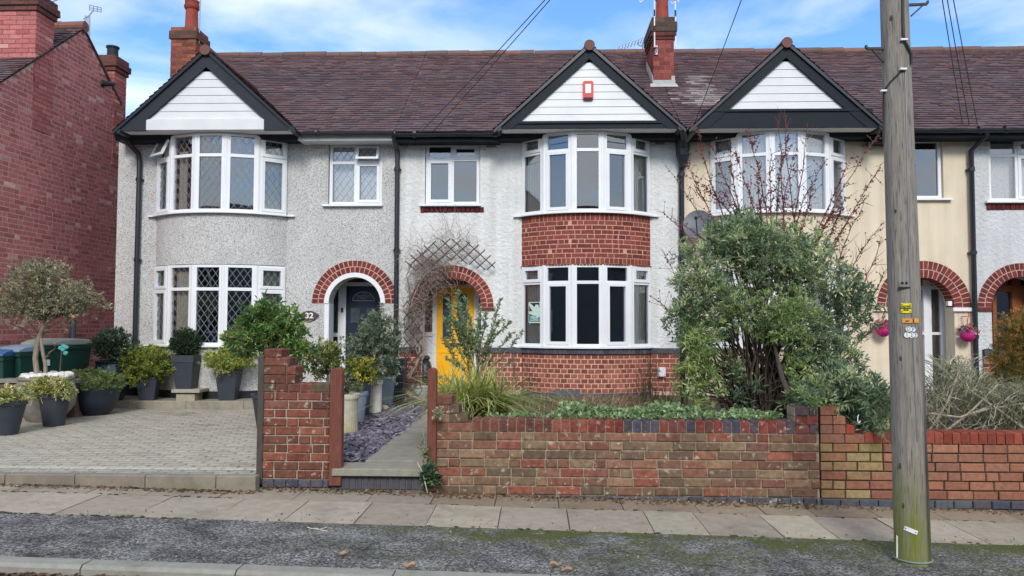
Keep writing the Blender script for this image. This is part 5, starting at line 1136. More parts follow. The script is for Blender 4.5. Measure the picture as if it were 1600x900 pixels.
for (t, x, y, r) in (('D', 1419.5, 514.3, 4.0), ('P', 1426.5, 514.8, 3.6), ('1', 1417, 523.6, 4), ('2', 1424, 523.8, 4), ('3', 1429.8, 523.8, 3.5)):
    p = onpole(x, y, .004); c = pctr(p.z - pb.z); nr = Vector((p.x - c.x, p.y - c.y, 0)).normalized(); tt = Vector((-nr.y, nr.x, 0)); rr = r * p.y / 1200; mb = MB()
    mb.prism([p + tt * rr * cos(2 * pi * k / 20) + Vector((0, 0, rr * sin(2 * pi * k / 20))) for k in range(20)], nr * .003); d_ = mb.build('number_disc', m_white, pole)
    p3 = p + nr * .0035; text_obj('lettering', t, .030, p3, m_ink, d_, .0006, .0, rotz=atan2(nr.y, nr.x) + pi / 2)
lb = plate('white_label', 1412, 1434.5, 825.5, 832, m_white, rot=.38); mb = MB(); [mb.ball(onpole(x, y, .008), .004) for x, y in ((1415, 825.5), (1431, 832))]; mb.build('label_screw', m_ink, lb)
mb = MB(); p = onpole(1400, 856, .0); q = onpole(1399.5, 848, .004); mb.prism([p + Vector((-.004, -.01, -.06)), p + Vector((.014, -.012, -.055)), p + Vector((.006, -.012, .03)), q + Vector((.018, -.012, .03)), q + Vector((.0, -.01, .055))], (0, -.004, 0)); mb.build('torn_paper', m_white, pole)
mb = MB(); ring_ = [pctr(.02) + Vector(((.113) * cos(2 * pi * k / 30), .113 * sin(2 * pi * k / 30), 0)) for k in range(31)]; mb.tube(ring_, .006, 6, cap=False); mb.build('base_band', material('grey_green_band', color=S(120, 140, 132), rough=.7), pole)
def cable_on(name, pts, r, mat, out=.01):
    mb = MB(); P_ = [onpole(x, y, out) for x, y in pts]; mb.tube(P_, r, 8); return mb.build(name, mat, pole, smooth=True)
cable_on('pole_cable', [(1411, -10), (1411, 20), (1411.5, 45), (1412.5, 62), (1418, 72), (1423.5, 84), (1424.5, 100)], .009, m_ink, .012)
cable_on('pole_cable', [(1411.5, 108), (1401, 118), (1391, 128), (1383, 139), (1380, 147), (1379.8, 190), (1380, 223)], .005, m_ink, .008)
for (x, y) in ((1412, 62), (1411, 108), (1381, 142)):
    p = onpole(x, y, .012); mb = MB(); mb.box(p.x - .022, p.x + .022, p.y - .012, p.y + .01, p.z - .006, p.z + .006); mb.build('cable_clip', m_white, pole)
cable_on('conduit', [(1414.6, 110), (1416.5, 200), (1418.5, 300), (1421, 400), (1426, 520), (1431, 640), (1433, 690)], .0035, m_metal, .004)
mb = MB(); [mb.ball(onpole(x, y, .001), rr, sz=(1, .4, 1.7)) for (x, y, rr) in ((1393, 28, .012), (1407, 728, .012), (1412, 790, .010), (1400, 330, .009), (1408, 560, .010))]; mb.build('knots', material('knot_wood', color=S(70, 60, 52), rough=.9), pole)
for (x, y, s_) in ((1428, 8, 1), (1377.5, 77, -1)):
    v = P(x, y, py_); mb = MB(); A = v + Vector((-s_ * .06, 0, 0)); B = v + Vector((s_ * (.088 if s_ > 0 else .10), 0, .006)); mb.bar(A, B, .014, .022); mb.bar(B, B + Vector((s_ * .005, 0, .022)), .012, .02); mb.bar(v + Vector((-s_ * .02, 0, -.1 if s_ < 0 else -.075)), v + Vector((s_ * .062, 0, 0)), .01, .016); mb.build('step_bracket', m_black, pole)
mb = MB()
for (x, y, w, h) in ((1410, 442, 2.4, 4), (1416.5, 442, 2.4, 4)):
    p = onpole(x, y, .002); mb.ball(p, .009)
p = onpole(1413, 449, .004); mb.box(p.x - .035, p.x + .035, p.y - .006, p.y + .01, p.z - .008, p.z + .004); mb.build('bolt_plate', m_dgrey, pole)
# overhead cables from the pole head to the houses
head = pctr(PTOP - .1)
def cable(a, b, sag, label, r=.006):
    a, b = Vector(a), Vector(b); mb = MB(); n = 24; mb.tube([a.lerp(b, i / n) + Vector((0, 0, -4 * sag * (i / n) * (1 - i / n))) for i in range(n + 1)], r, 6); o = mb.build('overhead_cable', m_ink, smooth=True, loc=tuple(b)); tag(o, label, 'cable', 'overhead telephone cables')
def cabpx(p1, p2, yend, label, Yend=YH - .05, sag=.0):
    # straight line through two photo points, ending on the facade
    x = p1[0] + (p2[0] - p1[0]) * (yend - p1[1]) / (p2[1] - p1[1]); e = P(x, yend, Yend)
    y0_ = -480; s = P(x + (p2[0] - x) * 1, yend, Yend); 
    cable(head, e, sag, label)
cabpx((875, 0), (765, 105), 231, 'lower of the two cables crossing above the roof between the left two gables', sag=.10)
cabpx((898, 0), (800, 92), 222, 'upper of the two cables crossing above the roof between the left two gables', sag=.04)
cabpx((1172, 0), (1135, 83), 205, 'single thin cable left of the third gable', sag=.05)
cabpx((1457, 0), (1476, 80), 205, 'left cable of the three right of the wooden pole', sag=.02)
cabpx((1465, 0), (1485, 80), 205, 'middle cable of the three right of the wooden pole', sag=.02)
cabpx((1483, 0), (1501, 80), 205, 'right cable of the three right of the wooden pole', sag=.02)
c1, c2 = P(56, 12, 11.9), P(150, -22, 9); cable(c2, c1, .0, 'thin cable leaving the chimney of the left brick house')

# ------------------------------------------------------------------ pots and potted plants
G_YG = [S(176, 188, 84), S(152, 170, 76), S(196, 200, 96), S(124, 144, 68), S(208, 206, 112)]
G_DK = [S(84, 110, 82), S(66, 92, 70), S(108, 130, 94), S(92, 116, 90)]
G_MD = [S(132, 154, 92), S(114, 138, 84), S(152, 168, 104), S(92, 116, 72)]
G_VAR = [S(206, 204, 140), S(184, 184, 104), S(150, 160, 84), S(222, 216, 168), S(116, 132, 70)]
G_OLV = [S(156, 156, 128), S(136, 140, 112), S(176, 174, 148), S(114, 118, 90), S(190, 178, 142)]
G_BUSH = [S(152, 172, 124), S(130, 152, 112), S(172, 188, 136), S(100, 124, 92), S(194, 202, 154), S(152, 170, 142)]
G_BROWN = [S(122, 98, 66), S(104, 88, 60), S(140, 118, 84)]
def square_pot(mb, x, y, z0_, z1_, wt, wb, rim=.0, rot=.0):
    k = sqrt(.5); pr = [(wb * k, z0_), (wt * k, z1_ - rim)] if rim else [(wb * k, z0_), (wt * k, z1_)]
    if rim: pr += [(wt * k * 1.06, z1_ - rim), (wt * k * 1.06, z1_)]
    w2 = pr[-1][0]; pr += [(w2 * .92, z1_), (w2 * .88, z1_ - .05)]
    mb.lathe(x, y, pr, 4, rot=pi / 4 + rot)
def round_pot(mb, x, y, z0_, z1_, rt, rb, prof='tub', n=36, **kw):
    h = z1_ - z0_
    P_ = {'tub': [(rb, 0), (rb + (rt - rb) * .5, .5), (rt * .97, .88), (rt * 1.04, .9), (rt * 1.05, 1), (rt * .95, 1), (rt * .93, .93)],
          'bowl': [(rb, 0), (rb + (rt - rb) * .55, .22), (rt * .95, .55), (rt * .985, .8), (rt * 1.03, .86), (rt * 1.05, 1), (rt * .95, 1), (rt * .93, .9)],
          'jar': [(rb, 0), (rt * 1.04, .35), (rt * 1.08, .6), (rt * .98, .88), (rt * .94, .92), (rt, .95), (rt, 1), (rt * .9, 1), (rt * .88, .9)],
          'urn': [(rb, 0), (rb * 1.03, .06), (rt * .88, .08), (rt * .9, .84), (rt * .98, .87), (rt * 1.03, .9), (rt * 1.03, 1), (rt * .88, 1), (rt * .86, .92)],
          'bands': [(rb, 0), (rb + (rt - rb) * .3, .2)] + sum([[(rb + (rt - rb) * (.3 + .6 * k / 6) * 1.0, .2 + .6 * k / 6 + .02), (rb + (rt - rb) * (.36 + .6 * k / 6), .2 + .6 * (k + 1) / 6)] for k in range(6)], []) + [(rt * 1.05, .86), (rt * 1.07, 1), (rt * .95, 1), (rt * .92, .9)]}[prof]
    mb.lathe(x, y, [(r, z0_ + h * t) for r, t in P_], n, **kw)
def soil_disc(par, x, y, z, r, n=20, col=S(70, 56, 44)):
    mb = MB(); mb.prism([(x + r * cos(2 * pi * k / n), y + r * sin(2 * pi * k / n), z - .03) for k in range(n)], (0, 0, .03), col); return mb.build('soil', m_soil, par)
def potted(name, label, cat, pxc, ybase, ytop, wt, wb, zg, shape, mat, fol=None, Y=None, group=None, rot=0, rim=0, prof='tub', **kw):
    """pot measured on the photo: centre column, base row, rim row, rim width, base width (px)"""
    g = G(pxc, ybase, zg) if Y is None else P(pxc, ybase, Y); Yp = g.y; s_ = Yp / 1200; rt, rb = wt * s_ / 2, wb * s_ / 2
    Yc = Yp + rb; k = Yc / Yp; x = PX(pxc, Yc, ybase); z1_ = PZ(ytop, Yc - rt * .5, pxc); z0_ = g.z if Y is None else zg
    o = empty(name, (x, Yc, z0_), label, cat, group); mb = MB()
    if shape == 'sq': square_pot(mb, x, Yc, z0_, z1_, rt * 2 * .82, rb * 2 * .82, rim, rot)
    else: round_pot(mb, x, Yc, z0_, z1_, rt, rb, prof, **kw)
    p = mb.build('pot', mat, o, smooth=(shape != 'sq')); soil_disc(o, x, Yc, z1_ - .025, rt * (.8 if shape != 'sq' else .85), 4 if shape == 'sq' else 20)
    return o, Vector((x, Yc, z1_)), rt
def foliage(par, x0, x1, y0, y1, Yc, n, k, ln, wd, cols, ry=None, surf=.45, lump=.25, up=.35, flat=0, stem=True, base=None, nst=10, sr=.01, scol=S(96, 82, 66), mat=None, name='foliage', dx=0):
    a, b = P(x0, (y0 + y1) / 2, Yc), P(x1, (y0 + y1) / 2, Yc); zt, zb = PZ(y0, Yc, (x0 + x1) / 2), PZ(y1, Yc, (x0 + x1) / 2)
    c = ((a.x + b.x) / 2, Yc, (zt + zb) / 2); r = ((b.x - a.x) / 2, ry or (b.x - a.x) / 2, (zt - zb) / 2); Lv = Leaves(); cp = crown(Lv, c, r, n, k, ln, wd, cols, surf, lump, up, flat); Lv.build(name, mat or m_leaf, par)
    if stem and base is not None:
        mb = MB(); idx = RNG.choice(len(cp), min(nst, len(cp)), replace=False); stems(mb, base, [cp[i] for i in idx], sr, .002, 5, .05, scol, spread=.02); mb.build('stems', m_bark, par)
    return c, r
GP = 'pots on the driveway'
# olive like tree in a big grey pot with white stones
o, c, r = potted('potted_tree', 'small grey leaved tree with twin trunks in a big grey pot of white stones', 'potted tree', 70, 660, 590, 82, 50, DZ, 'rd', m_greypot, prof='jar', group=None)
mb = MB()
for i in range(60):
    a, q = random.uniform(0, 2 * pi), r * .85 * sqrt(random.random()); mb.ball((c.x + q * cos(a), c.y + q * sin(a), c.z + .0 + random.uniform(0, .03)), random.uniform(.04, .07), vary(S(232, 228, 220), .05), 8, 5, .15, (1, .8, .65))
mb.build('pebbles', m_stone, o, smooth=True)
Yc = c.y; mb = MB(); col = S(150, 140, 122)
T1 = [P(58, 588, Yc), P(55, 560, Yc), P(58, 535, Yc), P(66, 515, Yc), P(76, 495, Yc)]; T2 = [P(71, 588, Yc), P(71, 570, Yc), P(67, 552, Yc), P(64, 530, Yc), P(50, 508, Yc)]
mb.tube(T1, [.036, .034, .034, .032, .02], 10, col); mb.tube(T2, [.026, .024, .022, .02, .012], 9, col)
for (a, b) in (((58, 530), (18, 505)), ((60, 522), (38, 490)), ((70, 510), (70, 460)), ((72, 505), (112, 480)), ((66, 520), (100, 505)), ((64, 525), (95, 500)), ((40, 516), (5, 500)), ((75, 500), (60, 440)), ((80, 490), (100, 450)), ((70, 560), (90, 535))):
    A, B = P(*a, Yc), P(*b, Yc + random.uniform(-.3, .3)); mb.tube(wig(A, B, 5, .05), [.016, .014, .011, .008, .005, .003], 6, vary(S(120, 108, 90), .15))
mb.build('trunk', m_bark, o)
Lv = Leaves(); tips = MB()
for (x0_, x1_, y0_, y1_, n) in ((-30, 70, 420, 505, 330), (25, 110, 405, 470, 380), (60, 135, 435, 505, 360), (-10, 90, 455, 512, 300), (95, 165, 452, 500, 140), (35, 88, 400, 440, 120), (110, 150, 440, 480, 80)):
    a, b = P(x0_, 460, Yc), P(x1_, 460, Yc); cc = ((a.x + b.x) / 2, Yc + random.uniform(-.15, .15), (PZ(y0_, Yc) + PZ(y1_, Yc)) / 2); cp = crown(Lv, cc, ((b.x - a.x) / 2, .38, (PZ(y0_, Yc) - PZ(y1_, Yc)) / 2), n, 7, .045, .017, G_OLV, .5, .3, .2)
    for i in RNG.choice(len(cp), 12, replace=False): tips.tube(wig(P(70, 500, Yc), cp[i], 4, .07), [.007, .006, .005, .004, .002], 4, vary(S(110, 98, 80), .2))
Lv.build('crown', m_leaf, o); tips.build('twigs', m_bark, o)
# stake with teal twine in the pot
mb = MB(); mb.tube([P(93, 588, Yc + .05), P(97, 543, Yc + .05)], .011, 8); stk = mb.build('stake', m_postd, o); mb = MB()
for (dx, dz) in ((-.04, .02), (.04, .03), (.03, -.05), (-.01, .0), (.0, .045)):
    q = P(99, 546, Yc + .03); mb.ball(q + Vector((dx, 0, dz)), .035, sz=(1, .5, .8), jit=.2)
mb.build('twine', m_tealrag, stk)
# variegated small pots
o, c, r = potted('potted_shrub', 'variegated shrub in a round charcoal pot, cut off by the left edge', 'potted plant', 8, 681, 628, 58, 36, DZ, 'rd', m_pot, group=GP); foliage(o, -25, 38, 608, 640, c.y, 240, 10, .05, .022, G_VAR, base=c)
o, c, r = potted('potted_shrub', 'variegated shrub in a round charcoal pot in front of the big grey tree pot', 'potted plant', 84, 667, 617, 46, 30, DZ, 'rd', m_pot, group=GP); foliage(o, 47, 116, 590, 624, c.y, 300, 10, .05, .022, G_VAR, base=c)
o, c, r = potted('potted_shrub', 'low green domed shrub spilling over a wide ribbed black bowl', 'potted plant', 147, 650, 605, 74, 40, DZ, 'rd', m_potb, prof='bowl', group=GP); foliage(o, 108, 194, 578, 618, c.y, 800, 10, .036, .014, G_MD + [S(140, 150, 96)], surf=.3, base=c, lump=.12)
o, c, r = potted('potted_shrub', 'dark glossy leaved shrub in a large dark teal glazed jar beside the black downpipe', 'potted plant', 174, 627, 564, 50, 34, .30, 'rd', m_teal, prof='jar', group=GP); foliage(o, 147, 205, 515, 562, c.y, 330, 8, .065, .03, G_DK + [S(84, 96, 84)], base=c)
o, c, r = potted('potted_shrub', 'bushy yellow green shrub in a tapered square charcoal pot left of the tall pot', 'potted plant', 232, 626, 588, 39, 26, .30, 'sq', m_pot, group=GP, rot=.2); foliage(o, 187, 268, 540, 602, c.y, 1000, 10, .042, .02, G_YG[:4] + [S(112, 124, 60)], base=c, surf=.4)
st = MB(); q = G(292, 626, .30); bl = vary(S(176, 168, 146), .05); a = q.x; st.box(a - .16, a + .13, q.y - .02, q.y + .26, .30, .40, bl); st.bbox(a - .10, a + .10, q.y - .0, q.y + .24, .40, .425, .004, S(120, 118, 112)); st.bbox(a - .22, a + .22, q.y - .06, q.y + .32, .427, .475, .008, S(176, 170, 154)); st = st.build('slab_stand', m_conc, loc=(a, q.y, .3)); tag(st, 'stacked stone block and slab holding up the tall square pot', 'stand')
o, c, r = potted('potted_shrub', 'dark clipped box ball in a tall square charcoal pot raised on a stone slab', 'potted plant', 291.5, 611, 555, 40, 30, .475, 'sq', m_pot, Y=q.y + .02, rim=.11, group=GP, rot=.0); foliage(o, 268, 313, 513, 558, c.y, 700, 9, .03, .018, [S(54, 80, 50), S(44, 68, 44), S(70, 94, 58)], base=c, surf=.3, lump=.08)
o, c, r = potted('potted_shrub', 'flat topped lime green shrub in a square charcoal pot, right of the tall pot', 'potted plant', 357, 626, 579, 42, 28, .30, 'sq', m_pot, group=GP, rot=.1); foliage(o, 323, 402, 538, 584, c.y, 650, 10, .04, .019, G_YG, base=c, up=.5, lump=.3)
# tall shrub behind the stepped pier
q = P(425, 600, 9.6); o = empty('potted_shrub', (q.x, 9.6, DZ), 'large loose green shrub rising behind the stepped brick pier', 'potted plant'); mb = MB(); round_pot(mb, q.x, 9.6, DZ, .62, .24, .17); mb.build('pot', m_pot, o, smooth=True)
mb = MB(); TP = [(q.x, 9.6, .55), P(424, 560, 9.6), P(422, 530, 9.55), P(425, 500, 9.6)]; mb.tube(TP, [.03, .026, .022, .012], 8, S(140, 132, 116)); mb.tube([P(424, 565, 9.6), P(410, 548, 9.6), P(395, 545, 9.6)], [.016, .012, .008], 6, S(120, 108, 92)); mb.tube([P(423, 545, 9.6), P(440, 520, 9.5), P(455, 490, 9.5)], [.016, .012, .006], 6, S(120, 108, 92)); mb.build('trunk', m_bark, o)
Lv = Leaves()
for (x0_, x1_, y0_, y1_, n) in ((355, 430, 500, 562, 150), (380, 455, 466, 530, 190), (415, 468, 478, 540, 130), (440, 492, 516, 585, 120), (395, 470, 500, 560, 130), (352, 395, 515, 560, 60)):
    a, b = P(x0_, 520, 9.6), P(x1_, 520, 9.6); crown(Lv, ((a.x + b.x) / 2, 9.6 + random.uniform(-.15, .15), (PZ(y0_, 9.6) + PZ(y1_, 9.6)) / 2), ((b.x - a.x) / 2, .3, (PZ(y0_, 9.6) - PZ(y1_, 9.6)) / 2), int(n * .72), 8, .085, .032, [S(140, 168, 92), S(110, 146, 74), S(122, 156, 78), S(76, 112, 60), S(90, 124, 72), S(148, 148, 84)], .5, .3, .3)
Lv.build('foliage', m_leaf, o)
# row of pots beside the path
GQ = 'pots along the garden path'
o, c, r = potted('stone_planter', 'mossy fluted stone planter nearest the gate post, beside the slate chips', 'planter', 541, 679, 616, 40, 34, .235, 'rd', m_stonepot, prof='urn', flute=.012, fn=28, n=168, group=GQ); foliage(o, 520, 560, 590, 616, c.y, 40, 6, .04, .02, G_DK + G_BROWN, base=c)
o, c, r = potted('plastic_pot', 'round grey blue plastic pot tucked behind the mossy fluted planter', 'pot', 556, 662, 613, 36, 24, .235, 'rd', m_bluepot, group=GQ); foliage(o, 545, 572, 592, 614, c.y, 26, 5, .04, .012, G_BROWN + G_MD, base=c)
o, c, r = potted('square_pot', 'tall black square pot with a yellow green variegated shrub, before the pale fluted planter', 'potted plant', 566, 652, 598, 32, 22, .235, 'sq', m_potb, group=GQ, rot=.3); foliage(o, 540, 592, 556, 604, c.y, 190, 9, .045, .022, [S(206, 196, 84), S(150, 156, 64), S(96, 118, 56), S(120, 134, 60)], base=c)
o, c, r = potted('stone_planter', 'tall pale fluted stone planter in the middle of the row beside the path', 'planter', 585, 646, 594, 25, 21, .245, 'rd', m_stonepot2, prof='urn', flute=.012, fn=24, n=144, group=GQ)
mb = MB(); mb.tube(wig(c, P(588, 560, c.y), 4, .03), [.016, .014, .012, .01, .008], 7, S(130, 118, 96)); mb.build('trunk', m_bark, o)
Lv = Leaves(); Y_ = c.y
for (x0_, x1_, y0_, y1_, n) in ((532, 610, 508, 580, 330), (555, 625, 490, 560, 330), (575, 632, 520, 600, 260), (540, 590, 545, 588, 110), (575, 605, 480, 520, 70)):
    a, b = P(x0_, 540, Y_), P(x1_, 540, Y_); crown(Lv, ((a.x + b.x) / 2, Y_ + random.uniform(-.1, .15), (PZ(y0_, Y_) + PZ(y1_, Y_)) / 2), ((b.x - a.x) / 2, .3, (PZ(y0_, Y_) - PZ(y1_, Y_)) / 2), n, 9, .045, .02, [S(122, 140, 112), S(100, 120, 94), S(142, 156, 128), S(78, 98, 74), S(162, 168, 138)], .45, .25, .3)
Lv.build('foliage', m_leaf, o)
o, c, r = potted('plastic_pot', 'round grey blue plastic pot with a pale rim behind the pale fluted planter', 'pot', 602, 632, 588, 32, 22, .27, 'rd', m_bluepot, group=GQ); foliage(o, 590, 618, 575, 590, c.y, 20, 5, .05, .008, G_MD, base=c)
mb = MB(); a, b = PX(608, 12.0, 590), PX(627, 12.0, 590); square_pot(mb, (a + b) / 2, 12.1, .30, PZ(562, 12), .30, .24); o2 = mb.build('tall_planter', m_potb, loc=((a + b) / 2, 12.1, .3)); tag(o2, 'tall dark blue black planter at the back of the row, against the downpipe', 'planter')
# small tree left of that row
q = P(512, 600, 10.3); o = empty('potted_shrub', (q.x, 10.3, .22), 'small round headed shrub on a short stem between the brick pier and the navy door', 'potted plant'); mb = MB(); round_pot(mb, q.x, 10.3, .22, .60, .2, .15); mb.build('pot', m_potb, o, smooth=True)
mb = MB(); mb.tube([(q.x, 10.3, .55), P(512, 590, 10.3), P(511, 578, 10.3)], [.018, .016, .012], 7, S(130, 120, 100)); mb.build('stem', m_bark, o); foliage(o, 478, 536, 530, 588, 10.3, 170, 9, .06, .028, [S(142, 154, 84), S(112, 130, 68), S(88, 108, 60), S(168, 168, 104)], base=P(511, 585, 10.3), lump=.35)
# white glazed bowl, bricks
o, c, r = potted('glazed_bowl', 'white banded glazed bowl of dry stems beside the porch of the white house', 'pot', 655, 625, 602, 36, 22, .26, 'rd', m_whitepot, prof='bands', group=None); mb = MB()
for i in range(26): b = Vector((c.x + random.uniform(-.1, .1), c.y + random.uniform(-.1, .1), c.z - .02)); mb.tube(wig(b, b + Vector((random.uniform(-.22, .22), random.uniform(-.15, .15), random.uniform(.05, .22))), 4, .12), [.006, .005, .004, .003, .002], 5, vary(S(140, 120, 96), .25))
mb.build('dry_stems', m_bark, o)
mb = MB(); q = G(611, 630, .26); mb.bbox(q.x - .1, q.x + .1, q.y, q.y + .14, .25, .37, .02, S(150, 96, 70)); o = mb.build('loose_brick', m_oldbrick, loc=(q.x, q.y, .25)); tag(o, 'loose orange brick lying at the end of the row of pots', 'brick')
for i, (x, y, s_) in enumerate(((601, 640, .05), (630, 628, .05))):
    mb = MB(); q = G(x, y, .26); mb.ball(q + Vector((0, 0, s_ * .6)), s_, vary(S(170, 160, 144), .1), 8, 5, .2, (1.2, 1, .8)); o = mb.build('rock', m_stone, loc=tuple(q)); tag(o, ['small pale rock beside the pale fluted planter', 'small rock under the climbing stem by the white bowl'][i], 'rock')
# dark bin bag in the porch
mb = MB(); q = P(665, 590, 12.75); mb.ball((q.x, 12.75, .62), .16, n=14, m=9, jit=.06, sz=(.75, 1, 1.9)); mb.ball((q.x + .02, 12.75, .93), .05, n=8, jit=.1); o = mb.build('bin_bag', m_black, smooth='all', loc=(q.x, 12.75, .27)); tag(o, 'dark sack slumped in the left corner of the porch with the yellow door', 'sack')

# ------------------------------------------------------------------ wheelie bins and low wall behind
def bin_(pxl, pxr, Y, ztop, rot, lidm, bodym, label, sticker=False):
    a, b = PX(pxl, Y, 570), PX(pxr, Y, 570); x = (a + b) / 2; w = (b - a) / 2; o = empty('wheelie_bin', (x, Y, .18), label, 'bin', 'wheelie bins'); M_ = Matrix.Translation((x, Y, 0)) @ Matrix.Rotation(rot, 4, 'Z')
    T = lambda p: tuple(M_ @ Vector(p)); z0_, z1_ = .20, ztop - .1; d = .34
    mb = MB(); mb.hexa([T((-w * .8, -d * .75, z0_)), T((w * .8, -d * .75, z0_)), T((w * .8, d * .7, z0_)), T((-w * .8, d * .7, z0_)), T((-w * .95, -d, z1_)), T((w * .95, -d, z1_)), T((w * .95, d, z1_)), T((-w * .95, d, z1_))]); mb.hexa([T((-w, -d * 1.06, z1_ - .06)), T((w, -d * 1.06, z1_ - .06)), T((w, d, z1_ - .06)), T((-w, d, z1_ - .06)), T((-w, -d * 1.06, z1_)), T((w, -d * 1.06, z1_)), T((w, d, z1_)), T((-w, d, z1_))]); mb.build('body', bodym, o)
    mb = MB(); pr = [(-d * 1.15, 0), (-d * 1.15, .035), (-d * .8, .075), (0, .10), (d * .8, .08), (d * 1.05, .03), (d * 1.05, 0)]
    mb.prism([T((-w * 1.03, y, z1_ + zz)) for y, zz in pr], Vector(T((2.06 * w, 0, 0))) - Vector(T((0, 0, 0)))); l_ = mb.build('lid', lidm, o); bv = l_.modifiers.new('bevel', 'BEVEL'); bv.width = .02; bv.segments = 3
    mb = MB(); mb.tube([T((-w * .8, d * 1.1, z1_ + .02)), T((w * .8, d * 1.1, z1_ + .02))], .018, 8); mb.build('handle', bodym, o)
    mb = MB()
    for s_ in (-1, 1): mb.tube([T((s_ * w * .62, d * .85, .30)), T((s_ * w * .78, d * .85, .30))], .11, 16)
    mb.build('wheel', m_black, o)
    if sticker: mb = MB(); q = [T((w * .5, -d * .99, .86)), T((w * .66, -d * .99, .86)), T((w * .66, -d * 1.0, .95)), T((w * .5, -d * 1.0, .95))]; mb.prism(q, Vector(T((0, -.012, 0))) - Vector(T((0, 0, 0)))); mb.build('sticker', m_white, o)
bin_(-14, 26, 11.0, 1.12, .1, m_blid, m_bin, 'green wheelie bin with a bright blue lid, at the left edge of the photo')
bin_(18, 62, 11.3, 1.17, -.12, m_blid2, m_bin, 'green wheelie bin with a pale faded blue lid, partly behind the tree pot')
bin_(60, 122, 11.7, 1.26, -.25, m_binl, m_bin, 'green wheelie bin with a faded grey green lid and white sticker', True)
mb = MB(); wallbox_bricks(mb, -9.2, PX(118, 10.6, 600), 10.6, 10.8, .15, .66, pick([S(120, 96, 84), S(108, 88, 78), S(130, 104, 88)]), mortar=S(120, 112, 100)); mb.bbox(-9.25, PX(118, 10.6, 600) + .03, 10.56, 10.84, .66, .71, .008, S(150, 148, 140)); o = mb.build('low_wall', m_brick, loc=(-8, 10.6, .15)); tag(o, 'low brick wall with a concrete cap in front of the wheelie bins', 'wall', 'low brick front walls')
# ------------------------------------------------------------------ slate chips, lawn, ivy (too many to count)
mb = MB(); n = 5200
for i in range(n):
    y = random.uniform(7.08, 12.5); x = random.uniform(-2.42, -1.545) + random.uniform(-.0, .05) * 0
    s_ = random.uniform(.015, .042); a = random.uniform(0, pi); c = vary(random.choice([S(112, 106, 124), S(92, 90, 104), S(128, 118, 134), S(84, 80, 92), S(142, 134, 142), S(104, 92, 104)]), .25); z = .222 + random.uniform(0, .03); t1, t2 = random.uniform(-.5, .5), random.uniform(-.5, .5)
    ux = Vector((cos(a), sin(a), t1)) * s_; uy = Vector((-sin(a), cos(a), t2)) * s_ * random.uniform(.5, .8); C_ = Vector((x, y, z)); th = Vector((0, 0, .006))
    mb.hexa([C_ - ux - uy, C_ + ux * .9 - uy, C_ + ux + uy * .8, C_ - ux * .7 + uy, C_ - ux - uy + th, C_ + ux * .9 - uy + th, C_ + ux + uy * .8 + th, C_ - ux * .7 + uy + th], c)
tag(mb.build('slate_chippings', m_chip, loc=(-2, 7.1, .2)), 'plum grey slate chippings filling the strip between the pots and the path', 'gravel', kind='stuff')
def blades(Lb, base, n, ln, spread, cols, wd=.01, lean=.7, dirb=(0, 0)):
    for i in range(n):
        b = Vector(base) + Vector((random.gauss(0, spread), random.gauss(0, spread), 0)); a = random.uniform(0, 2 * pi); L_ = ln * random.uniform(.55, 1.15); k = random.uniform(.15, lean); dx, dy = cos(a) * k + dirb[0], sin(a) * k + dirb[1]; c = vary(random.choice(cols), .2); sx, sy = -sin(a) * wd / 2, cos(a) * wd / 2
        vs = []; m = 6
        for j in range(m + 1):
            t = j / m; h = t * (1 - .42 * k * t * t * 1.2); w = (1 - t ** 2) * 1.0 + .08; p = b + Vector((dx * L_ * t * t, dy * L_ * t * t, L_ * h)); vs += [p + Vector((sx * w, sy * w, 0)), p - Vector((sx * w, sy * w, 0))]
        Lb.add(vs, [(2 * j, 2 * j + 2, 2 * j + 3, 2 * j + 1) for j in range(m)], c)
mb = MB()
for i in range(3800):
    x, y = random.uniform(-.85, 2.2), random.uniform(7.3, 12.0); blades(mb, (x, y, .355), 1, .11, .01, [S(120, 142, 70), S(98, 120, 58), S(140, 156, 92), S(150, 142, 92)], .008)
tag(mb.build('lawn_grass', m_leaf, loc=(0, 7.3, .36)), 'rough green lawn behind the long front wall', 'grass', kind='stuff')
Lv = Leaves()
def ivy_strip(x0, x1, y0, y1, z, h, n):
    x = RNG.uniform(x0, x1, n); f = (x - x0) / (x1 - x0 + 1e-6); hh = h(f); Pp = np.stack([x, RNG.uniform(y0, y1, n), z + RNG.uniform(-.01, 1, n) * hh], 1); D = RNG.normal(size=(n, 3)) * .7 + np.array([0, -.6, .35]); Lv.add(Pp, D, RNG.uniform(.03, .06, n), RNG.uniform(.03, .052, n), pal([S(170, 194, 140), S(148, 174, 120), S(190, 208, 162), S(118, 146, 96), S(134, 160, 112)], n, .18))
ivy_strip(-.45, .25, 6.99, 7.2, .60, lambda f: .05 + .03 * f, 330); ivy_strip(.2, 1.35, 6.97, 7.3, .62, lambda f: .12 + .03 * np.sin(f * 9), 1500); ivy_strip(1.3, 2.2, 6.98, 7.3, .62, lambda f: .085 + .02 * np.sin(f * 12), 900)
ivy_strip(.1, 2.1, 6.9, 7.0, .655, lambda f: .03 + 0 * f, 420)
tag(Lv.build('ivy_border', m_leaf, loc=(1, 7, .6)), 'pale green leafy ground ivy growing along the top of the long front wall', 'ivy', kind='stuff')
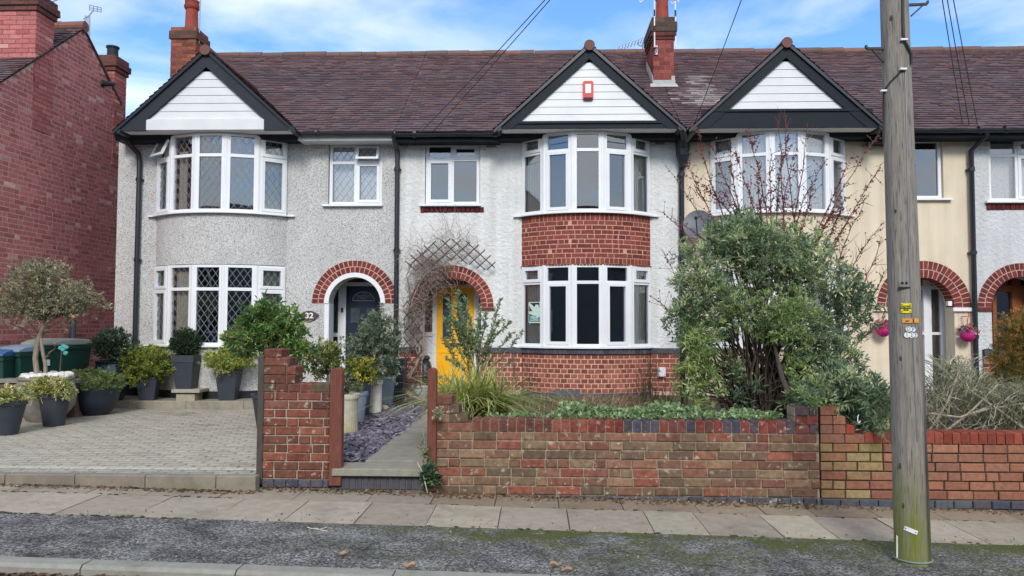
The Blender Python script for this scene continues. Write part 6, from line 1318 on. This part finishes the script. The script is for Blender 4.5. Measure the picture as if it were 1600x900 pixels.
# leaf litter and moss at the foot of the walls
mb = MB()
def litter(n, x0, x1, y0, y1, zf, cols, s0=.012, s1=.035):
    for i in range(n):
        x = random.uniform(x0, x1); y = y0 + (y1 - y0) * random.random() ** 2; s_ = random.uniform(s0, s1); a = random.uniform(0, 2 * pi); z = zf(x) + .006; c = vary(random.choice(cols), .25); ux = Vector((cos(a), sin(a), random.uniform(-.4, .6))) * s_; uy = Vector((-sin(a), cos(a), random.uniform(-.4, .6))) * s_ * .6; C_ = Vector((x, y, z)); mb.add([C_ - ux, C_ + uy + Vector((0, 0, .006)), C_ + ux, C_ - uy], [(0, 1, 2), (0, 2, 3)], c)
LC = [S(150, 122, 92), S(122, 92, 68), S(176, 152, 120), S(98, 82, 64), S(140, 104, 80), S(110, 104, 70)]
litter(520, -5.5, -2.4, 6.60, 6.48, pz, LC, .008, .026); litter(300, -2.4, -.9, 6.77, 6.60, pz, LC, .008, .025); litter(760, -.9, 2.4, 6.76, 6.58, pz, LC, .007, .022); litter(420, 2.4, 6, 6.74, 6.6, pz, LC, .006, .018)
litter(900, -4.0, -.4, 4.53, 4.36, lambda x: pz(x) - .058, LC + [S(150, 110, 104), S(120, 84, 80)], .014, .035); litter(120, -4, 4, 5.66, 5.9, pz, LC, .005, .012); litter(140, -4, 4, 5.7, 6.7, pz, [S(206, 196, 176), S(120, 100, 80)], .004, .010); litter(160, -4, 4, 4.7, 5.66, lambda x: pz(x) - .004, [S(200, 192, 172), S(170, 150, 120)], .004, .009)
tag(mb.build('leaf_litter', m_leaf, loc=(0, 6, 0)), 'brown dead leaf litter gathered along the foot of the walls and in the gutter', 'leaf litter', kind='stuff')
mb = MB()
for i in range(420):
    x = random.choice([random.uniform(-5.2, -2.5), random.uniform(-.9, 6)]); y = random.choice([6.6, 6.36, 5.69] if x < -2.4 else [6.76, 6.36, 5.69]) + random.gauss(0, .012); s_ = random.uniform(.005, .016); mb.ball((x, y, pz(x) + .0), s_, vary(random.choice([S(96, 108, 52), S(78, 88, 48), S(84, 78, 56)]), .2), 5, 3, .3, (1.6, 1, .45))
tag(mb.build('moss', m_soil if False else m_leaf, loc=(0, 6, 0)), 'moss tufts in the paving joints', 'moss', kind='stuff')
# single fallen leaves on the tarmac
def leaf_thing(px, py, s_, rot, label):
    g = G(px, py, pz(0)); g = G(px, py, pz(g.x)); pts = []; mb = MB(); c = S(196, 164, 128)
    for k in range(22):
        a = 2 * pi * k / 22; r = s_ * (.55 + .45 * abs(cos(2.5 * a)) ** .6) * (1.15 if abs(a - pi / 2) < .5 else 1); pts.append((g.x + r * cos(a + rot), g.y + r * sin(a + rot) * .9, g.z + .012 + .02 * abs(sin(a * 1.5)) * s_ / .04))
    ctr = (g.x, g.y, g.z + .006); mb.add([ctr] + pts, [(0, 1 + k, 1 + (k + 1) % 22) for k in range(22)], vary(c, .12)); mb.tube([ctr, (g.x - s_ * 1.5 * cos(rot), g.y - s_ * 1.5 * sin(rot), g.z + .015)], .0025, 4, S(150, 110, 80))
    o = mb.build('fallen_leaf', m_leaf, loc=tuple(g)); tag(o, label, 'leaf', 'fallen leaves on the tarmac')
leaf_thing(536, 869, .032, .4, 'small pale brown fallen leaf on the tarmac below the left gate post'); leaf_thing(640, 888, .042, 2.2, 'pale brown fallen leaf on the kerb below the open gateway'); leaf_thing(868, 886, .036, 1.1, 'darker curled fallen leaf at the bottom centre, left of a paler one'); leaf_thing(884, 894, .036, 4.0, 'pale fallen leaf on the kerb at the bottom centre, right of a darker one')
mb = MB(); a, b = G(480, 825, .03), G(514, 829, .03)
for (A, B) in (((480, 824), (512, 830)), ((500, 827), (510, 824)), ((492, 826), (506, 829))): mb.tube(wig(G(*A, .035), G(*B, .035), 4, .03), .004, 5, S(200, 190, 164))
o = mb.build('fallen_twig', m_bark, loc=tuple(a)); tag(o, 'thin pale twig lying where the slabs meet the tarmac, below the brick pier', 'twig')

# ------------------------------------------------------------------ big green bush
YBu = 8.2; bx = PX(1205, YBu, 640); o = empty('evergreen_bush', (bx, YBu, .36), 'huge loose green bush of narrow leaves rising above the junction of two front walls', 'bush')
Lv = Leaves(); st = MB(); cx_ = []
def blob_px(x0_, x1_, y0_, y1_, Y, n, k=11, ln=.062, wd=.020, cols=G_BUSH, surf=.5, ry=None, up=.4, wt=1, lv=None):
    a, b = P(x0_, (y0_ + y1_) / 2, Y), P(x1_, (y0_ + y1_) / 2, Y); c = ((a.x + b.x) / 2, Y, (PZ(y0_, Y, x0_) + PZ(y1_, Y, x0_)) / 2); r = ((b.x - a.x) / 2, ry or .42, (PZ(y0_, Y, x0_) - PZ(y1_, Y, x0_)) / 2); return crown(lv or Lv, c, r, n, k, ln, wd, cols, surf, .25, up)
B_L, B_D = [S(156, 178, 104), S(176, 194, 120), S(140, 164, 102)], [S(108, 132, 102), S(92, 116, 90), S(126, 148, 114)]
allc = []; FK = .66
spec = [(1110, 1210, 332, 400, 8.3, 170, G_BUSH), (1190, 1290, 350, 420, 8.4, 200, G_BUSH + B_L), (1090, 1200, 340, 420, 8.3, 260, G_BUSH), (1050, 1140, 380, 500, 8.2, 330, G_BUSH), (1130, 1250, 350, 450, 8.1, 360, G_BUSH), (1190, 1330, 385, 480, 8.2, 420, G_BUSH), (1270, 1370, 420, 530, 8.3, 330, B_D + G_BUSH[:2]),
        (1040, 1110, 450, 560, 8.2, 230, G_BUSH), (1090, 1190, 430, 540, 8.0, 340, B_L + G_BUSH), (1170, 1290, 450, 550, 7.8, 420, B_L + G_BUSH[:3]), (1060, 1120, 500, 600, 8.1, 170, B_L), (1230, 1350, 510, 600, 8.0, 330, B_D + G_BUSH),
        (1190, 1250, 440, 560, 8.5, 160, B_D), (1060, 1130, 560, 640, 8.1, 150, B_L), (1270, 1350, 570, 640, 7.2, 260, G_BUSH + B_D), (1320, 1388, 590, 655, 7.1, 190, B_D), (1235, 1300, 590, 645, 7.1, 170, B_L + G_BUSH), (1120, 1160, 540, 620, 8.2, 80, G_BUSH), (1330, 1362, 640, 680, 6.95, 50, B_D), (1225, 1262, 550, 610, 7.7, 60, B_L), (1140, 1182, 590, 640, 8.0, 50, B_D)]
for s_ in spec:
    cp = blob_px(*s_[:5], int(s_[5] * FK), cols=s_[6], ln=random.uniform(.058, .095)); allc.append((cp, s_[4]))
for cp, _ in allc:
    for i in RNG.choice(len(cp), min(9, len(cp)), replace=False):
        t = Vector(cp[i]); b = Vector((bx + random.uniform(-.34, .34) + (t.x - bx) * .12, YBu + random.uniform(-.2, .3), .33)); m_ = b.lerp(t, .45) + Vector((0, 0, .18)); st.tube(wig(b, m_, 3, .05) + wig(m_, t, 3, .06)[1:], [.015, .013, .011, .009, .007, .005, .003], 5, vary(S(88, 74, 62), .25))
for i in range(34):   # bare inner stems
    b = Vector((bx + random.uniform(-.35, .45), YBu + random.uniform(-.3, .2), .33)); t = Vector((bx + random.uniform(-.8, .8), YBu + random.uniform(-.3, .3), random.uniform(1.0, 1.9))); st.tube(wig(b, t, 6, .05), [.012, .011, .009, .008, .006, .004, .002], 5, vary(S(100, 86, 72), .25))
tk = P(1228, 640, 7.2); st.tube([tk + Vector((.05, .1, -.3)), P(1240, 632, 7.2), P(1222, 590, 7.4), P(1210, 540, 7.8)], [.034, .03, .024, .014], 9, S(84, 70, 60)); st.tube([P(1070, 640, 8), P(1080, 590, 8), P(1092, 560, 8.1)], [.014, .012, .006], 6, S(80, 64, 54)); st.tube([P(1066, 640, 8.6), P(1068, 560, 8.6), P(1070, 450, 8.6)], [.02, .018, .01], 6, S(80, 64, 54))
Lv.build('foliage', m_leaf, o, droop=.1); st.build('stems', m_bark, o)

# ------------------------------------------------------------------ berried shrub behind it
YR = 9.3; o = empty('berry_shrub', (PX(1220, YR, 600), YR, .36), 'bare arching twiggy shrub dotted with small red berries, standing up behind the big green bush', 'shrub')
tw = MB(); be = MB(); RC = [S(158, 40, 52), S(132, 34, 44), S(176, 60, 70), S(120, 48, 50), S(100, 60, 56)]
def berry_stem(p0, p1, r0=.010, dens=1.0, twigs=9, bow=.12, red=1.0):
    A, B = P(*p0, YR + random.uniform(-.25, .25)), P(*p1, YR + random.uniform(-.45, .3)); n = 10; L_ = (B - A).length; side = random.uniform(-bow, bow); pts = []
    for i in range(n + 1): t = i / n; pts.append(A.lerp(B, t) + Vector((side * L_ * sin(pi * t) * .5 + random.gauss(0, .006), random.gauss(0, .01), bow * .25 * L_ * sin(pi * t))))
    col = S(112, 62, 58) if random.random() < .65 else S(110, 90, 78)
    tw.tube(pts, [r0 * (1 - .8 * i / n) for i in range(n + 1)], 5, vary(col, .2))
    for k in range(int(twigs * 2.0)):
        t = random.uniform(.2, .98); i = int(t * n); q = pts[i].lerp(pts[min(i + 1, n)], t * n - i); d = (pts[min(i + 1, n)] - pts[max(i - 1, 0)]).normalized(); s_ = Vector((random.gauss(0, 1), random.gauss(0, 1), random.gauss(0, .7))); dd = (d * .8 + s_ * .5).normalized(); l2 = random.uniform(.06, .28) * (1.2 - t * .5); e = q + dd * l2; tw.tube(wig(q, e, 3, .08), [.0035, .003, .0022, .0014], 3, vary(col, .25), cap=False)
        for j in range(int(random.uniform(1, 5) * dens)):
            p = q.lerp(e, random.random()) + Vector((random.gauss(0, .008), random.gauss(0, .008), random.gauss(0, .008))); cc = vary(random.choice(RC), .25) if random.random() < red else vary(S(96, 70, 56), .2); be.ball(p, random.uniform(.006, .0115), cc, 5, 3)
    for j in range(int(20 * dens)):
        t = random.uniform(.25, 1); i = min(int(t * n), n - 1); p = pts[i].lerp(pts[i + 1], t * n - i) + Vector((random.gauss(0, .012), random.gauss(0, .012), random.gauss(0, .012))); be.ball(p, random.uniform(.006, .013), vary(random.choice(RC), .25) if random.random() < red else vary(S(96, 66, 56), .2), 5, 3)
for (a, b, dn, rd) in (((1150, 400), (1075, 255), 1.6, 1), ((1160, 400), (1090, 200), .9, .8), ((1170, 380), (1140, 230), 1.0, .8), ((1180, 400), (1110, 225), 1.0, .9), ((1200, 400), (1150, 240), 1.5, 1), ((1205, 380), (1170, 210), 1.2, .8), ((1210, 400), (1205, 230), 1.2, .9), ((1215, 390), (1232, 210), 1.8, 1), ((1222, 400), (1240, 245), 1.6, 1),
                      ((1230, 400), (1262, 190), .5, .5), ((1225, 380), (1215, 185), .4, .5), ((1235, 420), (1290, 250), .9, .6), ((1245, 430), (1330, 245), .9, .7), ((1255, 440), (1376, 205), 1.0, .7), ((1260, 450), (1378, 255), .8, .5), ((1280, 460), (1360, 300), .7, .6), ((1270, 430), (1320, 310), 1.4, 1), ((1260, 400), (1305, 330), 1.5, 1), ((1300, 480), (1380, 345), .5, .4), ((1320, 500), (1378, 370), .5, .4), ((1330, 520), (1385, 420), .3, .4), ((1130, 420), (1040, 260), .5, .7), ((1160, 420), (1050, 340), .3, .5), ((1140, 440), (1035, 330), .3, .4), ((1100, 560), (1035, 390), .3, .4), ((1080, 520), (1030, 470), .4, .4), ((1190, 390), (1130, 300), 1.2, 1), ((1200, 390), (1185, 260), 1.4, .9), ((1240, 400), (1270, 290), 1.2, .7), ((1330, 540), (1388, 500), .2, .4), ((1180, 380), (1100, 290), 1.2, 1), ((1250, 400), (1225, 170), .3, .3), ((1295, 470), (1345, 330), .6, .5)):
    berry_stem(a, b, dens=dn, twigs=12, red=rd)
for i in range(14):
    t = (random.uniform(1140, 1270), 400); tw.tube(wig(P(random.uniform(1190, 1240), 625, YR), P(*t, YR), 6, .04), [.014, .013, .012, .011, .010, .009, .008], 5, vary(S(104, 70, 62), .2))
tw.build('branches', m_bark, o); be.build('berries', m_pink, o)

# ------------------------------------------------------------------ trellis and climber on the white house
YT = YH - .17; tr = MB()
def inside(x, y):      # photo coordinates of the fan-shaped panel over the arch
    if not 632 < x < 777: return False
    top = np.interp(x, [632, 655, 685, 700, 722, 745, 762, 777], [408, 385, 376, 372, 375, 382, 394, 415]); bot = np.interp(x, [632, 645, 665, 690, 706, 725, 745, 765, 777], [412, 424, 419, 409, 407, 410, 420, 422, 416]); return top < y < bot
def lathes(test, x0, x1, y0, y1, step, slope, wd=.018):
    for sgn in (1, -1):
        c = -400
        while c < 400:
            seg = None; x = x0 - 1
            while x <= x1:
                yy = (y0 + y1) / 2 + c + sgn * slope * (x - (x0 + x1) / 2); ins = test(x, yy)
                if ins and seg is None: seg = (x, yy)
                if (not ins or x + 1 > x1) and seg is not None:
                    if abs(x - seg[0]) > 4: tr.bar(P(*seg, YT + (.012 if sgn > 0 else 0)), P(x, yy, YT + (.012 if sgn > 0 else 0)), wd, .008)
                    seg = None
                x += 1
            c += step
lathes(inside, 632, 777, 372, 424, 17, .93)
tf = empty('trellis', tuple(P(645, 560, YT)), 'brown diagonal lath trellis fanning over the arch and down beside the yellow door', 'trellis'); tr.build('fan_panel', m_lath, tf); tr = MB()
lathes(lambda x, y: 629 < x < 660 and 470 < y < 622, 629, 660, 470, 622, 21, 1.25, .016)
tr.build('side_panel', m_lath, tf)
Yc = YH - .12; o = empty('climber', tuple(P(630, 622, Yc)), 'bare woody climbing plant tangled over the trellis beside the yellow door', 'climbing plant'); cm = MB(); cc = [S(158, 142, 130), S(140, 124, 112), S(176, 162, 150), S(124, 108, 98)]
main = [[(668, 628), (640, 618), (626, 606), (634, 590), (648, 575), (655, 555), (656, 535), (650, 515), (642, 495), (644, 470), (654, 445), (668, 425), (684, 408), (700, 396), (720, 390)], [(630, 612), (640, 590), (652, 570), (660, 545), (658, 520), (648, 500), (640, 480), (640, 455), (636, 430), (645, 410), (662, 396), (680, 385)], [(655, 560), (648, 540), (634, 520), (632, 500), (640, 480), (655, 462), (664, 440), (672, 420)]]
for i, pl_ in enumerate(main):
    pts = [P(x + random.uniform(-1, 1), y, Yc - random.uniform(0, .05)) for x, y in pl_]; n = len(pts); r0 = [.026, .018, .014][i]; cm.tube(pts, [r0 * (1 - .75 * k / n) for k in range(n)], 7, vary(cc[0], .1))
def twirl(x, y, n, ln, spread, r=.0035, up=0):
    for i in range(n):
        a = random.uniform(0, 2 * pi); L_ = ln * random.uniform(.4, 1.2); p = [(x + random.gauss(0, spread[0]), y + random.gauss(0, spread[1]))]
        for k in range(5): a += random.gauss(0, .55); p.append((p[-1][0] + cos(a) * L_ / 5, p[-1][1] + sin(a) * L_ / 5 - up * L_ / 5))
        cm.tube([P(q[0], q[1], Yc - random.uniform(-.03, .12)) for q in p], [r, r * .9, r * .8, r * .65, r * .5, r * .35], 3, vary(random.choice(cc), .2), cap=False)
twirl(668, 410, 130, 30, (16, 11)); twirl(650, 440, 90, 26, (9, 16)); twirl(692, 425, 60, 26, (13, 10)); twirl(700, 388, 50, 26, (20, 9)); twirl(645, 495, 200, 22, (9, 18)); twirl(660, 475, 100, 24, (9, 14)); twirl(680, 440, 110, 26, (12, 12)); twirl(645, 525, 90, 22, (8, 14)); twirl(648, 580, 50, 24, (8, 20))
for (x, y) in ((690, 372), (700, 368), (672, 376), (715, 375), (730, 378), (655, 385)): twirl(x, y, 9, 34, (6, 4), .003, up=.9)
twirl(725, 470, 8, 40, (14, 30), .002); twirl(740, 385, 10, 22, (10, 6), .0028, up=.4); twirl(636, 395, 10, 30, (6, 10), .003)
cm.build('stems', m_bark, o)
# ------------------------------------------------------------------ planting in front of the yellow door
YG = 8.0; q = P(742, 640, YG); o = tag(None or empty('grass_clump', (q.x, YG, .36), 'big clump of arching strappy yellow green leaves behind the right gate post', 'plant'))
mb = MB(); GC = [S(186, 196, 98), S(156, 174, 82), S(212, 210, 134), S(122, 144, 70), S(200, 190, 138)]
for (x, y, n, l) in ((745, 655, 330, .74), (768, 658, 270, .70), (722, 650, 210, .78), (703, 645, 160, .74)):
    p = P(x, y, YG); blades(mb, (p.x, YG + random.uniform(-.1, .2), .42), n, l, .05, GC, .022, 1.6)
mb.build('blades', m_leaf, o)
YS = 8.9; q = P(738, 620, YS); o = empty('tall_shrub', (q.x, YS, .36), 'tall airy shrub with blue green leaves in front of the yellow door', 'shrub'); Lv = Leaves(); st = MB()
SCc = [S(146, 168, 128), S(120, 146, 108), S(168, 186, 138), S(100, 124, 92), S(156, 170, 116)]
def sprig(p0, p1, dens=16, ln=.062, wd=.018, cols=SCc, r0=.008, dark=False):
    A, B = P(*p0, YS + random.uniform(-.1, .1)), P(*p1, YS + random.uniform(-.2, .2)); pts = wig(A, B, 6, .035); st.tube(pts, [r0 * (1 - .12 * i) for i in range(7)], 5, vary(S(100, 84, 70), .2)); n = int(dens * 1.0 * (B - A).length / .1)
    t = RNG.uniform(.3, 1.02, n); idx = np.clip((t * 6).astype(int), 0, 5); arr = np.array([tuple(p) for p in pts]); pp = arr[idx] + (arr[idx + 1] - arr[idx]) * (t * 6 - idx)[:, None]; d = np.array(B - A); d = d / np.linalg.norm(d)
    Lv.add(pp + RNG.normal(size=(n, 3)) * .008, d * .9 + RNG.normal(size=(n, 3)) * .7, ln * RNG.uniform(.6, 1.15, n), wd * RNG.uniform(.8, 1.2, n), pal(cols, n, .22))
for (a, b, d) in (((740, 630), (715, 455), 20), ((738, 600), (702, 470), 22), ((735, 560), (708, 500), 26), ((738, 590), (695, 500), 20), ((738, 600), (693, 530), 20), ((742, 600), (728, 470), 20), ((742, 580), (735, 500), 24), ((745, 580), (750, 480), 22), ((745, 560), (760, 490), 20), ((742, 600), (782, 470), 12), ((748, 560), (784, 498), 16), ((755, 550), (795, 505), 14), ((745, 590), (800, 520), 12), ((745, 600), (815, 520), 9), ((750, 570), (770, 520), 18), ((742, 590), (700, 560), 18), ((740, 610), (690, 590), 14), ((750, 600), (805, 560), 8), ((742, 580), (720, 520), 26), ((748, 590), (765, 545), 14), ((740, 560), (712, 480), 24), ((745, 570), (742, 520), 20)): sprig(a, b, d)
q0 = P(742, 640, YS); st.tube([q0, P(745, 600, YS), P(748, 560, YS), P(752, 530, YS)], [.02, .018, .014, .008], 7, S(110, 92, 76)); st.tube([q0, P(738, 600, YS), P(734, 570, YS)], [.016, .014, .009], 7, S(110, 92, 76))
Lv.build('foliage', m_leaf, o); st.build('stems', m_bark, o)
YS = 10.6; q = P(800, 640, YS); o = empty('small_shrub', (q.x, YS, .36), 'thin small leaved shrub against the left end of the brick plinth', 'shrub'); Lv = Leaves(); st = MB()
for k in range(9): sprig((random.uniform(795, 815), 640), (random.uniform(790, 840), random.uniform(550, 600)), 7, .03, .012, G_DK + [S(110, 120, 84)])
Lv.build('foliage', m_leaf, o); st.build('stems', m_bark, o)
YS = 10.8; q = P(1015, 640, YS); o = empty('small_shrub', (q.x, YS, .36), 'fine brownish shrub climbing the right end of the brick plinth beside the small white box', 'shrub'); Lv = Leaves(); st = MB()
for k in range(46): a = random.uniform(990, 1045); sprig((a, 645), (a + random.uniform(-18, 18), random.uniform(555, 615) if a > 1003 and a < 1030 else random.uniform(585, 625)), 11, .025, .010, [S(104, 106, 70), S(124, 104, 72), S(84, 96, 64), S(136, 122, 84)], .004)
Lv.build('foliage', m_leaf, o); st.build('stems', m_bark, o)
YD_ = 9.8; q = P(920, 640, YD_); o = empty('dead_stems', (q.x, YD_, .36), 'low tangle of dead reddish brown stems behind the ivy, in front of the brick plinth', 'dead plant'); st = MB()
for i in range(330):
    x = random.gauss(940, 40); x = min(max(x, 868), 1030); a = P(x, 648, YD_ + random.uniform(-.5, .4)); e = P(x + random.gauss(0, 24), random.uniform(606, 642), a.y + random.uniform(-.2, .2)); st.tube(wig(a, e, 4, .1), [.005, .004, .0035, .003, .002], 3, vary(random.choice([S(130, 98, 84), S(150, 120, 98), S(112, 76, 66), S(166, 142, 116)]), .2), cap=False)
st.build('stems', m_bark, o)
mb = MB(); mb.box(PX(864, 11.9, 625), PX(906, 11.9, 625), 11.85, 11.9, .3, PZ(609, 11.9), S(98, 106, 106)); o = mb.build('slate_slab', m_conc, loc=(PX(885, 11.9), 11.9, .3)); tag(o, 'dark grey slab standing against the brick plinth below the bay window', 'slab')
mb = MB(); Yq = YH - .14; a, b = PX(1028.5, Yq, 578), PX(1040, Yq, 578); mb.box(a, b, Yq, YH - .02, PZ(587, Yq), PZ(573, Yq)); mb.tube([(a + .02, Yq - .03, PZ(576, Yq)), (a + .02, Yq, PZ(576, Yq))], .025, 8); o = mb.build('tap_box', m_white, loc=(a, YH - .1, PZ(580, Yq))); tag(o, 'small white box on the brick plinth right of the lower bay window', 'box')
# ------------------------------------------------------------------ right hand garden
YV = 7.9; o = empty('twiggy_shrub', (PX(1530, YV, 660), YV, .36), 'wide grey green tangle of thin twigs above the red coping, right of the wooden pole', 'shrub'); st = MB(); Lv = Leaves()
TC = [S(150, 148, 128), S(126, 124, 104), S(170, 166, 146), S(108, 108, 84), S(132, 136, 96)]
for i in range(1500):
    x = random.uniform(1440, 1655); top = float(np.interp(x, [1435, 1455, 1475, 1500, 1530, 1560, 1600, 1655], [640, 590, 552, 556, 585, 605, 596, 600])); y = random.uniform(top + 8, 678); y2 = max(y - random.uniform(8, 52), top); x2 = x + random.gauss(0, 26); Y_ = YV + random.uniform(-.55, .6)
    A, B = P(x, y, Y_), P(x2, y2, Y_ + random.uniform(-.2, .2)); st.tube(wig(A, B, 4, .09), [.0048, .0042, .0036, .003, .0018], 3, vary(random.choice(TC), .25), cap=False)
for (a, b, c_) in (((1445, 645), (1500, 652), (1575, 625)), ((1490, 656), (1540, 640), (1600, 630)), ((1470, 680), (1520, 640), (1560, 600)), ((1450, 676), (1480, 630), (1500, 575)), ((1600, 670), (1560, 640), (1500, 600))): st.tube([P(*a, YV - .4), P(*b, YV - .45), P(*c_, YV - .4)], [.012, .010, .006], 6, vary(S(168, 158, 138), .1))
blob_px(1440, 1560, 560, 670, YV, 500, 5, .035, .008, [S(134, 140, 100), S(112, 120, 80), S(150, 150, 110)], .6, .4, lv=Lv); blob_px(1520, 1660, 590, 675, YV, 520, 5, .035, .008, [S(134, 140, 100), S(112, 120, 80), S(150, 150, 110), S(160, 168, 110)], .6, .4, lv=Lv)
st.build('twigs', m_bark, o); Lv.build('foliage', m_leaf, o)
YC = 9.6; o = empty('golden_conifer', (PX(1600, YC, 620), YC, .36), 'feathery golden brown conifer at the right edge, in front of the wooden door frame', 'conifer'); Lv = Leaves(); GCc = [S(176, 140, 68), S(150, 124, 62), S(196, 156, 84), S(124, 116, 60), S(104, 108, 62)]
for (x0_, x1_, y0_, y1_, n) in ((1548, 1640, 520, 600, 620), (1565, 1650, 490, 560, 560), (1545, 1630, 570, 630, 420), (1580, 1610, 484, 520, 120)): blob_px(x0_, x1_, y0_, y1_, YC, n, 11, .045, .009, GCc if y0_ < 560 else GCc[3:] + [S(140, 140, 76)], .4, .4, up=.8)
Lv.build('foliage', m_leaf, o); st = MB(); st.tube([(PX(1600, YC, 620), YC, .33), P(1600, 540, YC)], [.05, .02], 8, S(90, 70, 54)); st.build('trunk', m_bark, o)
YS = 7.2; o = empty('ground_plant', (PX(1368, YS, 665), YS, .4), 'low dark green leaves growing between the pole and the yellow block wall', 'plant'); Lv = Leaves(); blob_px(1352, 1396, 640, 676, YS + .1, 110, 8, .05, .018, B_D, .5, .15); Lv.build('foliage', m_leaf, o)
mb = MB(); q = P(1342, 657, 6.78); mb.tube([q + Vector((-.002, 0, .05)), q + Vector((-.009, 0, .028)), q + Vector((-.010, 0, -.006)), q + Vector((-.003, 0, -.022)), q + Vector((.008, 0, -.016)), q + Vector((.009, 0, .0))], .0045, 6); o = mb.build('hook', m_white, loc=tuple(q)); tag(o, 'small white curled hook on the stepped end of the orange brick wall', 'hook')
# hanging baskets
def basket(px, py, label, Y=YH - .16):
    c = P(px, py, Y); o = empty('hanging_basket', tuple(c), label, 'hanging basket', 'hanging baskets by the cream arch'); mb = MB(); mb.ball(c + Vector((0, 0, -.03)), .10, n=16, m=10, sz=(1.1, 1, 1.05), jit=.04, col=S(206, 30, 130)); mb.build('basket', m_pink, o)
    Lv = Leaves(); crown(Lv, tuple(c + Vector((0, 0, .05))), (.15, .12, .10), 90, 6, .035, .026, [S(214, 60, 150), S(230, 160, 190), S(226, 222, 226), S(120, 140, 100), S(236, 120, 60), S(90, 110, 80)], .4, .3, .2); Lv.build('flowers', m_leaf, o)
    mb = MB(); h = c + Vector((0, .0, .32)); mb.tube([c + Vector((0, 0, .1)), h + Vector((0, 0, -.1)), h + Vector((.03, 0, -.03)), h + Vector((.0, 0, .03)), h + Vector((-.035, 0, .0))], .007, 6); mb.bar((h.x, Y - .01, h.z - .05), (h.x, YH, h.z - .05), .012, .012, up=(0, 0, 1)); mb.build('hook', m_red, o)
basket(1380, 513, 'pink hanging basket on the cream wall, left of the wooden pole'); basket(1512, 521, 'pink hanging basket on the cream pillar, right of the wooden pole')
mb = MB(); q = P(1482.5, 474, YH - .05); mb.box(q.x - .03, q.x + .03, YH - .09, YH - .02, q.z - .04, q.z + .035); o = mb.build('sensor_box', m_white, loc=tuple(q)); tag(o, 'small white box on the inner brick edge of the cream arch', 'box')
# ivy tuft and weeds by the gate post, dry stalks
o = empty('ivy_tuft', (PX(672, 6.7, 740), 6.68, .03), 'dark ivy tuft at the foot of the right gate post', 'ivy'); Lv = Leaves(); blob_px(655, 685, 722, 765, 6.68, 70, 5, .04, .034, [S(84, 112, 84), S(66, 92, 66), S(110, 136, 96)], .6, .05); blob_px(655, 672, 690, 725, 6.66, 26, 4, .03, .02, [S(150, 154, 110), S(120, 130, 84)], .6, .03); blob_px(678, 690, 638, 660, 6.64, 16, 4, .035, .02, [S(190, 190, 150), S(150, 160, 110)], .6, .03); Lv.build('foliage', m_leaf, o)
st = MB(); st.tube([P(668, 770, 6.62), P(660, 738, 6.66), P(652, 722, 6.68)], .004, 4, S(206, 196, 160)); st.tube([P(655, 745, 6.68), P(664, 700, 6.68), P(660, 660, 6.68), P(668, 640, 6.68)], .003, 4, S(170, 156, 124)); st.build('stalks', m_bark, o)
